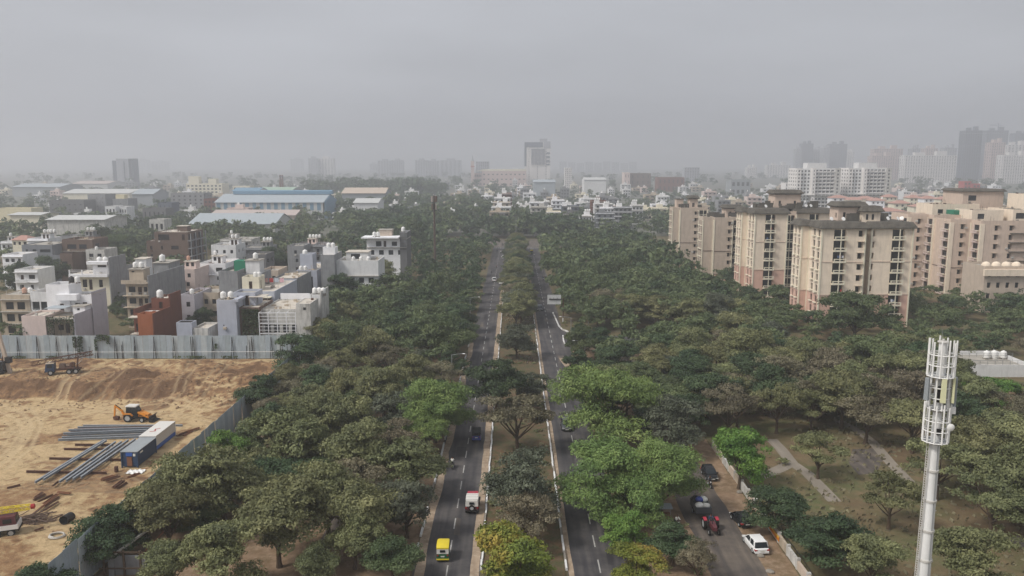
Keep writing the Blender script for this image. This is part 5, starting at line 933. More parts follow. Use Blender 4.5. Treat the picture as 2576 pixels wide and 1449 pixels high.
def wing(root, x0, x1, y0, y1, zt, n, zpink, front=(), fslots=(), left=(), lw=2.2, roofskirt=True, wall='wall_apart', wallL=None, wash=.4, seed=0, right=()):
    """one shaft of a block. front: x of balcony stacks; fslots: x of narrow window columns; left: y of window columns of the left wall"""
    r = random.Random(seed); fh = zt / n; FH_ = []; RH = []
    for xc in front: FH_ += [(xc - 1.65, xc + 1.65, j * fh + .12, j * fh + fh - .32) for j in range(n)]
    for xc, wd in fslots: FH_ += [(xc - wd / 2, xc + wd / 2, j * fh + .8, j * fh + fh - .6) for j in range(n)]
    LH = [(yc - lw / 2 + .35, yc + lw / 2 - .35, j * fh + .75, j * fh + fh - .5) for yc in left for j in range(n)]
    RH = [(yc - .7, yc + .7, j * fh + .9, j * fh + fh - .6) for yc in right for j in range(n)]
    zp = round(zpink / fh) * fh
    for a0, a1, wm in ((0, zp, 'wall_apart_pink'), (zp, zt, wall)):
        if a1 - a0 < .1: continue
        b = MB(root.location); sel = lambda H: [h for h in H if h[2] > a0 and h[3] < a1]
        wall_holes(b, 'y', y0, x0, x1, a0, a1, sel(FH_), -1, .9); wall_holes(b, 'x', x0, y0, y1, a0, a1, sel(LH), -1, .3); wall_holes(b, 'x', x1, y0, y1, a0, a1, sel(RH), 1, .3); b.quad((x0, y1, a0), (x1, y1, a0), (x1, y1, a1), (x0, y1, a1)); b.build('wall', wm, root)
    for h in FH_: pane(root, 'window', 'y', y0, h, -1, 'glass', .9, root.location)
    for h in LH: pane(root, 'window', 'x', x0, h, -1, 'glass', .3, root.location)
    for h in RH: pane(root, 'window', 'x', x1, h, 1, 'glass', .3, root.location)
    for xc in front:
        bal_stack(root, xc, y0 + .0, 3.4, .0, n, fh)
        for j in range(n):
            if r.random() < wash and j > 1:
                for q in range(r.randint(1, 3)): link_mesh('laundry', r.choice(r.choice(clm)), None, root, Vector((xc + r.uniform(-1.2, 1.2), y0 - .6, j * fh + 1.0 + r.uniform(.4, .9))) - root.location)
    for xc, wd in fslots:
        for j in range(n):
            if wd > .8 and r.random() < .4: link_mesh('air_conditioner', ac_mesh, None, root, Vector((xc + r.choice([-1, 1]) * (wd / 2 + .5), y0 - .2, j * fh + 1.0 + r.uniform(0, .8))) - root.location)
            if wd > .8: link_mesh('sun_shade', shade_mesh, None, root, Vector((xc, y0 - .27, j * fh + fh - .5)) - root.location)
    for yc in left:     # box frames round the side windows: sill shelf and fins
        b = MB(root.location)
        for j in range(n):
            b.box(x0 - .55, x0 - .003, yc - lw / 2 + .15, yc + lw / 2 - .15, j * fh + .52, j * fh + .74)
        b.build('window_ledge', 'wall_cream', root)
    b = MB(root.location)
    for zz in (zp, zp + 3 * fh): b.box(x0 - .12, x1 + .12, y0 - .12, y1, zz - .12, zz + .1)
    b.build('string_course', 'wall_brown' if wall != 'wall_apart' else 'wall_apart_dark', root)
    b = MB(root.location)
    for (xx, yy) in ((x0, y0), (x1, y0)): b.box(xx - .18, xx + .18, yy - .18, yy + .18, 0, zt - .01)
    b.build('corner_pilaster', 'wall_cream', root)
    if roofskirt: skirt(root, x0, x1, y0, y1, zt)
    else: block(root, x0 + .003, x1 - .003, y0 + .003, y1 - .003, zt + .001, zt + .05, wall, 1.0, [], [], [], 'roof_stain', name='parapet')
    FOOT.append((x0, x1, y0, y1))
def dishes(root, pts, which):
    for i, (x, y, z) in enumerate(pts):
        d_ = thing('satellite_dish', '%s white satellite dish from the left on the %s cream apartment block roof' % (ORD[i], which), 'satellite dish', (x, y, z), rnd.uniform(-.6, .6), 'rooftop satellite dishes')
        MB().lathe((0, 0, 0), [(.02, 0), (.3, .05), (.55, .17), (.57, .18), (.53, .19)], 14).build('bowl', 'plastic_white', d_, True, (0, -.1, .95), (R(60), 0, 0)); MB().cyl((0, 0, 0), (0, 0, .95), .05).build('post', 'grey_rail', d_)
def rooftop(o, x0, x1, y0, y1, z, tower=None, seed=0):
    r = random.Random(seed); b = MB(o.location)
    for k in range(9):
        a = r.uniform(x0 + 1, x1 - 4); c = r.uniform(y0 + 1, y1 - 3); b.box(a, a + r.uniform(2, 5), c, c + .25, z, z + r.uniform(1, 2.4)); b.box(a, a + .25, c + .26, c + r.uniform(1.5, 4), z, z + r.uniform(1, 2.2))
    b.build('roof_walls', 'roof_stain', o)['kind'] = 'stuff'
    if tower:
        tx0, tx1, ty0, ty1, tz = tower; block(o, tx0, tx1, ty0, ty1, z, tz, 'wall_apart_dark', 0, [(tx0 + 1.4, tx0 + 2.2, z + .8, z + 2.6), (tx1 - 2.4, tx1 - 1.6, z + .8, z + 2.6)], [], [(ty0 + 1, ty0 + 2, z + 1, z + 2.4)], 'roof_stain', name='lift_house'); skirt(o, tx0, tx1, ty0, ty1, tz + .2, .8, 1.3)
# nearest block
o = thing('apartment_block', 'cream apartment block with dark sloping eaves, nearest the camera', 'apartment block', (97, 217, 0)); zt = dep(2100, 575, 217).z
wing(o, 84.2, 96.0, 217, 226, zt, 9, 9.2, [89.1], [(94.8, 1.3)], [219.2, 222.6], seed=3); wing(o, 81.9, 84.15, 226.05, 233, zt, 9, 9.2, [], [], [228, 231], lw=1.9, seed=5, roofskirt=False); skirt(o, 81.9, 84.5, 226.3, 233, zt); wing(o, 96.05, 98.2, 221, 231, zt - .4, 9, 9.2, [], [(96.9, .7)], [], roofskirt=False, wall='wall_apart_dark', seed=4); wing(o, 98.25, 109.6, 218.2, 232, zt - .05, 9, 9.2, [105.6], [(98.9, .55)], [], seed=8, right=[222, 227])
rooftop(o, 86, 108, 220, 231, zt + 1.4, (91, 98.5, 224, 230, zt + 5.4), 2); dishes(o, [(87.5, 220, zt + 1.5), (90.5, 219.2, zt + 1.5), (103.5, 221, zt + 1.5), (106, 220.5, zt + 1.5), (108, 222, zt + 1.5)], 'nearest')
block(o, 97, 102, 222, 226, zt + 1.3, zt + 4.2, 'wall_apart', 0, [(98, 98.7, zt + 2, zt + 3.6), (99.6, 100.3, zt + 2, zt + 3.6)], [], [], 'roof_stain', name='lift_house'); skirt(o, 97, 102, 222, 226, zt + 4.3, .8, 1.6)
# second block
o = thing('apartment_block', 'cream and pink apartment block with dark sloping eaves, second from the camera', 'apartment block', (87, 268, 0)); zt = dep(1940, 538, 268).z
wing(o, 81.2, 92.0, 268, 277, zt, 9, 10.5, [86.3], [], [270.4, 274], seed=11); wing(o, 79.3, 81.15, 277.05, 284, zt, 9, 10.5, [], [], [279, 282], lw=1.9, seed=12, roofskirt=False); skirt(o, 79.3, 81.6, 277.3, 284, zt); wing(o, 92.05, 96.5, 272.5, 284, zt - .5, 9, 10.5, [94.3], [], [], roofskirt=False, wall='wall_apart_dark', seed=14, wash=.1); wing(o, 96.55, 110, 276, 288, zt - .3, 9, 10.5, [104], [], [], seed=15)
rooftop(o, 83, 108, 270, 284, zt + 1.4, (90, 99, 276, 283, zt + 6.2), 5); dishes(o, [(85, 270, zt + 1.5)] + [(98 + k * 1.6, 277, zt + 1.3) for k in range(4)], 'second')
# pale brown blocks further back
o = thing('apartment_block', 'pale brown apartment block with flat parapet, third from the camera', 'apartment block', (80, 305, 0)); zt = dep(1800, 553, 305).z
wing(o, 72.4, 76.4, 305, 312, zt, 8, 3, [], [], [307, 310], wall='wall_tan', roofskirt=False, seed=21, wash=0); wing(o, 76.45, 83.4, 303.5, 314, zt, 8, 3, [], [(82.2, .9)], [306, 309], wall='wall_tan', roofskirt=False, seed=22); wing(o, 83.45, 88.6, 306, 316, zt, 8, 3, [86.1], [], [], wall='wall_tan', roofskirt=False, seed=24, wash=.3); rooftop(o, 74, 88, 307, 314, zt + .3, (82, 88, 309, 315, zt + 4), 8)
o = thing('apartment_block', 'pale brown apartment block with two roof cabins, farthest beside the trees', 'apartment block', (75, 345, 0)); zt = dep(1730, 528, 345).z
wing(o, 68.6, 71.6, 345, 352, zt, 9, 3, [], [], [347, 350], wall='wall_tan', roofskirt=False, seed=31, wash=0); wing(o, 71.65, 79.6, 343.5, 354, zt, 9, 3, [], [(78.3, .9)], [346, 350], wall='wall_tan', roofskirt=False, seed=32); wing(o, 79.65, 84, 346, 356, zt, 9, 3, [82], [(80.2, .6)], [], wall='wall_tan', roofskirt=False, seed=34, wash=.3); rooftop(o, 70, 83, 347, 353, zt + .3, (76.5, 80, 348, 352, zt + 4.6), 9); block(o, 71, 74, 349, 353, zt, zt + 4.4, 'wall_apart_dark', 0, [], [], [], 'roof_stain', name='lift_house')
# brown ribbed blocks at the right
o = thing('apartment_block', 'brown apartment block with pink balcony columns, left of the ribbed pair', 'apartment block', (150, 282, 0)); zt = dep(2360, 549, 282).z
for k, (a, c, e) in enumerate(((142.4, 149.6, 288), (149.65, 164.5, 284))):
    wing(o, a, c, e, e + 13, zt, 8, 0, [], [(154.4, 1.1), (160.5, 1.4)] if k else [(146.5, 1.1)], [e + 2.4], lw=3.4, wall='wall_apart_dark', roofskirt=False, seed=41 + k * 2, wash=0); bal_stack(o, e + 2.4, a, 3.0, 0, 8, zt / 8, 'x', 'wall_pink')
    b = MB(o.location); b.box(a - .1, a + 1.1, e - .2, e - .003, 0, zt); b.build('pilaster', 'wall_apart', o)
b = MB(o.location)
for j in range(1, 8): b.box(157, 164, 283.2, 283.99, j * zt / 8 - .1, j * zt / 8 + .05)
b.build('ledge', 'roof_stain', o); block(o, 153, 170, 292, 304, zt, zt + 4, 'wall_apart', .5, [(155, 157, zt + 1, zt + 2.6), (162, 164, zt + 1, zt + 2.6)], [], [], 'roof_stain', name='roof_cabin'); block(o, 166, 181, 296, 310, zt, zt + 8.5, 'wall_apart_dark', .4, [(168, 171, zt + 5.5, zt + 7.5)], [(299, 301, zt + 5, zt + 7)], [], 'roof_stain', name='roof_cabin')
skirt(o, 166, 181, 296, 310, zt + 8.9, .7, .9, 'roof_stain'); b = MB(o.location); b.box(157, 166, 285, 290, zt + 1.1, zt + 2.6); b.build('sheet_enclosure', 'sheet_green', o)
o = thing('apartment_block', 'brown apartment block with pink balcony columns, right of the ribbed pair', 'apartment block', (165, 268, 0)); zt = dep(2450, 563, 268).z
for k, (a, c, e) in enumerate(((150.2, 157.2, 274), (157.25, 190, 268))):
    wing(o, a, c, e, e + 13, zt, 8, 0, [], [(162.5, 1.2), (167.5, 1.3), (174, 1.6), (178.5, 1.6), (185, 1.4)] if k else [(154.4, 1.2)], [e + 2.6], lw=3.8, wall='wall_apart_dark', roofskirt=False, seed=51 + k * 2, wash=0); bal_stack(o, e + 2.6, a, 3.4, 0, 8, zt / 8, 'x', 'wall_pink')
    b = MB(o.location); b.box(a - .1, a + 1.2, e - .2, e - .003, 0, zt); b.build('pilaster', 'wall_apart', o)
b = MB(o.location)
for j in range(1, 8): b.box(167, 181, 267.1, 267.99, j * zt / 8 - .1, j * zt / 8 + .05)
b.build('ledge', 'roof_stain', o); block(o, 159, 170, 277, 288, zt, zt + 3.6, 'wall_apart', .5, [(161, 163.4, zt + 1, zt + 2.8)], [], [], 'roof_stain', name='roof_cabin'); block(o, 172, 192, 275, 290, zt, zt + 4, 'wall_apart', .4, [(173, 176, zt + 1.2, zt + 3.2)], [], [], 'roof_stain', name='roof_cabin'); block(o, 180, 194, 282, 292, zt + 4, zt + 9, 'wall_apart', .4, [(182, 186, zt + 5.5, zt + 7.8)], [], [], 'roof_stain', name='roof_cabin')
# cream block with little domes at the picture edge
o = thing('apartment_block', 'low cream block with little roof domes at the picture edge', 'apartment block', (155, 240, 0)); x0, x1, z = ux(2479, 2600, 664, 240); slabblock(None, None, None, x0, x1, 240, 252, 0, z - 1.5, 5, 4, 'wall_tan', root=o, fillx=.4); b = MB(o.location); b.box(x0 - .5, x1, 239, 240 - .02, z - 3.6, z - 1.6); b.build('ledge', 'wall_apart', o)
for k in range(4): MB(o.location).lathe((x0 + 2 + k * 3.1, 243, z - 1.0), [(1.35, 0), (1.3, .5), (1.0, 1.0), (.5, 1.3), (.05, 1.4)], 14).build('dome', 'wall_apart', o, True)
# low white terrace among trees, right edge
o = thing('house', 'low white terraced house with tanks among the trees at the picture edge', 'house', (105, 160, 0)); x0, x1, z = ux(2447, 2600, 918, 165); block(o, x0, x1, 165, 178, 0, z - .9, 'wall_white', .9, [(x0 + 2 + 3 * k, x0 + 3.4 + 3 * k, 2.2, 3.6) for k in range(3)], [], [], 'roof_cement'); b = MB(o.location)
for yy in (165.1, 172): 
    for zz in (.4, .9): b.bar((x0, yy, z + zz), (x1, yy, z + zz), .06)
    for k in range(9): b.bar((x0 + k * 1.6, yy, z), (x0 + k * 1.6, yy, z + .9), .06)
b.build('railing', 'grey_rail', o); tanks('low white terrace at the picture edge', x0 + 8.2, 174, z - .9, 3, 1.3, dx=1.9)
# villas with red hipped roofs
for i, (u0, u1, v, Y) in enumerate(((2094, 2137, 498, 700), (2136, 2170, 503, 690), (2160, 2205, 500, 720), (2192, 2226, 505, 680), (2228, 2258, 496, 730), (2289, 2320, 498, 690), (2326, 2358, 500, 670), (2367, 2397, 502, 655), (2250, 2292, 512, 640), (2202, 2282, 532, 560), (2300, 2350, 520, 610), (2120, 2160, 516, 640), (2360, 2410, 518, 600))):
    x0, x1, z = ux(u0, u1, v, Y); o = thing('villa', 'cream villa with a red hipped roof beyond the blocks, %s from the road' % ORD[i], 'villa', ((x0 + x1) / 2, Y, 0), 0, 'villas with red hipped roofs'); fl = max(2, round(z / 3.3)); slabblock(None, None, None, x0, x1, Y, Y + 11, 0, z, 3, fl, 'wall_cream' if i % 3 else 'wall_bright', root=o, fillx=.4, par=.05)
    c = (x0 + x1) / 2; MB(o.location).add([(x0 - .8, Y - .8, z + .05), (x1 + .8, Y - .8, z + .05), (x1 + .8, Y + 11.8, z + .05), (x0 - .8, Y + 11.8, z + .05), (c - 2, Y + 5.5, z + 2.4), (c + 2, Y + 5.5, z + 2.4)], [(0, 1, 5, 4), (1, 2, 5), (2, 3, 4, 5), (3, 0, 4), (0, 3, 2, 1)]).build('hipped_roof', 'roof_tile_red', o)
    MB(o.location).box(x0 - 2.5, x1 + 2.5, Y - 2.5, Y - .03, 0, z * .55).build('lower_storey', 'wall_bright', o)
pb('building', 'red building among the far houses at the right', 'building', 2426, 2444, 456, 1100, 14, 2, 4, 'wall_red'); pb('building', 'lower red building beside the taller red one', 'building', 2448, 2466, 462, 1110, 14, 2, 3, 'wall_red'); pb('building', 'long orange roofed works far right of the hotel', 'building', 1656, 1722, 446, 1300, 30, 6, 2, 'wall_brick_and_shade', fillx=.3); pb('building', 'big grey brown works hall right of the hotel', 'building', 1585, 1638, 436, 1350, 40, 4, 3, 'wall_brown', fillx=.2); pb('building', 'pinkish end of the grey brown works hall', 'building', 1571, 1585, 434, 1345, 30, 2, 3, 'wall_pink', fillx=.2); pb('office_tower', 'slim pale tower between hotel and works hall', 'tower', 1421, 1439, 422, 1500, 18, 4, 10, 'tower_white')
pb('building', 'white office block left of the white twins', 'building', 1977, 2010, 460, 1000, 18, 8, 5, 'tower_white'); pb('building', 'flat slate roofed hall left of the white twins', 'building', 1840, 1888, 452, 1150, 30, 4, 2, 'sheet_grey'); pb('office_tower', 'hazy grey tower pair left of the white twins', 'tower', 1722, 1760, 421, 1900, 24, 6, 10, 'tower_grey')
# houses beyond the junction
JH = [(1262, 1287, 486, 640, 'wall_brick_and_shade', 'brick topped house at the head of the stepped row'), (1243, 1284, 497, 615, 'wall_white', 'white house second from the top of the stepped row'), (1240, 1283, 508, 590, 'wall_beige', 'beige house third in the stepped row'), (1236, 1286, 520, 565, 'wall_white', 'white stepped house in the middle of the row'), (1231, 1284, 532, 545, 'wall_beige', 'beige house fifth in the stepped row'), (1228, 1274, 545, 525, 'wall_darkcement', 'grey house nearest the junction in the stepped row'),
      (1332, 1378, 508, 590, 'wall_white', 'white house right of the road axis beyond the junction'), (1376, 1408, 496, 620, 'wall_beige', 'tall beige house with a pink roof beyond the junction'), (1388, 1420, 503, 600, 'wall_bright', 'bright white house with three windows beyond the junction'), (1374, 1411, 532, 540, 'wall_cream', 'cream house with balcony nearest the junction'), (1414, 1456, 518, 570, 'tower_dark', 'dark glass fronted house beyond the junction'), (1360, 1392, 518, 575, 'wall_cement', 'grey house behind the cream balcony house'), (1418, 1448, 538, 530, 'wall_darkcement', 'low grey pavilion before the dark glass house'), (1458, 1490, 542, 520, 'wall_bright', 'small white house right of the grey pavilion'),
      (1488, 1525, 505, 600, 'wall_brick_and_shade', 'brick framed unfinished house behind white terraces'), (1496, 1542, 512, 580, 'wall_white', 'white house beside the brick framed one'), (1512, 1545, 522, 560, 'wall_bright', 'white roof house with two tanks, right group'), (1545, 1590, 520, 555, 'wall_cement', 'open framed grey house in the right group'), (1500, 1545, 535, 535, 'wall_slate', 'slate house below the white roof house'), (1590, 1618, 516, 600, 'wall_white', 'white house at the end of the right group'), (1335, 1375, 520, 560, 'wall_old', 'old house at the road axis behind the big trees')]
for i, (u0, u1, v, Y, wl, lb) in enumerate(JH):
    r = random.Random(i); x0, x1, z = ux(u0, u1, v, Y); o = slabblock('house', lb, 'house', x0, x1, Y, Y + 11, 0, z - .7, r.randint(3, 4), max(2, round(z / 3.2)), wl, 2, 'roof_light', r.uniform(.35, .6), .45, group='houses beyond the junction', par=.7); fh = z / max(2, round(z / 3.2))
    b = MB(o.location)
    for j in range(1, max(2, round(z / 3.2)) + 1): b.box(x0 - .3, x1 + .3, Y - 1.2, Y - .01, j * fh - .7, j * fh - .45)
    b.build('ledge', r.choice(['wall_white', 'wall_bright', 'roof_cement']), o); hx = x0 + r.random() * (x1 - x0 - 4); MB(o.location).box(hx, hx + 3.6, Y + 4, Y + 8, z - .8, z + 2.2).build('stair_hut', r.choice([wl, 'wall_bright']), o)
    if r.random() < .7: tanks(lb, hx + .9, Y + 5.5, z + 2.2, r.randint(1, 3), 1.2)

# ------------------------------------------------------------------ smaller far houses: one model each per kind, copied
def far_house(seed):
    r = random.Random(seed); b = MB(); w_, d, fl = r.uniform(7, 12), r.uniform(9, 14), r.choice([2, 2, 3, 3]); z = fl * 3.2
    hs_ = [(-w_ / 2 + w_ * (i + .25) / 3, -w_ / 2 + w_ * (i + .75) / 3, j * 3.2 + .9, j * 3.2 + 2.4) for i in range(3) for j in range(fl)]
    wall_holes(b, 'y', 0, -w_ / 2, w_ / 2, 0, z + .8, hs_, -1, .5)
    b.quad((-w_ / 2, 0, 0), (-w_ / 2, d, 0), (-w_ / 2, d, z + .8), (-w_ / 2, 0, z + .8)); b.quad((w_ / 2, 0, 0), (w_ / 2, d, 0), (w_ / 2, d, z + .8), (w_ / 2, 0, z + .8)); b.quad((-w_ / 2, d, 0), (w_ / 2, d, 0), (w_ / 2, d, z + .8), (-w_ / 2, d, z + .8)); hx = r.uniform(-w_ / 2 + .2, w_ / 2 - 4)
    b.box(hx, hx + 3.6, d * .4, d * .4 + 3.6, z + .01, z + 2.9)
    for j in range(1, fl + 1): b.box(-w_ / 2, w_ * r.uniform(0, .5), -1.2, -.01, j * 3.2 - .2, j * 3.2 + (.7 if r.random() < .5 else 0))
    g_ = MB().box(-w_ / 2 + .5, w_ / 2 - .5, .5, d - .2, 0, z - .2); q = MB().box(-w_ / 2 + .02, w_ / 2 - .02, .02, d - .02, z - .15, z)
    tk = MB().lathe((hx + 1.2, d * .4 + 1.5, z + 2.9), [(.6, 0), (.62, 1.0), (.4, 1.3), (.1, 1.4)], 8)
    return (b, g_, q, tk, fl, w_)
FARM = []
for i in range(8):
    b, g_, q, tk, fl, w_ = far_house(100 + i)
    FARM.append(([b.mesh('wall', m_) for m_ in ('wall_white', 'wall_bright', 'wall_cement', 'wall_beige', 'wall_cream', 'wall_pink')], g_.mesh('glazing', 'dark_inside'), q.mesh('roof', 'roof_light'), tk.mesh('tank', 'plastic_white', True), fl, w_))
CN = ['white', 'bright white', 'grey', 'beige', 'cream', 'pinkish']
def free(x, y, r_): return not any(a - r_ < x < b_ + r_ and c - r_ < y < d + r_ for a, b_, c, d in FOOT)
def band_of(Y): return ['by the cream blocks', 'by the striped warehouse', 'by the white twins', 'halfway to the hotel', 'by the hotel tower'][0 if Y < 520 else 1 if Y < 720 else 2 if Y < 950 else 3 if Y < 1300 else 4]
far = []; r = random.Random(99); tries = 0
while len(far) < 222 and tries < 9000:
    tries += 1; Y = 560 * (2.9 ** r.random()); side = r.random(); u = r.uniform(1130, 2570) if side < .68 else r.uniform(0, 1130); x = (u - VPX) * Y / FPX
    if abs(x) < 15 and Y < 520: continue
    if not free(x, Y, 8) or any(math.hypot(x - a, Y - c) < 15 for a, c, *_ in far): continue
    if side >= .68 and Y < 650 and u > 880: continue
    far.append((x, Y, r.randrange(8), r.choices(range(6), [4, 2, 4, 3, 2, 2])[0]))
bands = {}
for f in sorted(far, key=lambda f: abs(f[0])): bands.setdefault((band_of(f[1]), f[0] > 0), []).append(f)
for (bd, rt), fsx in bands.items():
    cnt = {}
    for (x, Y, k, c) in fsx:
        me_, g_, q, tk, fl, w_ = FARM[k]; key = (CN[c], fl); n_ = cnt[key] = cnt.get(key, -1) + 1
        o = thing('house', '%s %s %s storey house from the road, %s side, %s' % (ORD[n_], CN[c], {2: 'two', 3: 'three'}[fl], 'right' if rt else 'left', bd), 'house', (x, Y, 0), 0, 'far flat roofed houses'); o.scale = (r.uniform(1.0, 1.7), 1.2, r.uniform(.95, 1.3))
        for nm, mm in (('wall', me_[c]), ('glazing', g_), ('roof', q), ('tank', tk)): link_mesh(nm, mm, None, o)
        FOOT.append((x - w_ / 2, x + w_ / 2, Y, Y + 12))
# ------------------------------------------------------------------ vehicles (models face +y)
def paint(name, col, rough=.35): return mat(name, col, rough, .04, 2.0, spec=.5)
paint('paint_white', '#e2e2e0'); paint('paint_black', '#17191c'); paint('paint_darkgrey', '#45484c'); paint('paint_red', '#a3263a'); paint('paint_green', '#1d5a3a'); paint('paint_yellow', '#d8c22e', .6); paint('paint_blue', '#3b4a93'); paint('paint_orange', '#d98a23', .5); paint('paint_maroon', '#5a2a30', .5); paint('lamp_red', '#a02020'); paint('lamp_clear', '#d9dad6'); paint('canvas_dark', '#2e2e30', .9); paint('canvas_white', '#cfccc6', .8); paint('plate', '#d8d8d0', .6)
paint('paint_navy', '#1d3a5c', .6); paint('skin', '#6b4a38', .7); paint('hair', '#141212', .8); paint('paint_silver', '#a9acad')
_wh = {}
def wheel(root, x, y, r, wd, name='wheel'):
    k = (round(r, 2), round(wd, 2))
    if k not in _wh:
        n = 18; t = MB(); prof = [(r * .62, -wd / 2), (r * .94, -wd / 2), (r, -wd * .35), (r, wd * .35), (r * .94, wd / 2), (r * .62, wd / 2)]
        for i in range(n):
            a0, a1 = 6.28318 * i / n, 6.28318 * (i + 1) / n
            for (ra, xa), (rb, xb) in zip(prof[:-1], prof[1:]):
                t.quad((xa, ra * math.cos(a0), ra * math.sin(a0)), (xa, ra * math.cos(a1), ra * math.sin(a1)), (xb, rb * math.cos(a1), rb * math.sin(a1)), (xb, rb * math.cos(a0), rb * math.sin(a0)))
        rim = MB().cyl((-wd * .42, 0, 0), (wd * .42, 0, 0), r * .63, n=12); _wh[k] = (t.mesh('tyre', 'black_rubber', True), rim.mesh('rim', 'paint_silver', True))
    e = bpy.data.objects.new(name, None); COL.objects.link(e); e.parent = root; e.location = (x, y, r); e.empty_display_size = .1
    link_mesh('tyre', _wh[k][0], None, e); link_mesh('rim', _wh[k][1], None, e); return e
def ring(y, w_, z0, zs, z1, tw): return [(-w_ * .94, y, z0), (w_ * .94, y, z0), (w_, y, zs), (w_ * .98, y, z1 - .08), (tw, y, z1), (-tw, y, z1), (-w_ * .98, y, z1 - .08), (-w_, y, zs)]
def car(label, x, y, rz, m, L=4.2, wd=1.75, h=1.5, suv=False, name='parked_car', proto_=None, cat='car'):
    if proto_: return copy_tree(proto_, None, (x, y, .025), rz, label)
    o = thing(name, label, cat, (0, 0, 0)); a = L / 2; w_ = wd / 2; hb = .88 if not suv else 1.0; hh = hb - .05; hoodL = .25 if not suv else .26
    b = MB(); b.loft([ring(-a, w_ * .86, .38, .55, hb - .12, w_ * .72), ring(-a + .12, w_ * .95, .28, .5, hb - .02, w_ * .84), ring(-a + .8, w_, .22, .5, hb, w_ * .9), ring(0, w_, .2, .5, hb, w_ * .9), ring(a - L * hoodL, w_, .2, .5, hb, w_ * .9), ring(a - .5, w_ * .96, .22, .48, hh - .12, w_ * .84), ring(a - .1, w_ * .86, .28, .46, hh - .25, w_ * .74), ring(a, w_ * .76, .36, .46, hh - .34, w_ * .62)])
    body = b.build('body', m, o, True); zt = h
    rear = -a + (.12 if suv else .16); fr = a - L * hoodL
    def sec(y_, wb, wt, zb, z_): return [(-wb, y_, zb), (wb, y_, zb), (wt, y_, z_), (-wt, y_, z_)]
    b = MB(); b.loft([sec(rear, w_ * .86, w_ * .84, hb - .05, hb), sec(rear + .38, w_ * .88, w_ * .74, hb - .05, zt - .08), sec(rear + .9, w_ * .89, w_ * .76, hb - .05, zt - .04), sec(fr - 1.0, w_ * .89, w_ * .75, hb - .05, zt - .05), sec(fr - .65, w_ * .88, w_ * .72, hb - .05, zt - .12), sec(fr + .15, w_ * .85, w_ * .82, hb - .05, hb)]); b.build('window_glass', 'glass', o, True)
    b = MB(); b.loft([sec(rear + .30, w_ * .76, w_ * .72, zt - .12, zt - .06), sec(rear + .6, w_ * .79, w_ * .70, zt - .08, zt), sec(fr - 1.2, w_ * .79, w_ * .70, zt - .08, zt), sec(fr - .72, w_ * .76, w_ * .70, zt - .14, zt - .09)]); b.build('roof', m, o, True)
    b = MB()
    for s in (-1, 1):
        b.bar((s * w_ * .80, rear + .5, zt - .08), (s * w_ * .90, rear + .28, hb - .02), .16, .1); b.bar((s * w_ * .78, fr - .7, zt - .12), (s * w_ * .88, fr + .12, hb - .02), .08); b.bar((s * w_ * .79, (rear + fr) / 2, zt - .06), (s * w_ * .91, (rear + fr) / 2, hb - .02), .1)
    b.build('pillars', m, o)
    for s in (-1, 1):
        MB().box(s * w_ * .80 - .16, s * w_ * .80 + .16, -a - .015, -a + .25, hb - .28, hb - .12).build('tail_light', 'lamp_red', o); MB().box(s * w_ * .66 - .17, s * w_ * .66 + .17, a - .25, a - .02, hh - .40, hh - .27).build('headlight', 'lamp_clear', o)
        MB().box(s * (w_ + .02), s * (w_ + .18), fr - .25, fr - .05, hb - .02, hb + .14).build('mirror', m, o)
        for yy in (-a + .78, a - .82): wheel(o, s * (w_ - .1), yy, .33 if not suv else .37, .2)
    MB().box(-w_ * .9, w_ * .9, -a - .04, -a + .1, .3, .5).build('bumper', 'canvas_dark' if suv else m, o); MB().box(-.26, .26, -a - .06, -a - .041, .52, .64).build('number_plate', 'plate', o); MB().box(-.26, .26, a, a + .02, .36, .48).build('number_plate', 'plate', o)
    o.location = (x, y, .025); o.rotation_euler = (0, 0, rz); return o
white_hatch = car('white parked car with dark rear window nearest the camera', 28.6, 88.6, .10, 'paint_white', 4.3, 1.8, 1.56)
black_hatch = car('black parked car in front of the white one', 28.8, 95.2, .16, 'paint_black', 3.8, 1.68, 1.52)
dark_suv = car('dark grey car coming nearer under the feathery tree', 9.0, 131.5, R(180), 'paint_darkgrey', 4.0, 1.75, 1.62, True, 'car'); car('black car facing the camera behind the motorcycle', 28.4, 110, R(183), None, proto_=black_hatch)
car('dark car passing the billboard', 8.0, 243, R(180), None, proto_=dark_suv); white_sedan = car('white car driving away beside the median, nearer of the far pair', -4.9, 298, 0, 'paint_white', 4.4, 1.78, 1.5, False, 'car'); car('white van-like car in the outer lane beside the other', -7.6, 304, 0, 'paint_white', 3.6, 1.6, 1.75, True, 'car'); car('white car driving away nearest the far junction', -5.0, 380, 0, None, proto_=white_sedan)
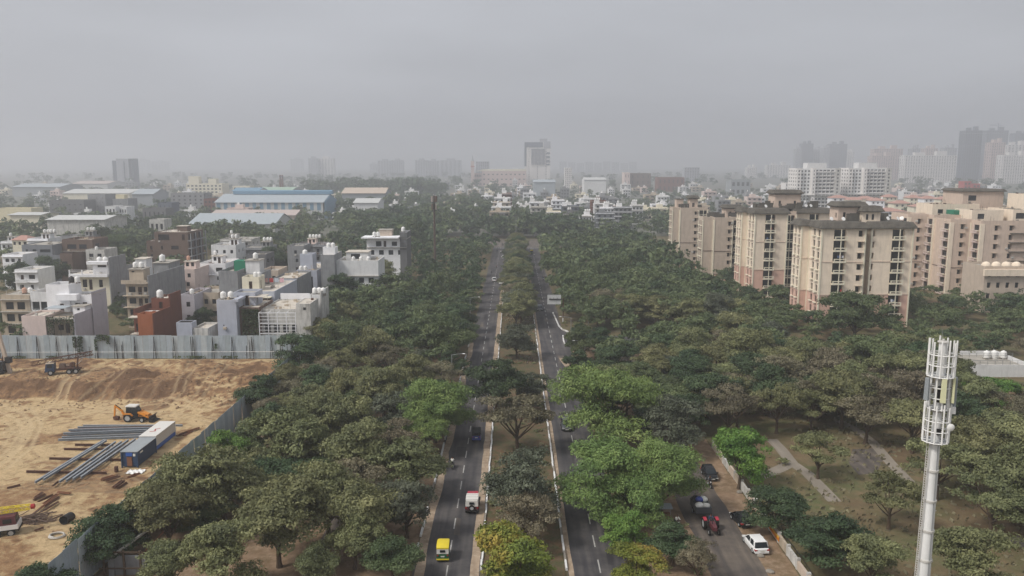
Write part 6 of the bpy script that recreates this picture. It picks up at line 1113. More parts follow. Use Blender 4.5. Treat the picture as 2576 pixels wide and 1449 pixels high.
# auto rickshaw
def rickshaw(label, x, y, rz, canopy, body, band, name='auto_rickshaw', cat='auto rickshaw', stripe=None):
    o = thing(name, label, cat, (0, 0, 0)); w_ = .66
    b = MB(); b.loft([[(-w_ * .92, -1.3, .3), (w_ * .92, -1.3, .3), (w_, -1.3, .6), (w_ * .96, -1.28, .95), (-w_ * .96, -1.28, .95), (-w_, -1.3, .6)], [(-w_, -.6, .28), (w_, -.6, .28), (w_ * 1.02, -.6, .6), (w_, -.6, .95), (-w_, -.6, .95), (-w_ * 1.02, -.6, .6)], [(-w_, .1, .28), (w_, .1, .28), (w_, .1, .5), (w_ * .98, .1, .6), (-w_ * .98, .1, .6), (-w_, .1, .5)], [(-w_ * .85, .7, .3), (w_ * .85, .7, .3), (w_ * .85, .7, .6), (w_ * .7, .7, .95), (-w_ * .7, .7, .95), (-w_ * .85, .7, .6)], [(-w_ * .4, 1.2, .4), (w_ * .4, 1.2, .4), (w_ * .42, 1.2, .6), (w_ * .35, 1.15, .95), (-w_ * .35, 1.15, .95), (-w_ * .42, 1.2, .6)]]); b.build('body', body, o, True)
    b = MB(); s = lambda y_, z_, k: [(-w_ * k, y_, z_ - .16), (w_ * k, y_, z_ - .16), (w_ * k, y_, z_ - .06), (w_ * .8 * k, y_, z_), (-w_ * .8 * k, y_, z_), (-w_ * k, y_, z_ - .06)]
    b.loft([s(-1.28, 1.62, .96), s(-1.0, 1.76, 1.0), s(0, 1.8, 1.0), s(.6, 1.74, .96), s(.75, 1.66, .9)]); b.build('canopy', canopy, o, True)
    b = MB(); b.add([(-w_ * .97, -1.3, .951), (w_ * .97, -1.3, .951), (w_ * .95, -1.27, 1.50), (-w_ * .95, -1.27, 1.50), (-w_ * .97, -1.24, .951), (w_ * .97, -1.24, .951), (w_ * .95, -1.2, 1.50), (-w_ * .95, -1.2, 1.50)], [(0, 1, 2, 3), (7, 6, 5, 4), (0, 4, 5, 1), (3, 2, 6, 7), (1, 5, 6, 2), (0, 3, 7, 4)]); b.build('back_sheet', band, o)
    MB().box(-.28, .28, -1.33, -1.305, 1.12, 1.38).build('rear_window', 'glass', o); MB().add([(-w_ * .78, .66, .96), (w_ * .78, .66, .96), (w_ * .82, .62, 1.6), (-w_ * .82, .62, 1.6)], [(0, 1, 2, 3)]).build('windscreen', 'glass', o)
    b = MB()
    for sx in (-1, 1): b.bar((sx * w_ * .95, .62, .9), (sx * w_ * .93, .62, 1.64), .06); b.bar((sx * w_ * .97, -.35, .9), (sx * w_ * .97, -.35, 1.66), .05)
    b.build('frame', 'dark_metal', o); MB().box(-w_ * .85, w_ * .85, -.75, -.3, .55, 1.2).build('seat', 'canvas_dark', o)
    MB().box(-w_, w_, -1.36, -1.28, .3, .42).build('bumper', stripe or 'paint_yellow', o); MB().box(-.2, .2, -1.345, -1.325, .62, .74).build('number_plate', 'plate', o)
    for sx in (-1, 1): MB().box(sx * .52 - .07, sx * .52 + .07, -1.34, -1.3, .72, .86).build('tail_light', 'lamp_red', o); wheel(o, sx * .56, -.95, .24, .12)
    wheel(o, 0, 1.0, .24, .12); o.location = (x, y, .025); o.rotation_euler = (0, 0, rz); o.scale = (1.08, 1.08, 1.1); return o
ra = rickshaw('yellow and green auto rickshaw driving away at the bottom edge', -8.15, 86.2, .02, 'paint_yellow', 'paint_green', 'canvas_white'); rickshaw('dark canopied blue three-wheeler driving away', -6.15, 126, 0, 'canvas_dark', 'paint_blue', 'canvas_dark', 'three_wheeler', 'three-wheeler', 'paint_blue'); copy_tree(ra, None, (8.9, 400, .025), R(180), 'small white fronted rickshaw coming from the far junction')
# red jeep with a white canvas top
o = thing('jeep', 'red cabbed jeep with a white canvas top driving away beside the median', 'jeep', (0, 0, 0)); b = MB(); b.loft([ring(-1.75, .78, .45, .6, .98, .72), ring(-1.6, .8, .4, .6, 1.0, .76), ring(.3, .8, .4, .6, 1.0, .76), ring(.45, .74, .42, .6, .98, .70)]); b.build('body', 'paint_maroon', o, True); b = MB(); b.loft([ring(.46, .68, .45, .6, 1.05, .6), ring(1.2, .64, .45, .6, 1.03, .56), ring(1.75, .58, .48, .6, .98, .5)]); b.build('bonnet', 'paint_red', o, True)
b = MB(); b.loft([[(-.76, -1.78, 1.05), (.76, -1.78, 1.05), (.70, -1.7, 1.78), (-.70, -1.7, 1.78)], [(-.78, -1.5, 1.2), (.78, -1.5, 1.2), (.74, -1.45, 1.86), (-.74, -1.45, 1.86)], [(-.78, -.5, 1.62), (.78, -.5, 1.62), (.75, -.5, 1.9), (-.75, -.5, 1.9)], [(-.76, .35, 1.66), (.76, .35, 1.66), (.72, .3, 1.86), (-.72, .3, 1.86)]]); b.build('canvas_top', 'canvas_white', o, True)
b = MB()
for k in range(3): b.bar((-.77, -1.6 + k * .75, 1.9), (.77, -1.6 + k * .75, 1.9), .03)
b.build('hoop', 'dull_white_paint', o); MB().box(-.3, .3, -1.81, -1.77, 1.3, 1.6).build('rear_window', 'glass', o); b = MB(); b.add([(-.7, .42, 1.0), (.7, .42, 1.0), (.68, .32, 1.66), (-.68, .32, 1.66)], [(0, 1, 2, 3)]); b.build('windscreen', 'glass', o); MB().box(-.82, .82, -1.9, -1.76, .42, .58).build('bumper', 'dark_metal', o); wh = wheel(o, 0, -1.9, .36, .2, 'spare_wheel'); wh.rotation_euler = (0, 0, R(90)); wh.location.z = .9
for sx in (-1, 1):
    for yy in (-1.15, 1.15): wheel(o, sx * .72, yy, .37, .22)
    b = MB(); b.box(sx * .7 - .1, sx * .7 + .1, -1.79, -1.75, .8, .94); b.build('tail_light', 'lamp_red', o); MB().box(sx * .8 - .12, sx * .8 + .12, .75, 1.6, .76, .84).build('mudguard', 'dark_metal', o)
b = MB(); b.loft([[(-.70, .38, 1.0), (.70, .38, 1.0), (.66, .38, 1.74), (-.66, .38, 1.74)], [(-.72, .9, 1.0), (.72, .9, 1.0), (.66, .9, 1.8), (-.66, .9, 1.8)], [(-.70, 1.35, 1.0), (.70, 1.35, 1.0), (.62, 1.3, 1.72), (-.62, 1.3, 1.72)], [(-.64, 1.6, 1.0), (.64, 1.6, 1.0), (.6, 1.45, 1.3), (-.6, 1.45, 1.3)]]); b.build('cab', 'paint_red', o, True)
o.location = (-5.45, 99.3, .025); o.scale = (1.08, 1.08, 1.05)
# people: one skinned body per pose, coloured by limb
def body_mesh(pose, shirt, trousers):
    J = {'sit': dict(pel=(0, -.1, .84), che=(0, .0, 1.24), nec=(0, .04, 1.42), hed=(0, .07, 1.58), top=(0, .06, 1.72), sh=(.19, 0, 1.36), el=(.27, .22, 1.12), ha=(.27, .48, 1.06), hp=(.10, -.08, .82), kn=(.2, .32, .74), an=(.17, .08, .36), to=(.17, .26, .30)),
         'stand': dict(pel=(0, 0, .92), che=(0, 0, 1.28), nec=(0, 0, 1.47), hed=(0, .02, 1.6), top=(0, .02, 1.73), sh=(.19, 0, 1.42), el=(.25, -.02, 1.14), ha=(.25, .06, .88), hp=(.10, 0, .9), kn=(.11, .02, .5), an=(.11, -.02, .09), to=(.12, .14, .04))}[pose]
    V = [J['pel'], J['che'], J['nec'], J['hed'], J['top']]; rad = [.15, .17, .065, .10, .085]; E = [(0, 1), (1, 2), (2, 3), (3, 4)]; cat = [0, 1, 2, 2, 3]
    for s in (-1, 1):
        f = lambda k: (J[k][0] * s, J[k][1], J[k][2]); i = len(V); V += [f('sh'), f('el'), f('ha')]; rad += [.075, .052, .042]; E += [(1, i), (i, i + 1), (i + 1, i + 2)]; cat += [1, 1, 2]
        i = len(V); V += [f('hp'), f('kn'), f('an'), f('to')]; rad += [.10, .072, .05, .045]; E += [(0, i), (i, i + 1), (i + 1, i + 2), (i + 2, i + 3)]; cat += [0, 0, 0, 3]
    me = bpy.data.meshes.new('tmp'); me.from_pydata(V, E, []); ob = bpy.data.objects.new('tmp', me); COL.objects.link(ob); md = ob.modifiers.new('s', 'SKIN'); ob.modifiers.new('d', 'SUBSURF').levels = 1
    for i, sv in enumerate(me.skin_vertices[0].data): sv.radius = (rad[i], rad[i]); sv.use_root = (i == 0)
    dg = bpy.context.evaluated_depsgraph_get(); out_ = bpy.data.meshes.new_from_object(ob.evaluated_get(dg)); bpy.data.objects.remove(ob); out_.name = 'person'
    out_.materials.clear()
    for m in (trousers, shirt, 'skin', 'hair'): out_.materials.append(M[m])
    for p in out_.polygons:
        c = p.center; d = [(Vector(v) - c).length - rad[i] * .6 for i, v in enumerate(V)]; p.material_index = cat[d.index(min(d))]; p.use_smooth = True
    return out_
PM = [body_mesh('sit', 'plate', 'paint_black'), body_mesh('sit', 'paint_darkgrey', 'canvas_dark'), body_mesh('sit', 'paint_navy', 'paint_darkgrey'), body_mesh('stand', 'plate', 'paint_darkgrey'), body_mesh('sit', 'paint_maroon', 'paint_black')]
def motorcycle(m, name='motorcycle'):
    o = thing(name, None, 'motorcycle', (0, 0, 0)); wheel(o, 0, -.62, .30, .10); wheel(o, 0, .64, .30, .09)
    b = MB(); b.loft([[(-.09, -.15, .62), (.09, -.15, .62), (.12, -.15, .76), (-.12, -.15, .76)], [(-.13, .1, .6), (.13, .1, .6), (.15, .1, .84), (-.15, .1, .84)], [(-.1, .38, .64), (.1, .38, .64), (.1, .36, .82), (-.1, .36, .82)]]); b.build('fuel_tank', m, o, True); MB().tbox(-.13, .13, -.78, -.16, .66, .76, .03).build('seat', 'canvas_dark', o)
    b = MB(); b.bar((0, .64, .30), (0, .40, .92), .07); b.bar((-.32, .36, 1.02), (.32, .36, 1.02), .035); b.bar((0, .4, .9), (0, .37, 1.02), .05); b.build('front_fork', 'dark_metal', o); MB().box(-.12, .12, -.22, .3, .24, .6).build('engine', 'dark_metal', o); MB().cyl((.14, .1, .3), (.16, -.85, .36), .05).build('exhaust', 'paint_silver', o); MB().box(-.07, .07, -.95, -.7, .56, .68).build('tail', m, o); MB().box(-.09, .09, -.97, -.955, .5, .62).build('number_plate', 'plate', o); MB().cyl((0, .46, .84), (0, .56, .84), .1).build('headlight', 'lamp_clear', o); return o
mp0 = motorcycle('paint_maroon'); used = False
BK = [(-9.2, 113.5, 0, 0, 'riding away ahead of the red jeep', 'in a pale shirt'), (27.6, 106.5, 180, 1, 'coming past the vivid green tree', 'in dark clothes'), (9.9, 387, 180, 0, 'coming beside the far rickshaw', 'in a pale shirt'), (8.1, 372, 180, 1, 'coming in mid lane behind two others', 'in grey'), (6.9, 359, 180, 2, 'coming close to the median', 'in navy'), (11.4, 307, 180, 2, 'coming close under the right trees', 'in navy'), (-7.6, 341, 0, 4, 'riding away in mid lane far off', 'in maroon'), (-9.3, 325, 0, 1, 'riding away behind the far white pair', 'in grey'), (-8.6, 404, 0, 2, 'riding away near the junction in the outer lane', 'in navy'), (-6.7, 401, 0, 0, 'riding away near the junction in the inner lane', 'in a pale shirt'), (-6.2, 440, 0, 1, 'crossing the far junction', 'in grey'), (20.4, 93.8, 200, 0, 'parked by the food cart', 'in a white shirt')]
for (x, y, a, pmi, lb, cl) in BK:
    if not used: mo = mp0; mo.location = (x, y, .025); mo.rotation_euler = (0, 0, R(a)); mo['label'] = 'maroon motorcycle ' + lb; used = True
    else: mo = copy_tree(mp0, None, (x, y, .025), R(a), 'motorcycle ' + lb)
    mo['group'] = 'motorcycles'; p = link_mesh('person', PM[pmi], None, None, (x, y, .025), (0, 0, R(a))); tag(p, 'person %s on motorcycle %s' % (cl, lb), 'person', 'riders')
# tractor and loaded trolley, facing the camera
tr = thing('tractor', 'red tractor pulling the loaded trolley on the service road', 'tractor', (0, 0, 0)); b = MB(); b.loft([[(-.3, .2, .75), (.3, .2, .75), (.32, .2, 1.3), (-.32, .2, 1.3)], [(-.3, 1.2, .7), (.3, 1.2, .7), (.28, 1.2, 1.25), (-.28, 1.2, 1.25)], [(-.26, 1.75, .7), (.26, 1.75, .7), (.22, 1.75, 1.15), (-.22, 1.75, 1.15)]]); b.build('bonnet', 'paint_maroon', tr, True); MB().box(-.25, .25, -.8, 1.5, .5, .74).build('chassis', 'dark_metal', tr)
for sx in (-1, 1): wheel(tr, sx * .75, -.45, .72, .38); wheel(tr, sx * .6, 1.35, .36, .22); b = MB(); b.loft([[(sx * .55, -1.05, 1.1), (sx * .95, -1.05, 1.1), (sx * .95, -1.05, 1.16), (sx * .55, -1.05, 1.16)], [(sx * .55, -.5, 1.5), (sx * .95, -.5, 1.5), (sx * .95, -.5, 1.56), (sx * .55, -.5, 1.56)], [(sx * .55, .1, 1.3), (sx * .95, .1, 1.3), (sx * .95, .1, 1.36), (sx * .55, .1, 1.36)]]); b.build('mudguard', 'paint_red', tr)
MB().box(-.25, .25, -.75, -.3, 1.0, 1.12).box(-.25, .25, -.82, -.74, 1.0, 1.45).build('seat', 'canvas_dark', tr); b = MB(); b.bar((0, .25, 1.2), (0, -.02, 1.5), .05); b.cyl((0, -.03, 1.5), (0, -.0, 1.54), .2, n=12); b.build('steering_wheel', 'dark_metal', tr); MB().cyl((.16, .9, 1.2), (.16, .9, 2.0), .05).build('exhaust', 'dark_metal', tr); tr.location = (24.5, 93.0, .025); tr.rotation_euler = (0, 0, R(182))
p = link_mesh('person', PM[2], None, None, (24.5, 93.4, .32), (0, 0, R(182))); tag(p, 'person in navy driving the red tractor', 'person')
tl = thing('trolley', 'blue grey farm trolley heaped with bundles behind the tractor', 'trolley', (24.2, 97.4, .025)); b = MB(); b.box(-1.0, 1.0, -1.7, 1.7, .8, .95); b.build('bed', 'dark_metal', tl)
for q in ((-1.0, -.93, -1.7, 1.7), (.93, 1.0, -1.7, 1.7), (-.929, .929, -1.7, -1.63), (-.929, .929, 1.63, 1.7)): b = MB(); b.box(*q, .951, 1.75); b.build('side_board', 'paint_darkgrey', tl)
for sx in (-1, 1): wheel(tl, sx * .85, .5, .42, .24)
MB().bar((0, -1.7, .7), (0, -3.2, .6), .12).build('drawbar', 'dark_metal', tl)
for i, (dx, dy, dz, s, c, nm) in enumerate(((-.5, -1.0, 1.75, .55, 'canvas_white', 'pale bundle at the front corner'), (.45, -.9, 1.7, .5, 'canvas_white', 'pale bundle beside the front one'), (-.2, .1, 2.1, .5, 'paint_blue', 'blue bundle on top'), (.4, .2, 2.1, .52, 'plate', 'white bundle on top'), (-.5, 1.0, 1.8, .55, 'canvas_dark', 'dark bundle at the back'), (.5, 1.0, 1.75, .5, 'paint_darkgrey', 'grey bundle at the back'))):
    bm = bmesh.new(); bmesh.ops.create_icosphere(bm, subdivisions=2, radius=s); rr = random.Random(i)
    for v in bm.verts: v.co = Vector((v.co.x * 1.05, v.co.y, v.co.z * .75)) * (1 + .16 * math.sin(5 * v.co.x + i) * math.cos(4 * v.co.y + 2 * i) + rr.uniform(-.05, .05))
    me = bpy.data.meshes.new('bundle'); bm.to_mesh(me); bm.free(); me.polygons.foreach_set('use_smooth', [True] * len(me.polygons)); tag(link_mesh('bundle', me, c, None, (24.2 + dx, 97.4 + dy, dz)), nm + ' of the loaded trolley', 'bundle', 'bundles on the trolley')
# food cart by the kerb
o = thing('food_cart', 'small grey roofed food cart under the feathery tree', 'cart', (19.2, 95.6, .01)); MB().box(-.7, .7, -.5, .5, .5, 1.0).build('counter', 'wood_plank', o); MB().add([(-.9, -.7, 1.95), (.9, -.7, 1.95), (.9, .7, 2.1), (-.9, .7, 2.1), (-.9, -.7, 1.9), (.9, -.7, 1.9), (.9, .7, 2.05), (-.9, .7, 2.05)], [(0, 1, 2, 3), (7, 6, 5, 4), (0, 4, 5, 1), (1, 5, 6, 2), (2, 6, 7, 3), (3, 7, 4, 0)]).build('roof', 'sheet_grey', o)
for sx in (-1, 1):
    for sy in (-1, 1): MB().bar((sx * .65, sy * .45, .5), (sx * .65, sy * .45, 2.0), .05).build('post', 'grey_rail', o)
    wheel(o, sx * .72, 0, .32, .06)

# ------------------------------------------------------------------ building site
def G(x, y): return sz(x, y)
# backhoe loader (model faces +x)
o = thing('backhoe_loader', 'orange backhoe loader with a black cab on the sand', 'excavator', (0, 0, 0))
def wx(root, x, y, r, wd):      # wheel whose axle is along y
    e = wheel(root, x, y, r, wd); e.rotation_euler = (0, 0, R(90)); return e
for sy in (-1, 1): wx(o, -1.15, sy * .88, .76, .42); wx(o, 1.35, sy * .82, .46, .34)
MB().box(-1.7, 2.0, -.45, .45, .55, 1.05).build('chassis', 'dark_metal', o); b = MB(); b.loft([[(.55, -.5, 1.0), (.55, .5, 1.0), (.55, .5, 1.75), (.55, -.5, 1.75)], [(1.5, -.48, .95), (1.5, .48, .95), (1.5, .45, 1.6), (1.5, -.45, 1.6)], [(2.25, -.42, .85), (2.25, .42, .85), (2.25, .38, 1.35), (2.25, -.38, 1.35)]]); b.build('bonnet', 'paint_orange', o)
for sy in (-1, 1): b = MB(); b.loft([[(-2.0, sy * .66, 1.05), (-2.0, sy * 1.1, 1.05), (-2.0, sy * 1.1, 1.12), (-2.0, sy * .66, 1.12)], [(-1.7, sy * .66, 1.5), (-1.7, sy * 1.1, 1.5), (-1.7, sy * 1.1, 1.58), (-1.7, sy * .66, 1.58)], [(-.6, sy * .66, 1.5), (-.6, sy * 1.1, 1.5), (-.6, sy * 1.1, 1.58), (-.6, sy * .66, 1.58)], [(-.25, sy * .66, 1.15), (-.25, sy * 1.1, 1.15), (-.25, sy * 1.1, 1.22), (-.25, sy * .66, 1.22)]]); b.build('mudguard', 'paint_orange', o)
b = MB(); b.loft([[(-1.5, -.66, 1.2), (.5, -.66, 1.2), (.55, .66, 1.2), (-1.5, .66, 1.2)], [(-1.55, -.68, 2.0), (.5, -.68, 2.0), (.5, .68, 2.0), (-1.55, .68, 2.0)], [(-1.4, -.6, 2.75), (.15, -.6, 2.75), (.15, .6, 2.75), (-1.4, .6, 2.75)]]); b.build('cab_glass', 'glass', o)
b = MB()
for sy in (-1, 1):
    b.bar((-1.55, sy * .68, 1.2), (-1.42, sy * .62, 2.75), .09); b.bar((.52, sy * .67, 1.2), (.17, sy * .61, 2.75), .09); b.bar((-.5, sy * .69, 1.2), (-.55, sy * .63, 2.75), .08)
b.build('cab_frame', 'dark_metal', o); MB().tbox(-1.6, .35, -.72, .72, 2.751, 2.95, .06).build('cab_roof', 'canvas_white', o)
for sy in (-1, 1): b = MB(); b.bar((.6, sy * .62, 1.8), (2.35, sy * .62, .95), .22, .3, (0, 1, 0)); b.bar((2.3, sy * .62, 1.0), (2.75, sy * .62, .45), .16, .22, (0, 1, 0)); b.build('loader_arm', 'paint_orange', o); MB().bar((.8, sy * .62, 1.2), (2.2, sy * .62, 1.25), .1).build('ram', 'dark_metal', o)
b = MB(); b.prism([(2.7, .15), (3.6, .1), (3.65, .2), (3.0, .35), (2.85, .9), (3.15, 1.25), (3.05, 1.3), (2.68, .95)], -1.1, 1.1, 'y'); b.build('front_bucket', 'dark_metal', o); MB().box(-1.95, -1.7, -.8, .8, .5, 1.3).build('rear_frame', 'paint_orange', o)
b = MB(); b.bar((-1.95, 0, .9), (-2.55, 0, 1.5), .3, .34, (0, 1, 0)); b.bar((-2.5, 0, 1.4), (-2.6, 0, 1.9), .26, .3, (0, 1, 0)); b.bar((-2.55, 0, 1.75), (-3.85, 0, 2.75), .26, .3, (0, 1, 0)); b.build('boom', 'paint_orange', o); MB().bar((-3.8, 0, 2.85), (-4.05, 0, .75), .2, .26, (0, 1, 0)).build('dipper', 'paint_orange', o); MB().bar((-2.8, 0, 2.2), (-3.75, 0, 2.95), .1).build('ram', 'dark_metal', o); b = MB(); b.prism([(-4.2, .75), (-3.9, .8), (-3.3, .7), (-3.25, .25), (-3.6, .1), (-4.05, .2)], -.35, .35, 'y'); b.build('rear_bucket', 'rust', o)
p = at(345, 1058, PIT); o.location = (p.x, p.y, G(p.x, p.y)); o.rotation_euler = (0, 0, R(-4)); o.scale = (1.08, 1.08, 1.05)
# containers
def container(label, x0, x1, y0, y1, z, side, roofm, end, lower=None):
    o = thing('site_container', label, 'container', ((x0 + x1) / 2, (y0 + y1) / 2, z)); h = 2.65; b = MB(o.location); b.box(x0 + .05, x1 - .05, y0 + .05, y1 - .05, z + .15, z + h - .06); b.build('body', side, o)
    rb = MB(o.location); n = int((y1 - y0) / .28)
    for i in range(n):
        yy = y0 + .12 + (y1 - y0 - .24) * (i + .5) / n
        for xx in (x0, x1): rb.box(xx - .03, xx + .03, yy - .07, yy + .07, z + (.85 if lower else .2), z + h - .12)
    rb.build('side_ribs', side, o)['kind'] = 'stuff'
    if lower: MB(o.location).box(x0 - .01, x1 + .01, y0 - .01, y1 + .01, z + .14, z + .8).build('painted_base', lower, o)
    b = MB(o.location)
    for xx in (x0, x1):
        for yy in (y0, y1): b.box(xx - .09, xx + .09, yy - .09, yy + .09, z, z + h - .07)
    b.build('corner_posts', end, o); MB(o.location).box(x0 - .12, x1 + .12, y0 - .12, y1 + .12, z + h - .06, z + h + .03).build('roof', roofm, o); return o, h
pz = G(-61, 124); o, h = container('dark blue site container with a grey roof and end door', -62.6, -60.1, 121, 127.6, pz, 'paint_navy', 'sheet_grey', 'paint_navy')
MB(o.location).box(-61.75, -60.95, 120.9, 121.04, pz + .25, pz + 1.75).build('door', 'wood_plank', o); MB(o.location).box(-61.85, -60.85, 120.88, 121.03, pz + 1.95, pz + 2.5).build('blue_panel', 'plastic_blue', o); MB(o.location).box(-60.7, -60.35, 120.9, 121.03, pz + 1.9, pz + 2.3).build('notice', 'plate', o); MB(o.location).box(-60.1, -60.03, 122, 122.9, pz + 2.0, pz + 2.25).build('notice', 'plate', o)
pz = G(-61.6, 132); o, h = container('white site container with a blue base and a red mark on its roof', -63.1, -60.5, 128.4, 136.2, pz, 'canvas_white', 'canvas_white', 'canvas_white', 'plastic_blue'); b = MB(o.location)
for a, c in (((-62.4, 130.6), (-61.6, 130.9)), ((-61.6, 130.9), (-62.0, 131.9)), ((-62.0, 131.9), (-61.3, 132.3))): b.bar((*a, pz + h + .045), (*c, pz + h + .045), .22, .02)
b.build('roof_mark', 'lamp_red', o)
# steel beams laid out
def ibeam(L_):
    b = MB(); b.box(-.15, .15, 0, L_, 0, .05).box(-.03, .03, 0, L_, .051, .30).box(-.15, .15, 0, L_, .301, .34); return b
_ib = {}
def beam(a, c, label, z=None, m='steel_beam', grp='steel beams on the sand'):
    A = at(*a, PIT + .1); Cc = at(*c, PIT + .1); L_ = round((Cc - A).length, 1); k = (L_, m)
    if k not in _ib: _ib[k] = ibeam(L_).mesh('steel_beam', m)
    ang = math.atan2(Cc.y - A.y, Cc.x - A.x) - R(90); zz = max(G(A.x, A.y), G(Cc.x, Cc.y), G((A.x + Cc.x) / 2, (A.y + Cc.y) / 2)) + (.02 if z is None else z)
    o = link_mesh('steel_beam', _ib[k], None, None, (A.x, A.y, zz), (0, 0, ang)); tag(o, label, 'beam', grp); return o
q = lambda x, y: (x / 2.25, 805 + y / 2.25)
for i, (a, c) in enumerate((((200, 935), (590, 695)), ((248, 918), (605, 695)), ((338, 932), (655, 705)), ((376, 926), (690, 703)), ((415, 920), (728, 697)), ((460, 908), (768, 690)))): beam(q(*a), q(*c), 'grey steel beam laid slantwise on the sand, %s from the left' % ORD[i], .42)
for i, (a, c) in enumerate((((150, 862), (604, 870)), ((280, 788), (690, 796)), ((362, 731), (640, 733)), ((425, 706), (640, 709)))): beam(q(*a), q(*c), 'rusty bearer under the slanting beams, %s from the camera' % ORD[i], .02, 'rust')
for i, (a, c, m, z) in enumerate((((330, 682), (820, 664), 'steel_beam', .02), ((350, 668), (830, 650), 'steel_beam', .02), ((378, 652), (850, 636), 'steel_beam', .05), ((400, 640), (860, 624), 'rust', .02), ((420, 626), (895, 612), 'rust', .03), ((440, 612), (930, 602), 'steel_beam', .02), ((470, 602), (1035, 600), 'steel_beam', .02), ((360, 660), (835, 642), 'steel_beam', .44), ((390, 640), (855, 628), 'steel_beam', .42))): beam(q(*a), q(*c), '%s beam of the crosswise stack behind the containers, %s of nine' % ('rusty' if m == 'rust' else 'grey', ORD[i]), z, m)
# rusty plates and planks in heaps
hp = [((570, 905), (650, 885)), ((585, 912), (668, 888)), ((600, 916), (680, 894)), ((575, 898), (640, 884)), ((640, 948), (690, 912)), ((652, 952), (705, 915)), ((665, 950), (718, 920)), ((190, 1020), (255, 990)), ((200, 1012), (240, 988)), ((215, 1028), (300, 990)), ((180, 1105), (330, 992)), ((245, 1045), (320, 995)), ((255, 1052), (332, 1005)), ((248, 1080), (330, 1035)), ((328, 980), (400, 990)), ((40, 950), (115, 935)), ((195, 1198), (248, 1184)), ((298, 946), (330, 922)), ((720, 890), (790, 868)), ((1000, 660), (1060, 640)), ((1020, 650), (1120, 620)), ((1040, 655), (1090, 628)), ((1075, 630), (1130, 615))]
for i, (a, c) in enumerate(hp):
    A = at(*q(*a), PIT + .1); Cc = at(*q(*c), PIT + .1); wd = rnd.uniform(.25, .5); zz = max(G(A.x, A.y), G(Cc.x, Cc.y)) + .06 + .10 * (i % 3); b = MB((A.x, A.y, zz)); b.bar((A.x, A.y, zz), (Cc.x, Cc.y, zz + rnd.uniform(0, .15)), wd, .1); b.bar((A.x, A.y, zz + .08), (Cc.x, Cc.y, zz + .18), .08, .12)
    ob = b.build('rusty_plank', rnd.choice(['rust', 'wood_plank', 'rust']), None, loc=(A.x, A.y, zz)); where = 'the heap below the blue container' if i < 7 else 'the heap at the middle of the sand' if i < 14 else 'the scatter by the fence behind the white container' if i > 18 else 'the loose scatter on the sand'
    tag(ob, 'rusty brown plank in %s, %s of it' % (where, ORD[i if i < 7 else i - 7 if i < 14 else i - 19 if i > 18 else i - 14]), 'plank', 'rusty planks on the sand')
# tangled rod heap
p = at(72, 1312, PIT); b = MB((p.x, p.y, 0)); rr = random.Random(8)
for k in range(90):
    a = rr.gauss(.5, .5); L_ = rr.uniform(.6, 2.6); x, y = p.x + rr.gauss(0, 1.2), p.y + rr.gauss(0, .8); z = G(p.x, p.y) + rr.uniform(.05, .75) * max(.1, 1 - math.hypot(x - p.x, y - p.y) / 3.4); b.bar((x, y, z), (x + math.cos(a) * L_, y + math.sin(a) * L_, max(G(p.x, p.y) + .05, z + rr.uniform(-.25, .2))), rr.uniform(.05, .14))
ob = b.build('scrap_debris', 'wall_brown', None, loc=(p.x, p.y, 0)); tag(ob, 'tangled heap of scrap rods beside the truck crane', None, None, 'stuff')
p = at(161, 1322, PIT); o = thing('pipe_piece', 'short wide dark pipe lying by the fence', 'pipe', (p.x, p.y, G(p.x, p.y))); b = MB(o.location); g0 = o.location.z + .62
for k in range(16):
    a0, a1 = 6.283 * k / 16, 6.283 * (k + 1) / 16; c0, s0, c1, s1 = math.cos(a0), math.sin(a0), math.cos(a1), math.sin(a1)
    for r0, r1 in ((.62, .62), (.57, .57)): b.quad((p.x + c0 * r0, p.y, g0 + s0 * r0), (p.x + c1 * r0, p.y, g0 + s1 * r0), (p.x + c1 * r1 + .3, p.y + 1.3, g0 + s1 * r1), (p.x + c0 * r1 + .3, p.y + 1.3, g0 + s0 * r1))
    b.quad((p.x + c0 * .62, p.y, g0 + s0 * .62), (p.x + c1 * .62, p.y, g0 + s1 * .62), (p.x + c1 * .57, p.y, g0 + s1 * .57), (p.x + c0 * .57, p.y, g0 + s0 * .57))
b.build('shell', 'dark_metal', o)
p = at(143, 1350, PIT); g0 = G(p.x, p.y) + .12; b = MB((p.x, p.y, g0)); b.tube([(p.x + (1.0 - .0025 * k) * math.cos(k * .25), p.y + (.8 - .002 * k) * math.sin(k * .25), g0 + .0006 * k + .08 * (k // 26)) for k in range(70)] , .09, 6); tag(b.build('hose_coil', 'dull_white_paint', None, True, (p.x, p.y, g0)), 'coil of thick pale hose on the sand', 'hose')
p = at(342, 1188, PIT); bm = bmesh.new(); bmesh.ops.create_grid(bm, x_segments=14, y_segments=10, size=1.0)
for v in bm.verts: v.co = Vector((v.co.x * 1.3, v.co.y * .8, .12 + .16 * math.sin(v.co.x * 7) * math.cos(v.co.y * 6 + v.co.x * 3) + .08 * rr.random()))
me = bpy.data.meshes.new('crumpled_sheet'); bm.to_mesh(me); bm.free(); ob = link_mesh('crumpled_sheet', me, 'plastic_white', None, (p.x, p.y, G(p.x, p.y) + .05)); ob.modifiers.new('t', 'SOLIDIFY').thickness = .02; tag(ob, 'crumpled white plastic sheet near the blue container', 'sheet')
p = at(293, 1186, PIT); o = thing('rusty_drum', 'small rusty drum standing near the blue container', 'drum', (p.x, p.y, G(p.x, p.y))); MB().lathe((0, 0, 0), [(.28, 0), (.3, .02), (.3, .28), (.32, .3), (.3, .32), (.3, .58), (.32, .6), (.3, .62), (.3, .86), (.27, .88)], 14).build('shell', 'rust', o, True); MB().cyl((.1, 0, .88), (.1, 0, .93), .05).build('bung', 'dark_metal', o)
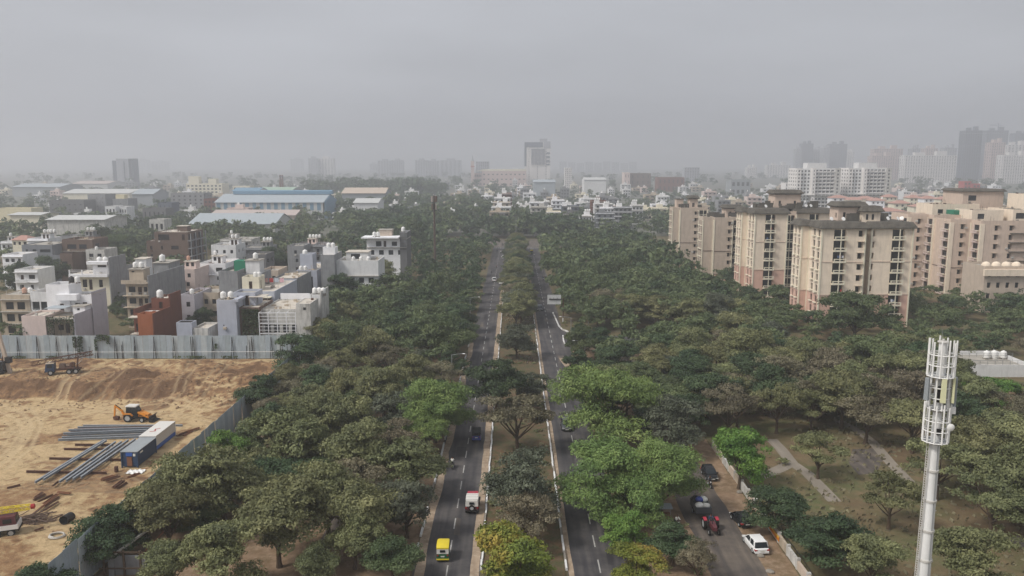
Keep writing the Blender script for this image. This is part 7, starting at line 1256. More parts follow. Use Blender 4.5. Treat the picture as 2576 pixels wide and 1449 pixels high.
# lattice helper
def lattice(b, p, q_, s0, s1, n, t=.06):
    p = Vector(p); q_ = Vector(q_); d = (q_ - p).normalized(); u = d.cross(Vector((0, 0, 1)))
    u = u.normalized() if u.length > .01 else Vector((1, 0, 0)); w_ = u.cross(d).normalized(); C4 = lambda k: [p.lerp(q_, k / n) + (u * a + w_ * c) * (s0 + (s1 - s0) * k / n) / 2 for a, c in ((-1, -1), (1, -1), (1, 1), (-1, 1))]
    for k in range(n):
        A, B = C4(k), C4(k + 1)
        for i in range(4): b.bar(A[i], B[i], t); j = (i + 1) % 4; b.bar(A[i], B[j] if k % 2 else A[j], t * .7); b.bar(A[j] if k % 2 else A[i], B[i] if k % 2 else B[j], t * .6)
# drilling truck
o = thing('drilling_truck', 'old blue grey drilling truck with a rusty lattice mast laid over it', 'truck', (0, 0, 0))
for sy in (-1, 1):
    for xx in (1.9, -1.3, -2.5): wx(o, xx, sy * .95, .5, .3)
b = MB(); b.loft([[(1.3, -1.05, .7), (1.3, 1.05, .7), (1.3, 1.05, 2.3), (1.3, -1.05, 2.3)], [(2.6, -1.05, .7), (2.6, 1.05, .7), (2.6, 1.0, 2.3), (2.6, -1.0, 2.3)], [(2.85, -1.0, .7), (2.85, 1.0, .7), (2.8, .98, 1.45), (2.8, -.98, 1.45)]]); b.build('cab', 'paint_navy', o); MB().add([(2.72, -.92, 1.5), (2.72, .92, 1.5), (2.63, .9, 2.2), (2.63, -.9, 2.2)], [(0, 1, 2, 3)]).build('windscreen', 'wall_beige', o); MB().box(1.2, 2.7, -1.1, 1.1, 2.301, 2.4).build('cab_roof', 'wall_beige', o)
for sy in (-1, 1): MB().box(1.55, 2.4, sy * 1.06, sy * 1.08, 1.5, 2.15).build('side_window', 'glass', o); MB().box(2.81, 2.9, sy * .75 - .14, sy * .75 + .14, .95, 1.2).build('headlight', 'lamp_clear', o)
MB().box(2.8, 2.95, -1.05, 1.05, .6, .85).build('bumper', 'dark_metal', o); MB().box(-3.4, 1.25, -.45, .45, .75, 1.0).build('chassis', 'rust', o); MB().box(-2.2, .6, -.85, .85, 1.001, 1.25).build('deck', 'rust', o); MB().cyl((-1.8, -.5, 1.7), (-1.8, .5, 1.7), .45, n=14).build('winch_drum', 'rust', o); MB().tbox(-.6, .5, -.55, .55, 1.251, 2.0, .1).build('engine', 'wall_brown', o)
b = MB(); lattice(b, (5.2, .0, 2.35), (-5.6, .0, 3.75), .75, .75, 16, .08); b.build('mast', 'rust', o); b = MB(); b.bar((-2.6, -.5, 1.0), (-2.9, -.4, 3.2), .12); b.bar((-2.6, .5, 1.0), (-2.9, .4, 3.2), .12); b.build('mast_rest', 'rust', o); MB().tube([(-3.3, -.6, 3.3), (-3.4, -1.0, 2.3), (-2.6, -1.15, 1.5), (-1.2, -1.1, 1.3), (0, -1.0, 1.5)], .07, 6).build('hose', 'dull_white_paint', o)
p = at(158, 938, 0.2); o.location = (p.x, p.y, G(p.x, p.y)); o.rotation_euler = (0, 0, R(198)); o.scale = (1.1, 1.1, 1.1)
# crawler rig cut by the edge
o = thing('crawler_rig', 'dark crawler rig with a leaning tan mast at the picture edge', 'drilling rig', (0, 0, 0))
for sy in (-1, 1): b = MB(); b.prism([(-2.2, .25), (-1.8, 0), (1.8, 0), (2.2, .25), (2.2, .7), (1.8, .95), (-1.8, .95), (-2.2, .7)], sy * 1.3 - .3, sy * 1.3 + .3, 'y'); b.build('track', 'black_rubber', o)
MB().box(-1.6, 1.6, -.95, .95, .5, 1.0).build('base', 'dark_metal', o); MB().tbox(-2.4, 1.0, -1.3, 1.3, 1.001, 2.5, .1).build('house', 'dark_metal', o); MB().tbox(1.0, 2.2, -1.2, -.1, 1.001, 2.7, .12).build('cab', 'glass', o); MB().bar((2.6, .3, 0), (.9, .3, 9), .55, .6).build('mast', 'wall_tan', o); MB().box(2.0, 3.0, -.1, .8, 2.2, 3.4).build('rotary_head', 'dark_metal', o); MB().bar((1.0, .3, 1.6), (1.7, .3, 4.5), .2).build('ram', 'rust', o)
p = at(4, 938, 0); o.location = (p.x - 1.2, p.y, G(p.x, p.y)); o.scale = (1.1, 1.1, 1.1)
# truck crane cut by the edge
o = thing('truck_crane', 'maroon and white truck crane with a yellow lattice boom at the picture edge', 'crane', (0, 0, 0))
for sy in (-1, 1):
    for xx in (1.4, -.2, -2.6): wx(o, xx, sy * .95, .5, .3)
MB().box(-4, 2.2, -.7, .7, .7, 1.0).build('chassis', 'dark_metal', o); MB().tbox(-1.2, 2.3, -1.15, 1.15, 1.001, 1.6, .04).build('deck', 'paint_white', o); MB().tbox(-1.0, 2.1, -1.05, 1.05, 1.601, 2.7, .15).build('cab', 'paint_maroon', o); MB().add([(2.09, -.8, 1.75), (2.09, .8, 1.75), (1.99, .75, 2.45), (1.99, -.75, 2.45)], [(0, 1, 2, 3)]).build('windscreen', 'glass', o)
for sy in (-1, 1): MB().box(.6, 1.6, sy * 1.0 - .03 + sy * .03, sy * 1.0 + .03 + sy * .03, 1.85, 2.4).build('side_window', 'glass', o)
MB().box(2.2, 2.35, -1.1, 1.1, .7, 1.0).build('bumper', 'dark_metal', o); b = MB(); lattice(b, (-4, .2, 3.2), (3.6, .2, 3.3), .8, .55, 12, .08); b.build('boom', 'paint_yellow', o); MB().lathe((0, 0, 0), [(.1, 0), (.35, .1), (.35, .5), (.1, .6)], 10).build('boom_tip', 'lamp_red', o, False, (3.6, .2, 3.3), (0, R(90), 0)); MB().bar((-3, .2, 1.0), (-3, .2, 3.0), .4).build('boom_rest', 'dark_metal', o)
p = at(2, 1345, PIT); o.location = (p.x, p.y, G(p.x, p.y)); o.rotation_euler = (0, 0, R(20))
# concrete stub frame by the fence bottom
p = at(322, 1452, 0); o = thing('concrete_frame', 'unfinished concrete plinth with wooden posts at the bottom edge', 'structure', (p.x, p.y, 0)); X, Y_ = p.x, p.y; MB(o.location).box(X - 2.2, X + 3.2, Y_ + .5, Y_ + .75, 0, 2.2).box(X - 2.2, X - 1.6, Y_ + .2, Y_ + 1.0, 0, 2.6).build('plinth', 'wall_cement', o); b = MB(o.location)
for xx in (-2.4, -.2, 1.6): 
    MB(o.location).bar((X + xx, Y_ - .2, 0), (X + xx, Y_ - .2, 3.2), .2).build('post', 'bark', o)
MB(o.location).bar((X - 2.8, Y_ - .3, 3.1), (X + 2.0, Y_ - .2, 3.0), .14).build('rail', 'bark', o); MB(o.location).bar((X - 2.9, Y_ - .35, 1.2), (X + 2.2, Y_ - .35, 1.25), .14).build('rail', 'bark', o); MB(o.location).bar((X - 1.4, Y_ + .2, 2.6), (X + 1.2, Y_ + 4.2, 4.0), .22).build('leaning_pole', 'dull_white_paint', o); MB(o.location).bar((X + .6, Y_ + 1.5, 1.5), (X + 2.6, Y_ + 3.6, 3.6), .12).build('leaning_pole', 'wood_plank', o)
b = MB(); b.lathe((0, 0, 0), [(.9, 0), (.85, .25), (.6, .5), (.2, .62), (.05, .64)], 14); ob = b.build('tarpaulin', 'paint_orange', None, True, (X + 1.2, Y_ + 3.0, 1.4)); ob.scale = (1.2, .8, .8); tag(ob, 'mustard tarpaulin lump behind the concrete plinth', 'tarpaulin'); ob.location.z = .02
for k, (dx, dy) in enumerate(((3.0, 3.2), (3.8, 4.8))): ob = MB().box(-.6, .6, -.5, .5, 0, .06).build('board', 'wall_old', None, False, (X + dx, Y_ + dy, .05), (R(12), 0, .2 * k)); tag(ob, 'pale stained board on the ground, %s the plinth' % ('nearer' if k == 0 else 'farther from'), 'board')

# ------------------------------------------------------------------ masts, lamps, signs
o = thing('mobile_mast', 'white mobile phone mast with three ring cages and ladder', 'mast', (0, 0, 0)); pt = dep(2373, 862, 61.0); MX, MY, MZ = pt.x, 61.0, pt.z; o.location = (MX, MY, 0)
b = MB(); b.cyl((0, 0, 0), (0, 0, MZ - 8.2), .62, .40, 20); b.cyl((0, 0, MZ - 8.2), (0, 0, MZ), .33, .30, 18); b.build('shaft', 'mast_white', o, True); MB().tube([(.1, -.62, 0), (.1, -.46, MZ * .5), (.08, -.36, MZ - 8)], .05, 6).build('cable_bundle', 'grey_rail', o); MB().lathe((0, 0, MZ), [(.30, 0), (.42, .03), (.42, .1), (.3, .14), (.12, .16), (.1, .3)], 16).build('cap', 'dull_white_paint', o, True); MB().tube([(-.1, 0, MZ + .1), (-.14, 0, MZ + .8), (-.18, 0, MZ + 1.15)], [.02, .015, .01], 5).build('lightning_rod', 'grey_rail', o)
z = MZ - 10.6
while z > 2: rr_ = .40 + (.62 - .40) * (1 - z / (MZ - 8.2)); MB().lathe((0, 0, z), [(rr_, 0), (rr_ + .07, .03), (rr_ + .07, .2), (rr_, .24)], 20).build('flange', 'dull_white_paint', o, True); z -= 2.55
for zz in (MZ - 2.9, MZ - 5.6, MZ - 8.3): MB().lathe((0, 0, zz), [(.34, 0), (.46, .03), (.46, .22), (.34, .26)], 18).build('flange', 'dull_white_paint', o, True)
b = MB(); n_ = 110
for s in (-.2, .2): b.bar((-.75, s - .05, 0), (-.52, s - .05, MZ - 8.3), .05)
for k in range(n_): zz = .3 + k * (MZ - 9) / n_; xx = -.75 + .23 * zz / (MZ - 8.3); b.bar((xx, -.25, zz), (xx, .15, zz), .035)
b.build('ladder', 'dull_white_paint', o)
b = MB()
for k in range(9): zz = 4 + k * 2.2; xx = .62 - .22 * zz / (MZ - 8); b.bar((xx - .05, 0, zz), (xx + .16, 0, zz), .05)
b.build('step_bolts', 'dull_white_paint', o)
for ci, (zb, zt_, rc, npost, cut) in enumerate(((MZ - 2.65, MZ + .12, .98, 11, 0), (MZ - 5.3, MZ - 2.75, .78, 10, 1), (MZ - 8.0, MZ - 5.05, .95, 11, 0))):
    cg = bpy.data.objects.new('ring_cage', None); COL.objects.link(cg); cg.parent = o; cg.location = (0, 0, zb)
    for zz in (0, .9, 1.75): MB().tube([(rc * math.cos(a * .2618), rc * math.sin(a * .2618), zz) for a in range(25)], .045, 6).build('ring', 'plastic_white', cg, True)
    for k in range(npost): a = 6.283 * (k + .3) / npost; MB().cyl((rc * math.cos(a), rc * math.sin(a), -.05), (rc * math.cos(a), rc * math.sin(a), zt_ - zb + .12 * (k % 3)), .068, n=8).build('post', 'plastic_white', cg, True)
    b = MB()
    for k in range(5):
        a = 6.283 * k / 5
        for zz in (0, .9, 1.75): b.bar((.3 * math.cos(a), .3 * math.sin(a), zz), (rc * math.cos(a), rc * math.sin(a), zz), .05)
    b.build('spokes', 'plastic_white', cg)['kind'] = 'stuff'; MB().lathe((0, 0, -.04), [(.34, 0), (rc, 0), (rc, .03), (.34, .03)], 20).build('floor_grate', 'grey_rail', cg)
for k, (a, r_, z0, hh, m) in enumerate(((-100, .95, MZ - 4.6, 1.9, 'wall_yellow'), (-35, 1.0, MZ - 4.7, 2.0, 'wall_yellow'), (-158, 1.35, MZ - 4.5, 1.8, 'sheet_grey'), (5, 1.3, MZ - 5.2, 2.4, 'sheet_grey'))):
    x_, y_ = r_ * math.cos(R(a)), r_ * math.sin(R(a)); MB().tbox(-.19, .19, -.09, .09, 0, hh, .02).build('antenna_panel', mat('panel_cream', '#d9d8b0', .5, .03) if m == 'wall_yellow' else 'sheet_grey', o, False, (x_, y_, z0), (0, 0, R(a + 90))); MB().bar((x_ * .6, y_ * .6, z0 + hh * .6), (x_, y_, z0 + hh * .6), .05).build('bracket', 'grey_rail', o)
MB().box(-.16, .16, -.1, .1, 0, .55).build('radio_unit', 'plastic_white', o, False, (1.1, -.25, MZ - 5.7)); MB().lathe((0, 0, 0), [(.02, 0), (.2, .02), (.3, .1), (.3, .14), (.2, .2), (.02, .22)], 16).build('dish', 'plastic_white', o, True, (.62, -.85, MZ - 6.6), (R(90), 0, 0)); MB().box(-.14, .14, -.5, -.34, 0, .5).build('cable_box', 'dark_metal', o, False, (0, -.02, MZ - 7.4)); MB().box(-.3, .3, -.55, -.36, 0, 1.3).build('cable_bundle', 'dark_metal', o, False, (-.05, -.02, MZ - 4.7)); MB().lathe((0, 0, 0), [(1.1, 0), (1.1, .5), (.9, .55), (.64, .6)], 20).build('footing', 'wall_old', o)
# second mast, further along the belt
p = dep(1092, 492, 330); o = thing('mobile_mast', 'slim brown mobile mast rising from the trees left of the road', 'mast', (p.x, 330, 0)); MB().cyl((0, 0, 0), (0, 0, p.z), .55, .35, 12).build('shaft', 'wall_brown', o, True)
for k in range(7): a = k * .9; MB().box(-.25, .25, -.12, .12, 0, 2.4).build('antenna_panel', ['wall_brown', 'wall_pink', 'dark_metal'][k % 3], o, False, (1.0 * math.cos(a), 1.0 * math.sin(a), p.z - 2.6 - (k % 2) * 3.2), (0, 0, a))
MB().lathe((0, 0, p.z - 6.2), [(.4, 0), (1.1, .02), (1.1, .12), (.4, .14)], 14).build('platform', 'dark_metal', o); MB().lathe((0, 0, p.z - 2.9), [(.4, 0), (1.1, .02), (1.1, .12), (.4, .14)], 14).build('platform', 'dark_metal', o); MB().cyl((0, 0, p.z), (0, 0, p.z + 1.6), .06).build('lightning_rod', 'grey_rail', o); b = MB()
for s in (-.2, .2): b.bar((s, -.7, 0), (s, -.5, p.z - 3), .06)
for k in range(40): b.bar((-.2, -.68 + .004 * k, .6 + k * .65), (.2, -.68 + .004 * k, .6 + k * .65), .04)
b.build('ladder', 'dark_metal', o)
# billboard: seen from behind
pb_ = at(1413, 812, 0); o = thing('billboard', 'blank white back of a roadside billboard on a single post', 'billboard', (pb_.x + .4, pb_.y, 0)); a = dep(1377, 742, pb_.y) - o.location; c = dep(1411, 765, pb_.y) - o.location
MB().box(a.x, c.x, 0, .14, c.z, a.z).build('board', 'sheet_white', o); MB().box(a.x - .05, c.x + .05, -.03, .17, a.z + .001, a.z + .07).box(a.x - .05, c.x + .05, -.03, .17, c.z - .07, c.z - .001).build('board_edge', 'grey_rail', o); MB().cyl((0, .3, 0), (0, .3, a.z - .9), .14, n=12).build('post', 'rust', o, True); MB().cyl((0, .3, 0), (0, .3, 1.4), .17, n=12).build('painted_foot', 'white_paint', o, True); zz = (a.z + c.z) / 2 + .1; MB().bar((0, -.12, zz), (a.x + .5, -.12, zz), .2, .26).build('bracket_beam', 'dark_metal', o)
for k in range(3): MB().bar((a.x + .8 + k * 1.0, -.14, zz), (a.x + .8 + k * 1.0, -.14, zz + .45), .1).build('bracket', 'dark_metal', o)
def lamp(label, x, y, h, arm, rz=0, proto_=None):
    o = thing('street_lamp', label, 'street lamp', (x, y, 0), rz, 'street lamps'); b = MB(); b.cyl((0, 0, 0), (0, 0, h), .10, .06, 10); b.build('post', 'grey_rail', o, True); MB().tube([(0, 0, h - .05), (-arm * .5, 0, h + .12), (-arm, 0, h + .22)], .045, 7).build('arm', 'grey_rail', o, True); MB().tbox(-arm - .45, -arm + .1, -.11, .11, h + .16, h + .27, .04).build('lamp_head', 'plastic_white', o); MB().box(-.13, .13, -.13, .13, 0, .5).build('base', 'kerb_grey', o)
p = at(1436, 858); lamp('street lamp with a long arm at the side street corner', p.x, p.y, 6.2, 2.6); p = at(1471, 915); lamp('street lamp half hidden by the dark corner tree', p.x, p.y, 5.2, 2.4); p = at(1480, 820); lamp('street lamp with its arm to the right behind the billboard', p.x, p.y, 5.6, 2.0, R(180)); p = at(1192, 815); lamp('street lamp among the roadside trees at the left', p.x - 1, p.y, 7.6, 2.4, R(180)); p = at(1186, 1215); lamp('street lamp at the roadside near the motorcycle', -12.2, 152, 8.0, 2.2, R(180))
p = at(1298, 600); o = thing('flag_pole', 'tall thin bare pole on the median at the far junction', 'pole', (p.x, 470, 0)); MB().cyl((0, 0, 0), (0, 0, dep(1298, 545, 470).z), .18, .08, 8).build('shaft', 'grey_rail', o, True); MB().lathe((0, 0, 0), [(.6, 0), (.6, .4), (.2, .5)], 10).build('footing', 'kerb_grey', o)
p = at(1437, 862); o = thing('notice_board', 'pink and white notice tied to the corner lamp', 'sign', (p.x + .1, p.y - .4, 0)); MB().box(-.45, .45, -.03, .03, .5, 2.0).build('panel', mat('notice_pink', '#c98f9a', .7, .3, 3.0), o); MB().bar((-.3, .06, 0), (-.3, .06, 1.9), .06).build('post', 'grey_rail', o); MB().box(-.3, .3, -.045, -.032, 1.0, 1.25).build('dark_print', 'paint_maroon', o)
# park wall with a bright banner
wl = thing('park_wall', 'low weathered park wall along the service road', 'wall', (31.9, 74, 0)); y = 74; k = 0
while y < 121:
    b = MB((31.9, 74, 0)); b.box(31.75, 32.05, y, y + 2.9, 0, 1.05 + .06 * (k % 2)); b.build('wall_panel', ['wall_old', 'wall_beige', 'wall_tan'][k % 3], wl); b = MB((31.9, 74, 0)); b.box(31.68, 32.12, y + 2.905, y + 3.19, 0, 1.35); b.build('pier', 'wall_old', wl); y += 3.2; k += 1
b = MB((31.9, 74, 0)); b.tube([(32.3, y_, 1.25 + .1 * math.sin(y_)) for y_ in range(76, 120, 4)], .05, 5); b.build('wire', 'dark_metal', wl)
p = at(1912, 1338, .5); o = thing('banner', 'orange and yellow banner fixed to the park wall', 'banner', (31.7, p.y, 0)); MB().box(-.05, -.01, -2.3, 2.3, .35, .95).build('cloth', mat('banner_orange', '#d8812f', .7, .3, 2.5), o); MB().box(-.058, -.051, -2.2, 2.2, .78, .92).build('stripe', 'paint_yellow', o)
for k, (uu, vv) in enumerate(((1872, 1290), (1890, 1240), (1850, 1400), (1935, 1440))):
    p = at(uu, vv); bm = bmesh.new(); bmesh.ops.create_icosphere(bm, subdivisions=2, radius=.4)
    for v in bm.verts: v.co = Vector((v.co.x * 1.2, v.co.y, v.co.z * .6)) * (1 + .2 * math.sin(v.co.x * 6 + k) * math.sin(v.co.y * 5 + 1))
    me = bpy.data.meshes.new('stone'); bm.to_mesh(me); bm.free(); tag(link_mesh('stone', me, 'kerb_grey', None, (min(max(p.x, 28.6), 31.2), p.y, .12)), 'grey stone on the dusty shoulder, %s from the camera' % ORD[k], 'stone', 'stones on the shoulder')
# creepers on fence and house fronts
def creeper(label, x0, x1, y, z0, z1, n, m='leaf_dark', leaf=.16, seed=1):
    r_ = np.random.RandomState(seed); P = np.stack([r_.uniform(x0, x1, n), y - r_.rand(n) * .35, z1 - (z1 - z0) * r_.rand(n) ** 1.5], 1); t1 = r_.randn(n, 3); t1 /= np.linalg.norm(t1, axis=1)[:, None]; t2 = np.cross(t1, r_.randn(n, 3)); t2 /= np.linalg.norm(t2, axis=1)[:, None]; s = leaf * (.6 + r_.rand(n))[:, None]
    V = np.stack([P - t1 * s, P - t2 * s * .6, P + t1 * s, P + t2 * s * .6], 1).reshape(-1, 3); o = thing('creeper', label, 'creeper', ((x0 + x1) / 2, y, 0)); V -= np.array([(x0 + x1) / 2, y, 0]); link_mesh('foliage', np_mesh('foliage', V, np.repeat(r_.rand(n), 4), m), None, o); MB().tube([(0, -.03, z0 if z0 < .5 else z0), (.1, -.05, (z0 + z1) / 2), (-.05, -.05, z1)], .03, 5).build('stem', 'bark', o)
for i, (u, w_, za, zb_) in enumerate(((190, .35, 2.6, 5.2), (204, .55, 1.0, 5.3), (243, .3, 2.0, 4.6), (260, 1.3, 4.3, 5.7), (275, .35, 3.5, 5.4), (545, .25, 2.4, 3.6))): x = dep(u, 870, FY).x; creeper('dark creeper strip hanging on the back fence, %s from the left' % ORD[i], x - w_, x + w_, FY - .15, za, zb_, int(130 * w_ * (zb_ - za)) + 20, seed=i)
xa, xb = ux(117, 186, 800, 188)[:2]; creeper('dark green creeper over the recess of the pink house, beside its pink wall', xa, xa + 1.6, 188.2, 1, 8.5, 330, seed=11); creeper('dark green creeper over the recess of the pink house, beside its shade-tinted lilac wall', xb - 1.1, xb, 188.2, 1, 8.8, 260, seed=12); creeper('dark green creeper along the roof rail of the pink house', xa + 1.6, xb - 1.2, 188.2, 6.6, 8.3, 190, seed=15)
xa, xb = ux(606, 648, 800, 188)[:2]; creeper('thick green creeper covering the dark wall beside the grid frame', xa, xb, 188.9, 2, 10.2, 1500, 'leaf_green', .2, seed=13)
for i, (u0, u1) in enumerate(((35, 70), (120, 150), (440, 520), (560, 600), (480, 510))): xa, xb = ux(u0, u1, 905, FY)[:2]; creeper('low weeds along the foot of the back fence, %s clump' % ORD[i], xa, xb, FY - .4, .1, .7, 160, 'leaf_green', .14, seed=20 + i)

# clods and rubble on the site
b = MB(); rr = random.Random(23); cl = []
for k in range(1100):
    x, y = (rr.uniform(-122, -48.5), rr.gauss(163, 6)) if rr.random() < .62 else (rr.uniform(-118, -49), rr.uniform(80, 158))
    if SX0 + 2 < x < SX1 - 1 and SY0 + 2 < y < SY1 - 1: cl.append((x, y))
cz = site_z(np.array([c[0] for c in cl]), np.array([c[1] for c in cl]))
for (x, y), z in zip(cl, cz):
    s = rr.uniform(.08, .32) * (1.3 if y > 150 else .7); z = float(z); b.add([(x + s * rr.uniform(.6, 1.2), y, z), (x, y + s * rr.uniform(.6, 1.2), z), (x - s * rr.uniform(.6, 1.2), y, z), (x, y - s * rr.uniform(.6, 1.2), z), (x + rr.uniform(-.1, .1), y, z + s * rr.uniform(.4, .9))], [(0, 1, 4), (1, 2, 4), (2, 3, 4), (3, 0, 4)])
tag(b.build('rubble', mat('clod', '#7d654d', .95, .25, 1.0)), 'scattered clods and rubble on the excavated ground', None, None, 'stuff')
# ------------------------------------------------------------------ the rest of the trees
def ok_tree(x, y, rad):
    if RL0 - rad * .22 < x < RL1 + 1 and y < JY0: return False
    if RR0 - 1 < x < RR1 + rad * .45 and y < JY0: return False
    if -4 < x < 6 and y < JY0 + 50: return False
    if 21 < x < 32.5 and y < 120: return False
    if JY0 - 5 - rad * .4 < y < JY1 + 3 + rad * .3 and -40 < x < 36: return False
    if 13 < x < 46 and 192 - rad * .4 < y < 209 + rad * .2: return False
    if SX0 < x < FX + rad * .75 and 60 < y < 184 + rad * .6: return False
    if 33 < x < 56 and 90 < y < 125: return False
    if 84 < x < 116 and 138 < y < 166: return False
    return free(x, y, rad * .35)
def near(x, y, rad, f=.72): return any(math.hypot(x - a, y - c) < (rad + q) * f for a, c, q in TREES)
LMS = [(105, 'level with the red jeep'), (128, 'level with the blue three-wheeler'), (150, 'level with the excavator'), (182, 'level with the back sheet fence'), (214, 'level with the billboard'), (245, 'level with the nearest apartment block'), (285, 'level with the second apartment block'), (330, 'level with the third apartment block'), (380, 'level with the farthest brown block'), (432, 'just before the far junction'), (500, 'around the far junction'), (9999, 'beyond the far junction')]
def lm(y): return next(t for q, t in LMS if y < q)
r = random.Random(5); cand = []
def zone(x0, x1, y0, y1, n, kinds, rr_, f=.66):
    k = 0; t_ = 0
    while k < n and t_ < n * 30:
        t_ += 1; x = r.uniform(x0, x1); y = r.uniform(y0, y1); rad = r.uniform(*rr_)
        if not ok_tree(x, y, rad) or near(x, y, rad, f): continue
        TREES.append((x, y, rad)); cand.append((x, y, rad, r.choice(kinds))); k += 1
mixL = ['olive', 'olive', 'olive', 'green', 'dark', 'grey', 'brown']; mixR = ['green', 'olive', 'brown', 'dark', 'brown', 'green', 'park', 'grey']
zone(-45, -13, 86, 186, 62, mixL, (3.2, 5.0), .44); zone(-52, -13, 186, 260, 62, ['olive', 'green', 'dark', 'dark', 'olive'], (3.6, 5.4), .48)
zone(-44, -13, 250, 420, 70, ['cone', 'cone', 'dark', 'cone', 'olive', 'dark'], (3.2, 5.0), .58)
zone(14, 62, 208, 300, 90, mixR, (4.0, 6.0), .46); zone(56, 81, 205, 300, 46, mixR, (2.6, 3.7), .46); zone(14, 68, 300, 430, 110, ['green', 'dark', 'olive', 'dark', 'brown', 'grey'], (4.2, 6.4), .46); zone(14, 37, 121, 192, 26, ['olive', 'green', 'dark', 'grey'], (3.6, 5.2), .6); zone(46, 140, 130, 172, 62, ['brown', 'park', 'olive', 'park', 'brown', 'dark'], (4.2, 6.2), .5); zone(33, 62, 128, 208, 34, ['brown', 'park', 'olive', 'grey'], (4, 5.6), .58); zone(138, 190, 205, 239, 26, ['green', 'dark'], (3.8, 5.2), .5); zone(62, 190, 172, 262, 150, ['green', 'dark', 'olive', 'green'], (2.7, 3.9), .48); zone(14, 22, 84, 190, 6, ['olive', 'dark'], (2.8, 3.6), .7); zone(57, 110, 86, 130, 22, ['park', 'olive', 'brown'], (4.5, 6), .58)
zone(-150, -50, 190, 300, 70, ['dark', 'olive', 'dark', 'green'], (2.4, 3.8), .62); zone(-250, -50, 300, 430, 120, ['dark', 'olive', 'dark', 'green'], (4.0, 6.0), .68)
cand.sort(key=lambda c: c[1]); room = max(0, 300 - TREE_N)
# the ones that show largest stand as trees of their own
near_c = sorted(cand, key=lambda c: -(c[2] / c[1]))[:room]; nset = set(id(c) for c in near_c); rest = [c for c in cand if id(c) not in nset]
grp = {}
for c in near_c: grp.setdefault((c[0] > 0, lm(c[1])), []).append(c)
for (rt, t_), cs in grp.items():
    cnt = {}
    for (x, y, rad, kd) in sorted(cs, key=lambda c: abs(c[0])):
        n_ = cnt[kd] = cnt.get(kd, -1) + 1; TREES.pop() if False else None
        pr, top, m_ = PROTO[kd]; cm, tm, *_ = pr[r.randrange(len(pr))]; s = rad / RC
        if kd == 'cone': s *= .8
        o = thing('tree', '%s %s tree from the road, %s side, %s' % (ORD[n_], DESC[kd], 'right' if rt else 'left', t_), 'tree', (x, y, 0), r.random() * 6.28, 'trees %s of the road' % ('right' if rt else 'left')); o.scale = (s * r.uniform(.85, 1.2), s * r.uniform(.85, 1.2), s * r.uniform(.74, 1.06) * (1.35 if kd == 'cone' else 1))
        link_mesh('trunk', tm, None, o); link_mesh('crown', cm, None, o)
# all others are too many to count: one mass of coarser crowns
LOW = {}
for kd in ('olive', 'dark', 'green', 'brown', 'grey', 'cone'):
    shp, b0 = {'olive': ('round', .5), 'dark': ('round', .3), 'green': ('dome', .6), 'brown': ('dome', .6), 'grey': ('round', .4), 'cone': ('cone', .2)}[kd]
    LOW[kd] = []
    for i in range(3):
        V, T0, cs, zt = crown_np(500 + i * 31 + len(kd), shp, 52, 17, .08, rcl=(.15, .26)); V[:, 2] += b0; V2, T2, cs, zt = crown_np(800 + i * 31 + len(kd), shp, 30, 4, .18, rcl=(.15, .25)); V2[:, 2] += b0; LOW[kd].append((V, T0, V2, T2))
LOW['park'] = LOW['olive']
def far_zone(n, umin, umax, Y0, Y1, kinds, rr_, clear=0.0):
    k = 0; t_ = 0
    while k < n and t_ < n * 12:
        t_ += 1; Y = Y0 * (Y1 / Y0) ** r.random(); u = r.uniform(umin, umax); x = (u - VPX) * Y / FPX; rad = r.uniform(*rr_)
        if not ok_tree(x, Y, rad): continue
        if vnoise(np.array([x]), np.array([Y]), 90., 88)[0] < clear: continue
        rest.append((x, Y, rad, r.choice(kinds))); k += 1
far_zone(340, -40, 1300, 400, 640, ['dark', 'olive', 'green', 'dark'], (4, 6.5), .25); far_zone(330, 1240, 2620, 420, 640, ['dark', 'olive', 'green', 'dark'], (4, 6.5), .2); far_zone(360, -40, 1300, 640, 1400, ['dark', 'dark', 'green'], (4, 6.5), .35); far_zone(560, 1240, 2620, 640, 1500, ['dark', 'dark', 'green'], (3.2, 5.2), .3); far_zone(310, -60, 2640, 1400, 3000, ['dark', 'dark'], (6, 11), .4); far_zone(130, 780, 1115, 1050, 1250, ['dark'], (8, 13)); far_zone(150, 1240, 1460, 482, 640, ['dark', 'green'], (5, 7.5)); far_zone(230, 850, 1240, 420, 900, ['dark', 'olive', 'dark'], (5, 8))
Vs = {}; Ts = {}
for (x, y, rad, kd) in rest:
    q4 = LOW[kd if kd in LOW else 'dark'][r.randrange(3)]; V, T0 = q4[:2] if y < 300 else q4[2:]; a = r.random() * 6.28; ca, sa = math.cos(a), math.sin(a); s = rad * (.8 if kd == 'cone' else 1)
    Q = np.stack([V[:, 0] * ca - V[:, 1] * sa, V[:, 0] * sa + V[:, 1] * ca, V[:, 2] * r.uniform(.85, 1.2)], 1) * s + (x, y, 0)
    g_ = 'dark' if kd in ('dark', 'cone') else 'mixed'; sh_ = r.uniform(-.18, .18)
    Vs.setdefault(g_, []).append(Q); Ts.setdefault(g_, []).append(np.clip(T0 + sh_, 0, 1))
me = None
V = np.concatenate(Vs['mixed'] + Vs['dark']); T0 = np.concatenate(Ts['mixed'] + Ts['dark']); me = np_mesh('distant_trees', V, T0, 'leaf_green'); me.materials.append(M['leaf_dark']); nm = sum(len(a) for a in Vs['mixed']) // 4
mi = np.zeros(len(me.polygons), np.int32); mi[nm:] = 1; me.polygons.foreach_set('material_index', mi)
tag(link_mesh('distant_trees', me, None), 'hazy mass of dark trees between and beyond the houses', None, None, 'stuff')
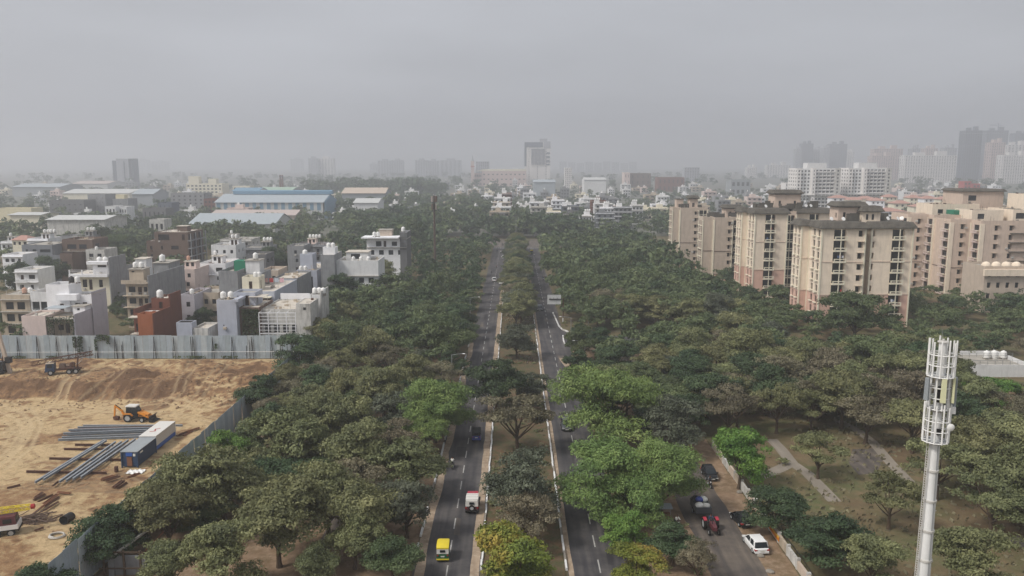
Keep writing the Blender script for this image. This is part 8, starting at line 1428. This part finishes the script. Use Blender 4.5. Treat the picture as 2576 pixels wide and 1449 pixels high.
# undergrowth below the belts
bushes = []
for k in range(250):
    x = r.choice([r.uniform(-45, -13), r.uniform(14, 21), r.uniform(33, 90), r.uniform(-3, 5.2), r.uniform(-3, 5.2)]); y = r.uniform(82, 240); rad = r.uniform(.5, 1.5)
    if -4 < x < 6: rad *= .62
    V, T0 = LOW['green'][k % 3][2:]; Q = V.copy(); Q[:, 2] -= .6; bushes.append((Q * (rad, rad, rad * .8) + (x, y, 0), T0))
tag(link_mesh('undergrowth', np_mesh('undergrowth', np.concatenate([b[0] for b in bushes]), np.concatenate([b[1] for b in bushes]), 'leaf_olive'), None), 'low scrub under the roadside and park trees', None, None, 'stuff')
# grass tufts in the park and on the median
gv = []; 
for k in range(5200):
    zx = r.random(); x, y = (r.uniform(33, 92), r.uniform(80, 170)) if zx < .7 else (r.uniform(-3.2, 5.4), r.uniform(84, 240)) if zx < .85 else (r.uniform(-45, -14), r.uniform(84, 180))
    if vnoise(np.array([x]), np.array([y]), 9., 12)[0] < .42: continue
    a = r.random() * 6.28; h_ = r.uniform(.15, .45); w_ = r.uniform(.15, .4); dx, dy = math.cos(a) * w_, math.sin(a) * w_; z0 = .13 if -4 < x < 6 else 0
    gv += [(x - dx, y - dy, z0), (x + dx, y + dy, z0), (x + dx * .8 + .1, y + dy * .8, z0 + h_), (x - dx * .8 + .1, y - dy * .8, z0 + h_)]
gv = np.array(gv); tag(link_mesh('grass', np_mesh('grass', gv, np.random.RandomState(3).rand(len(gv)), 'leaf_brown'), None), 'tufts of dry grass on park and median', None, None, 'stuff')
# ------------------------------------------------------------------ haze
hm = bpy.data.materials.new('haze'); hm.use_nodes = True; n = hm.node_tree.nodes; n.clear()
ho = n.new('ShaderNodeOutputMaterial'); pv = n.new('ShaderNodeVolumePrincipled'); pv.inputs['Color'].default_value = (0.885, 0.898, 0.942, 1); pv.inputs['Density'].default_value = HAZE_DENSITY; pv.inputs['Anisotropy'].default_value = 0.45
hm.node_tree.links.new(pv.outputs[0], ho.inputs['Volume'])
hb = MB().box(-6300, 6300, -900, 7800, -10, 165).build('haze', hm); tag(hb, 'pale grey smog over the whole city', None, None, 'stuff')
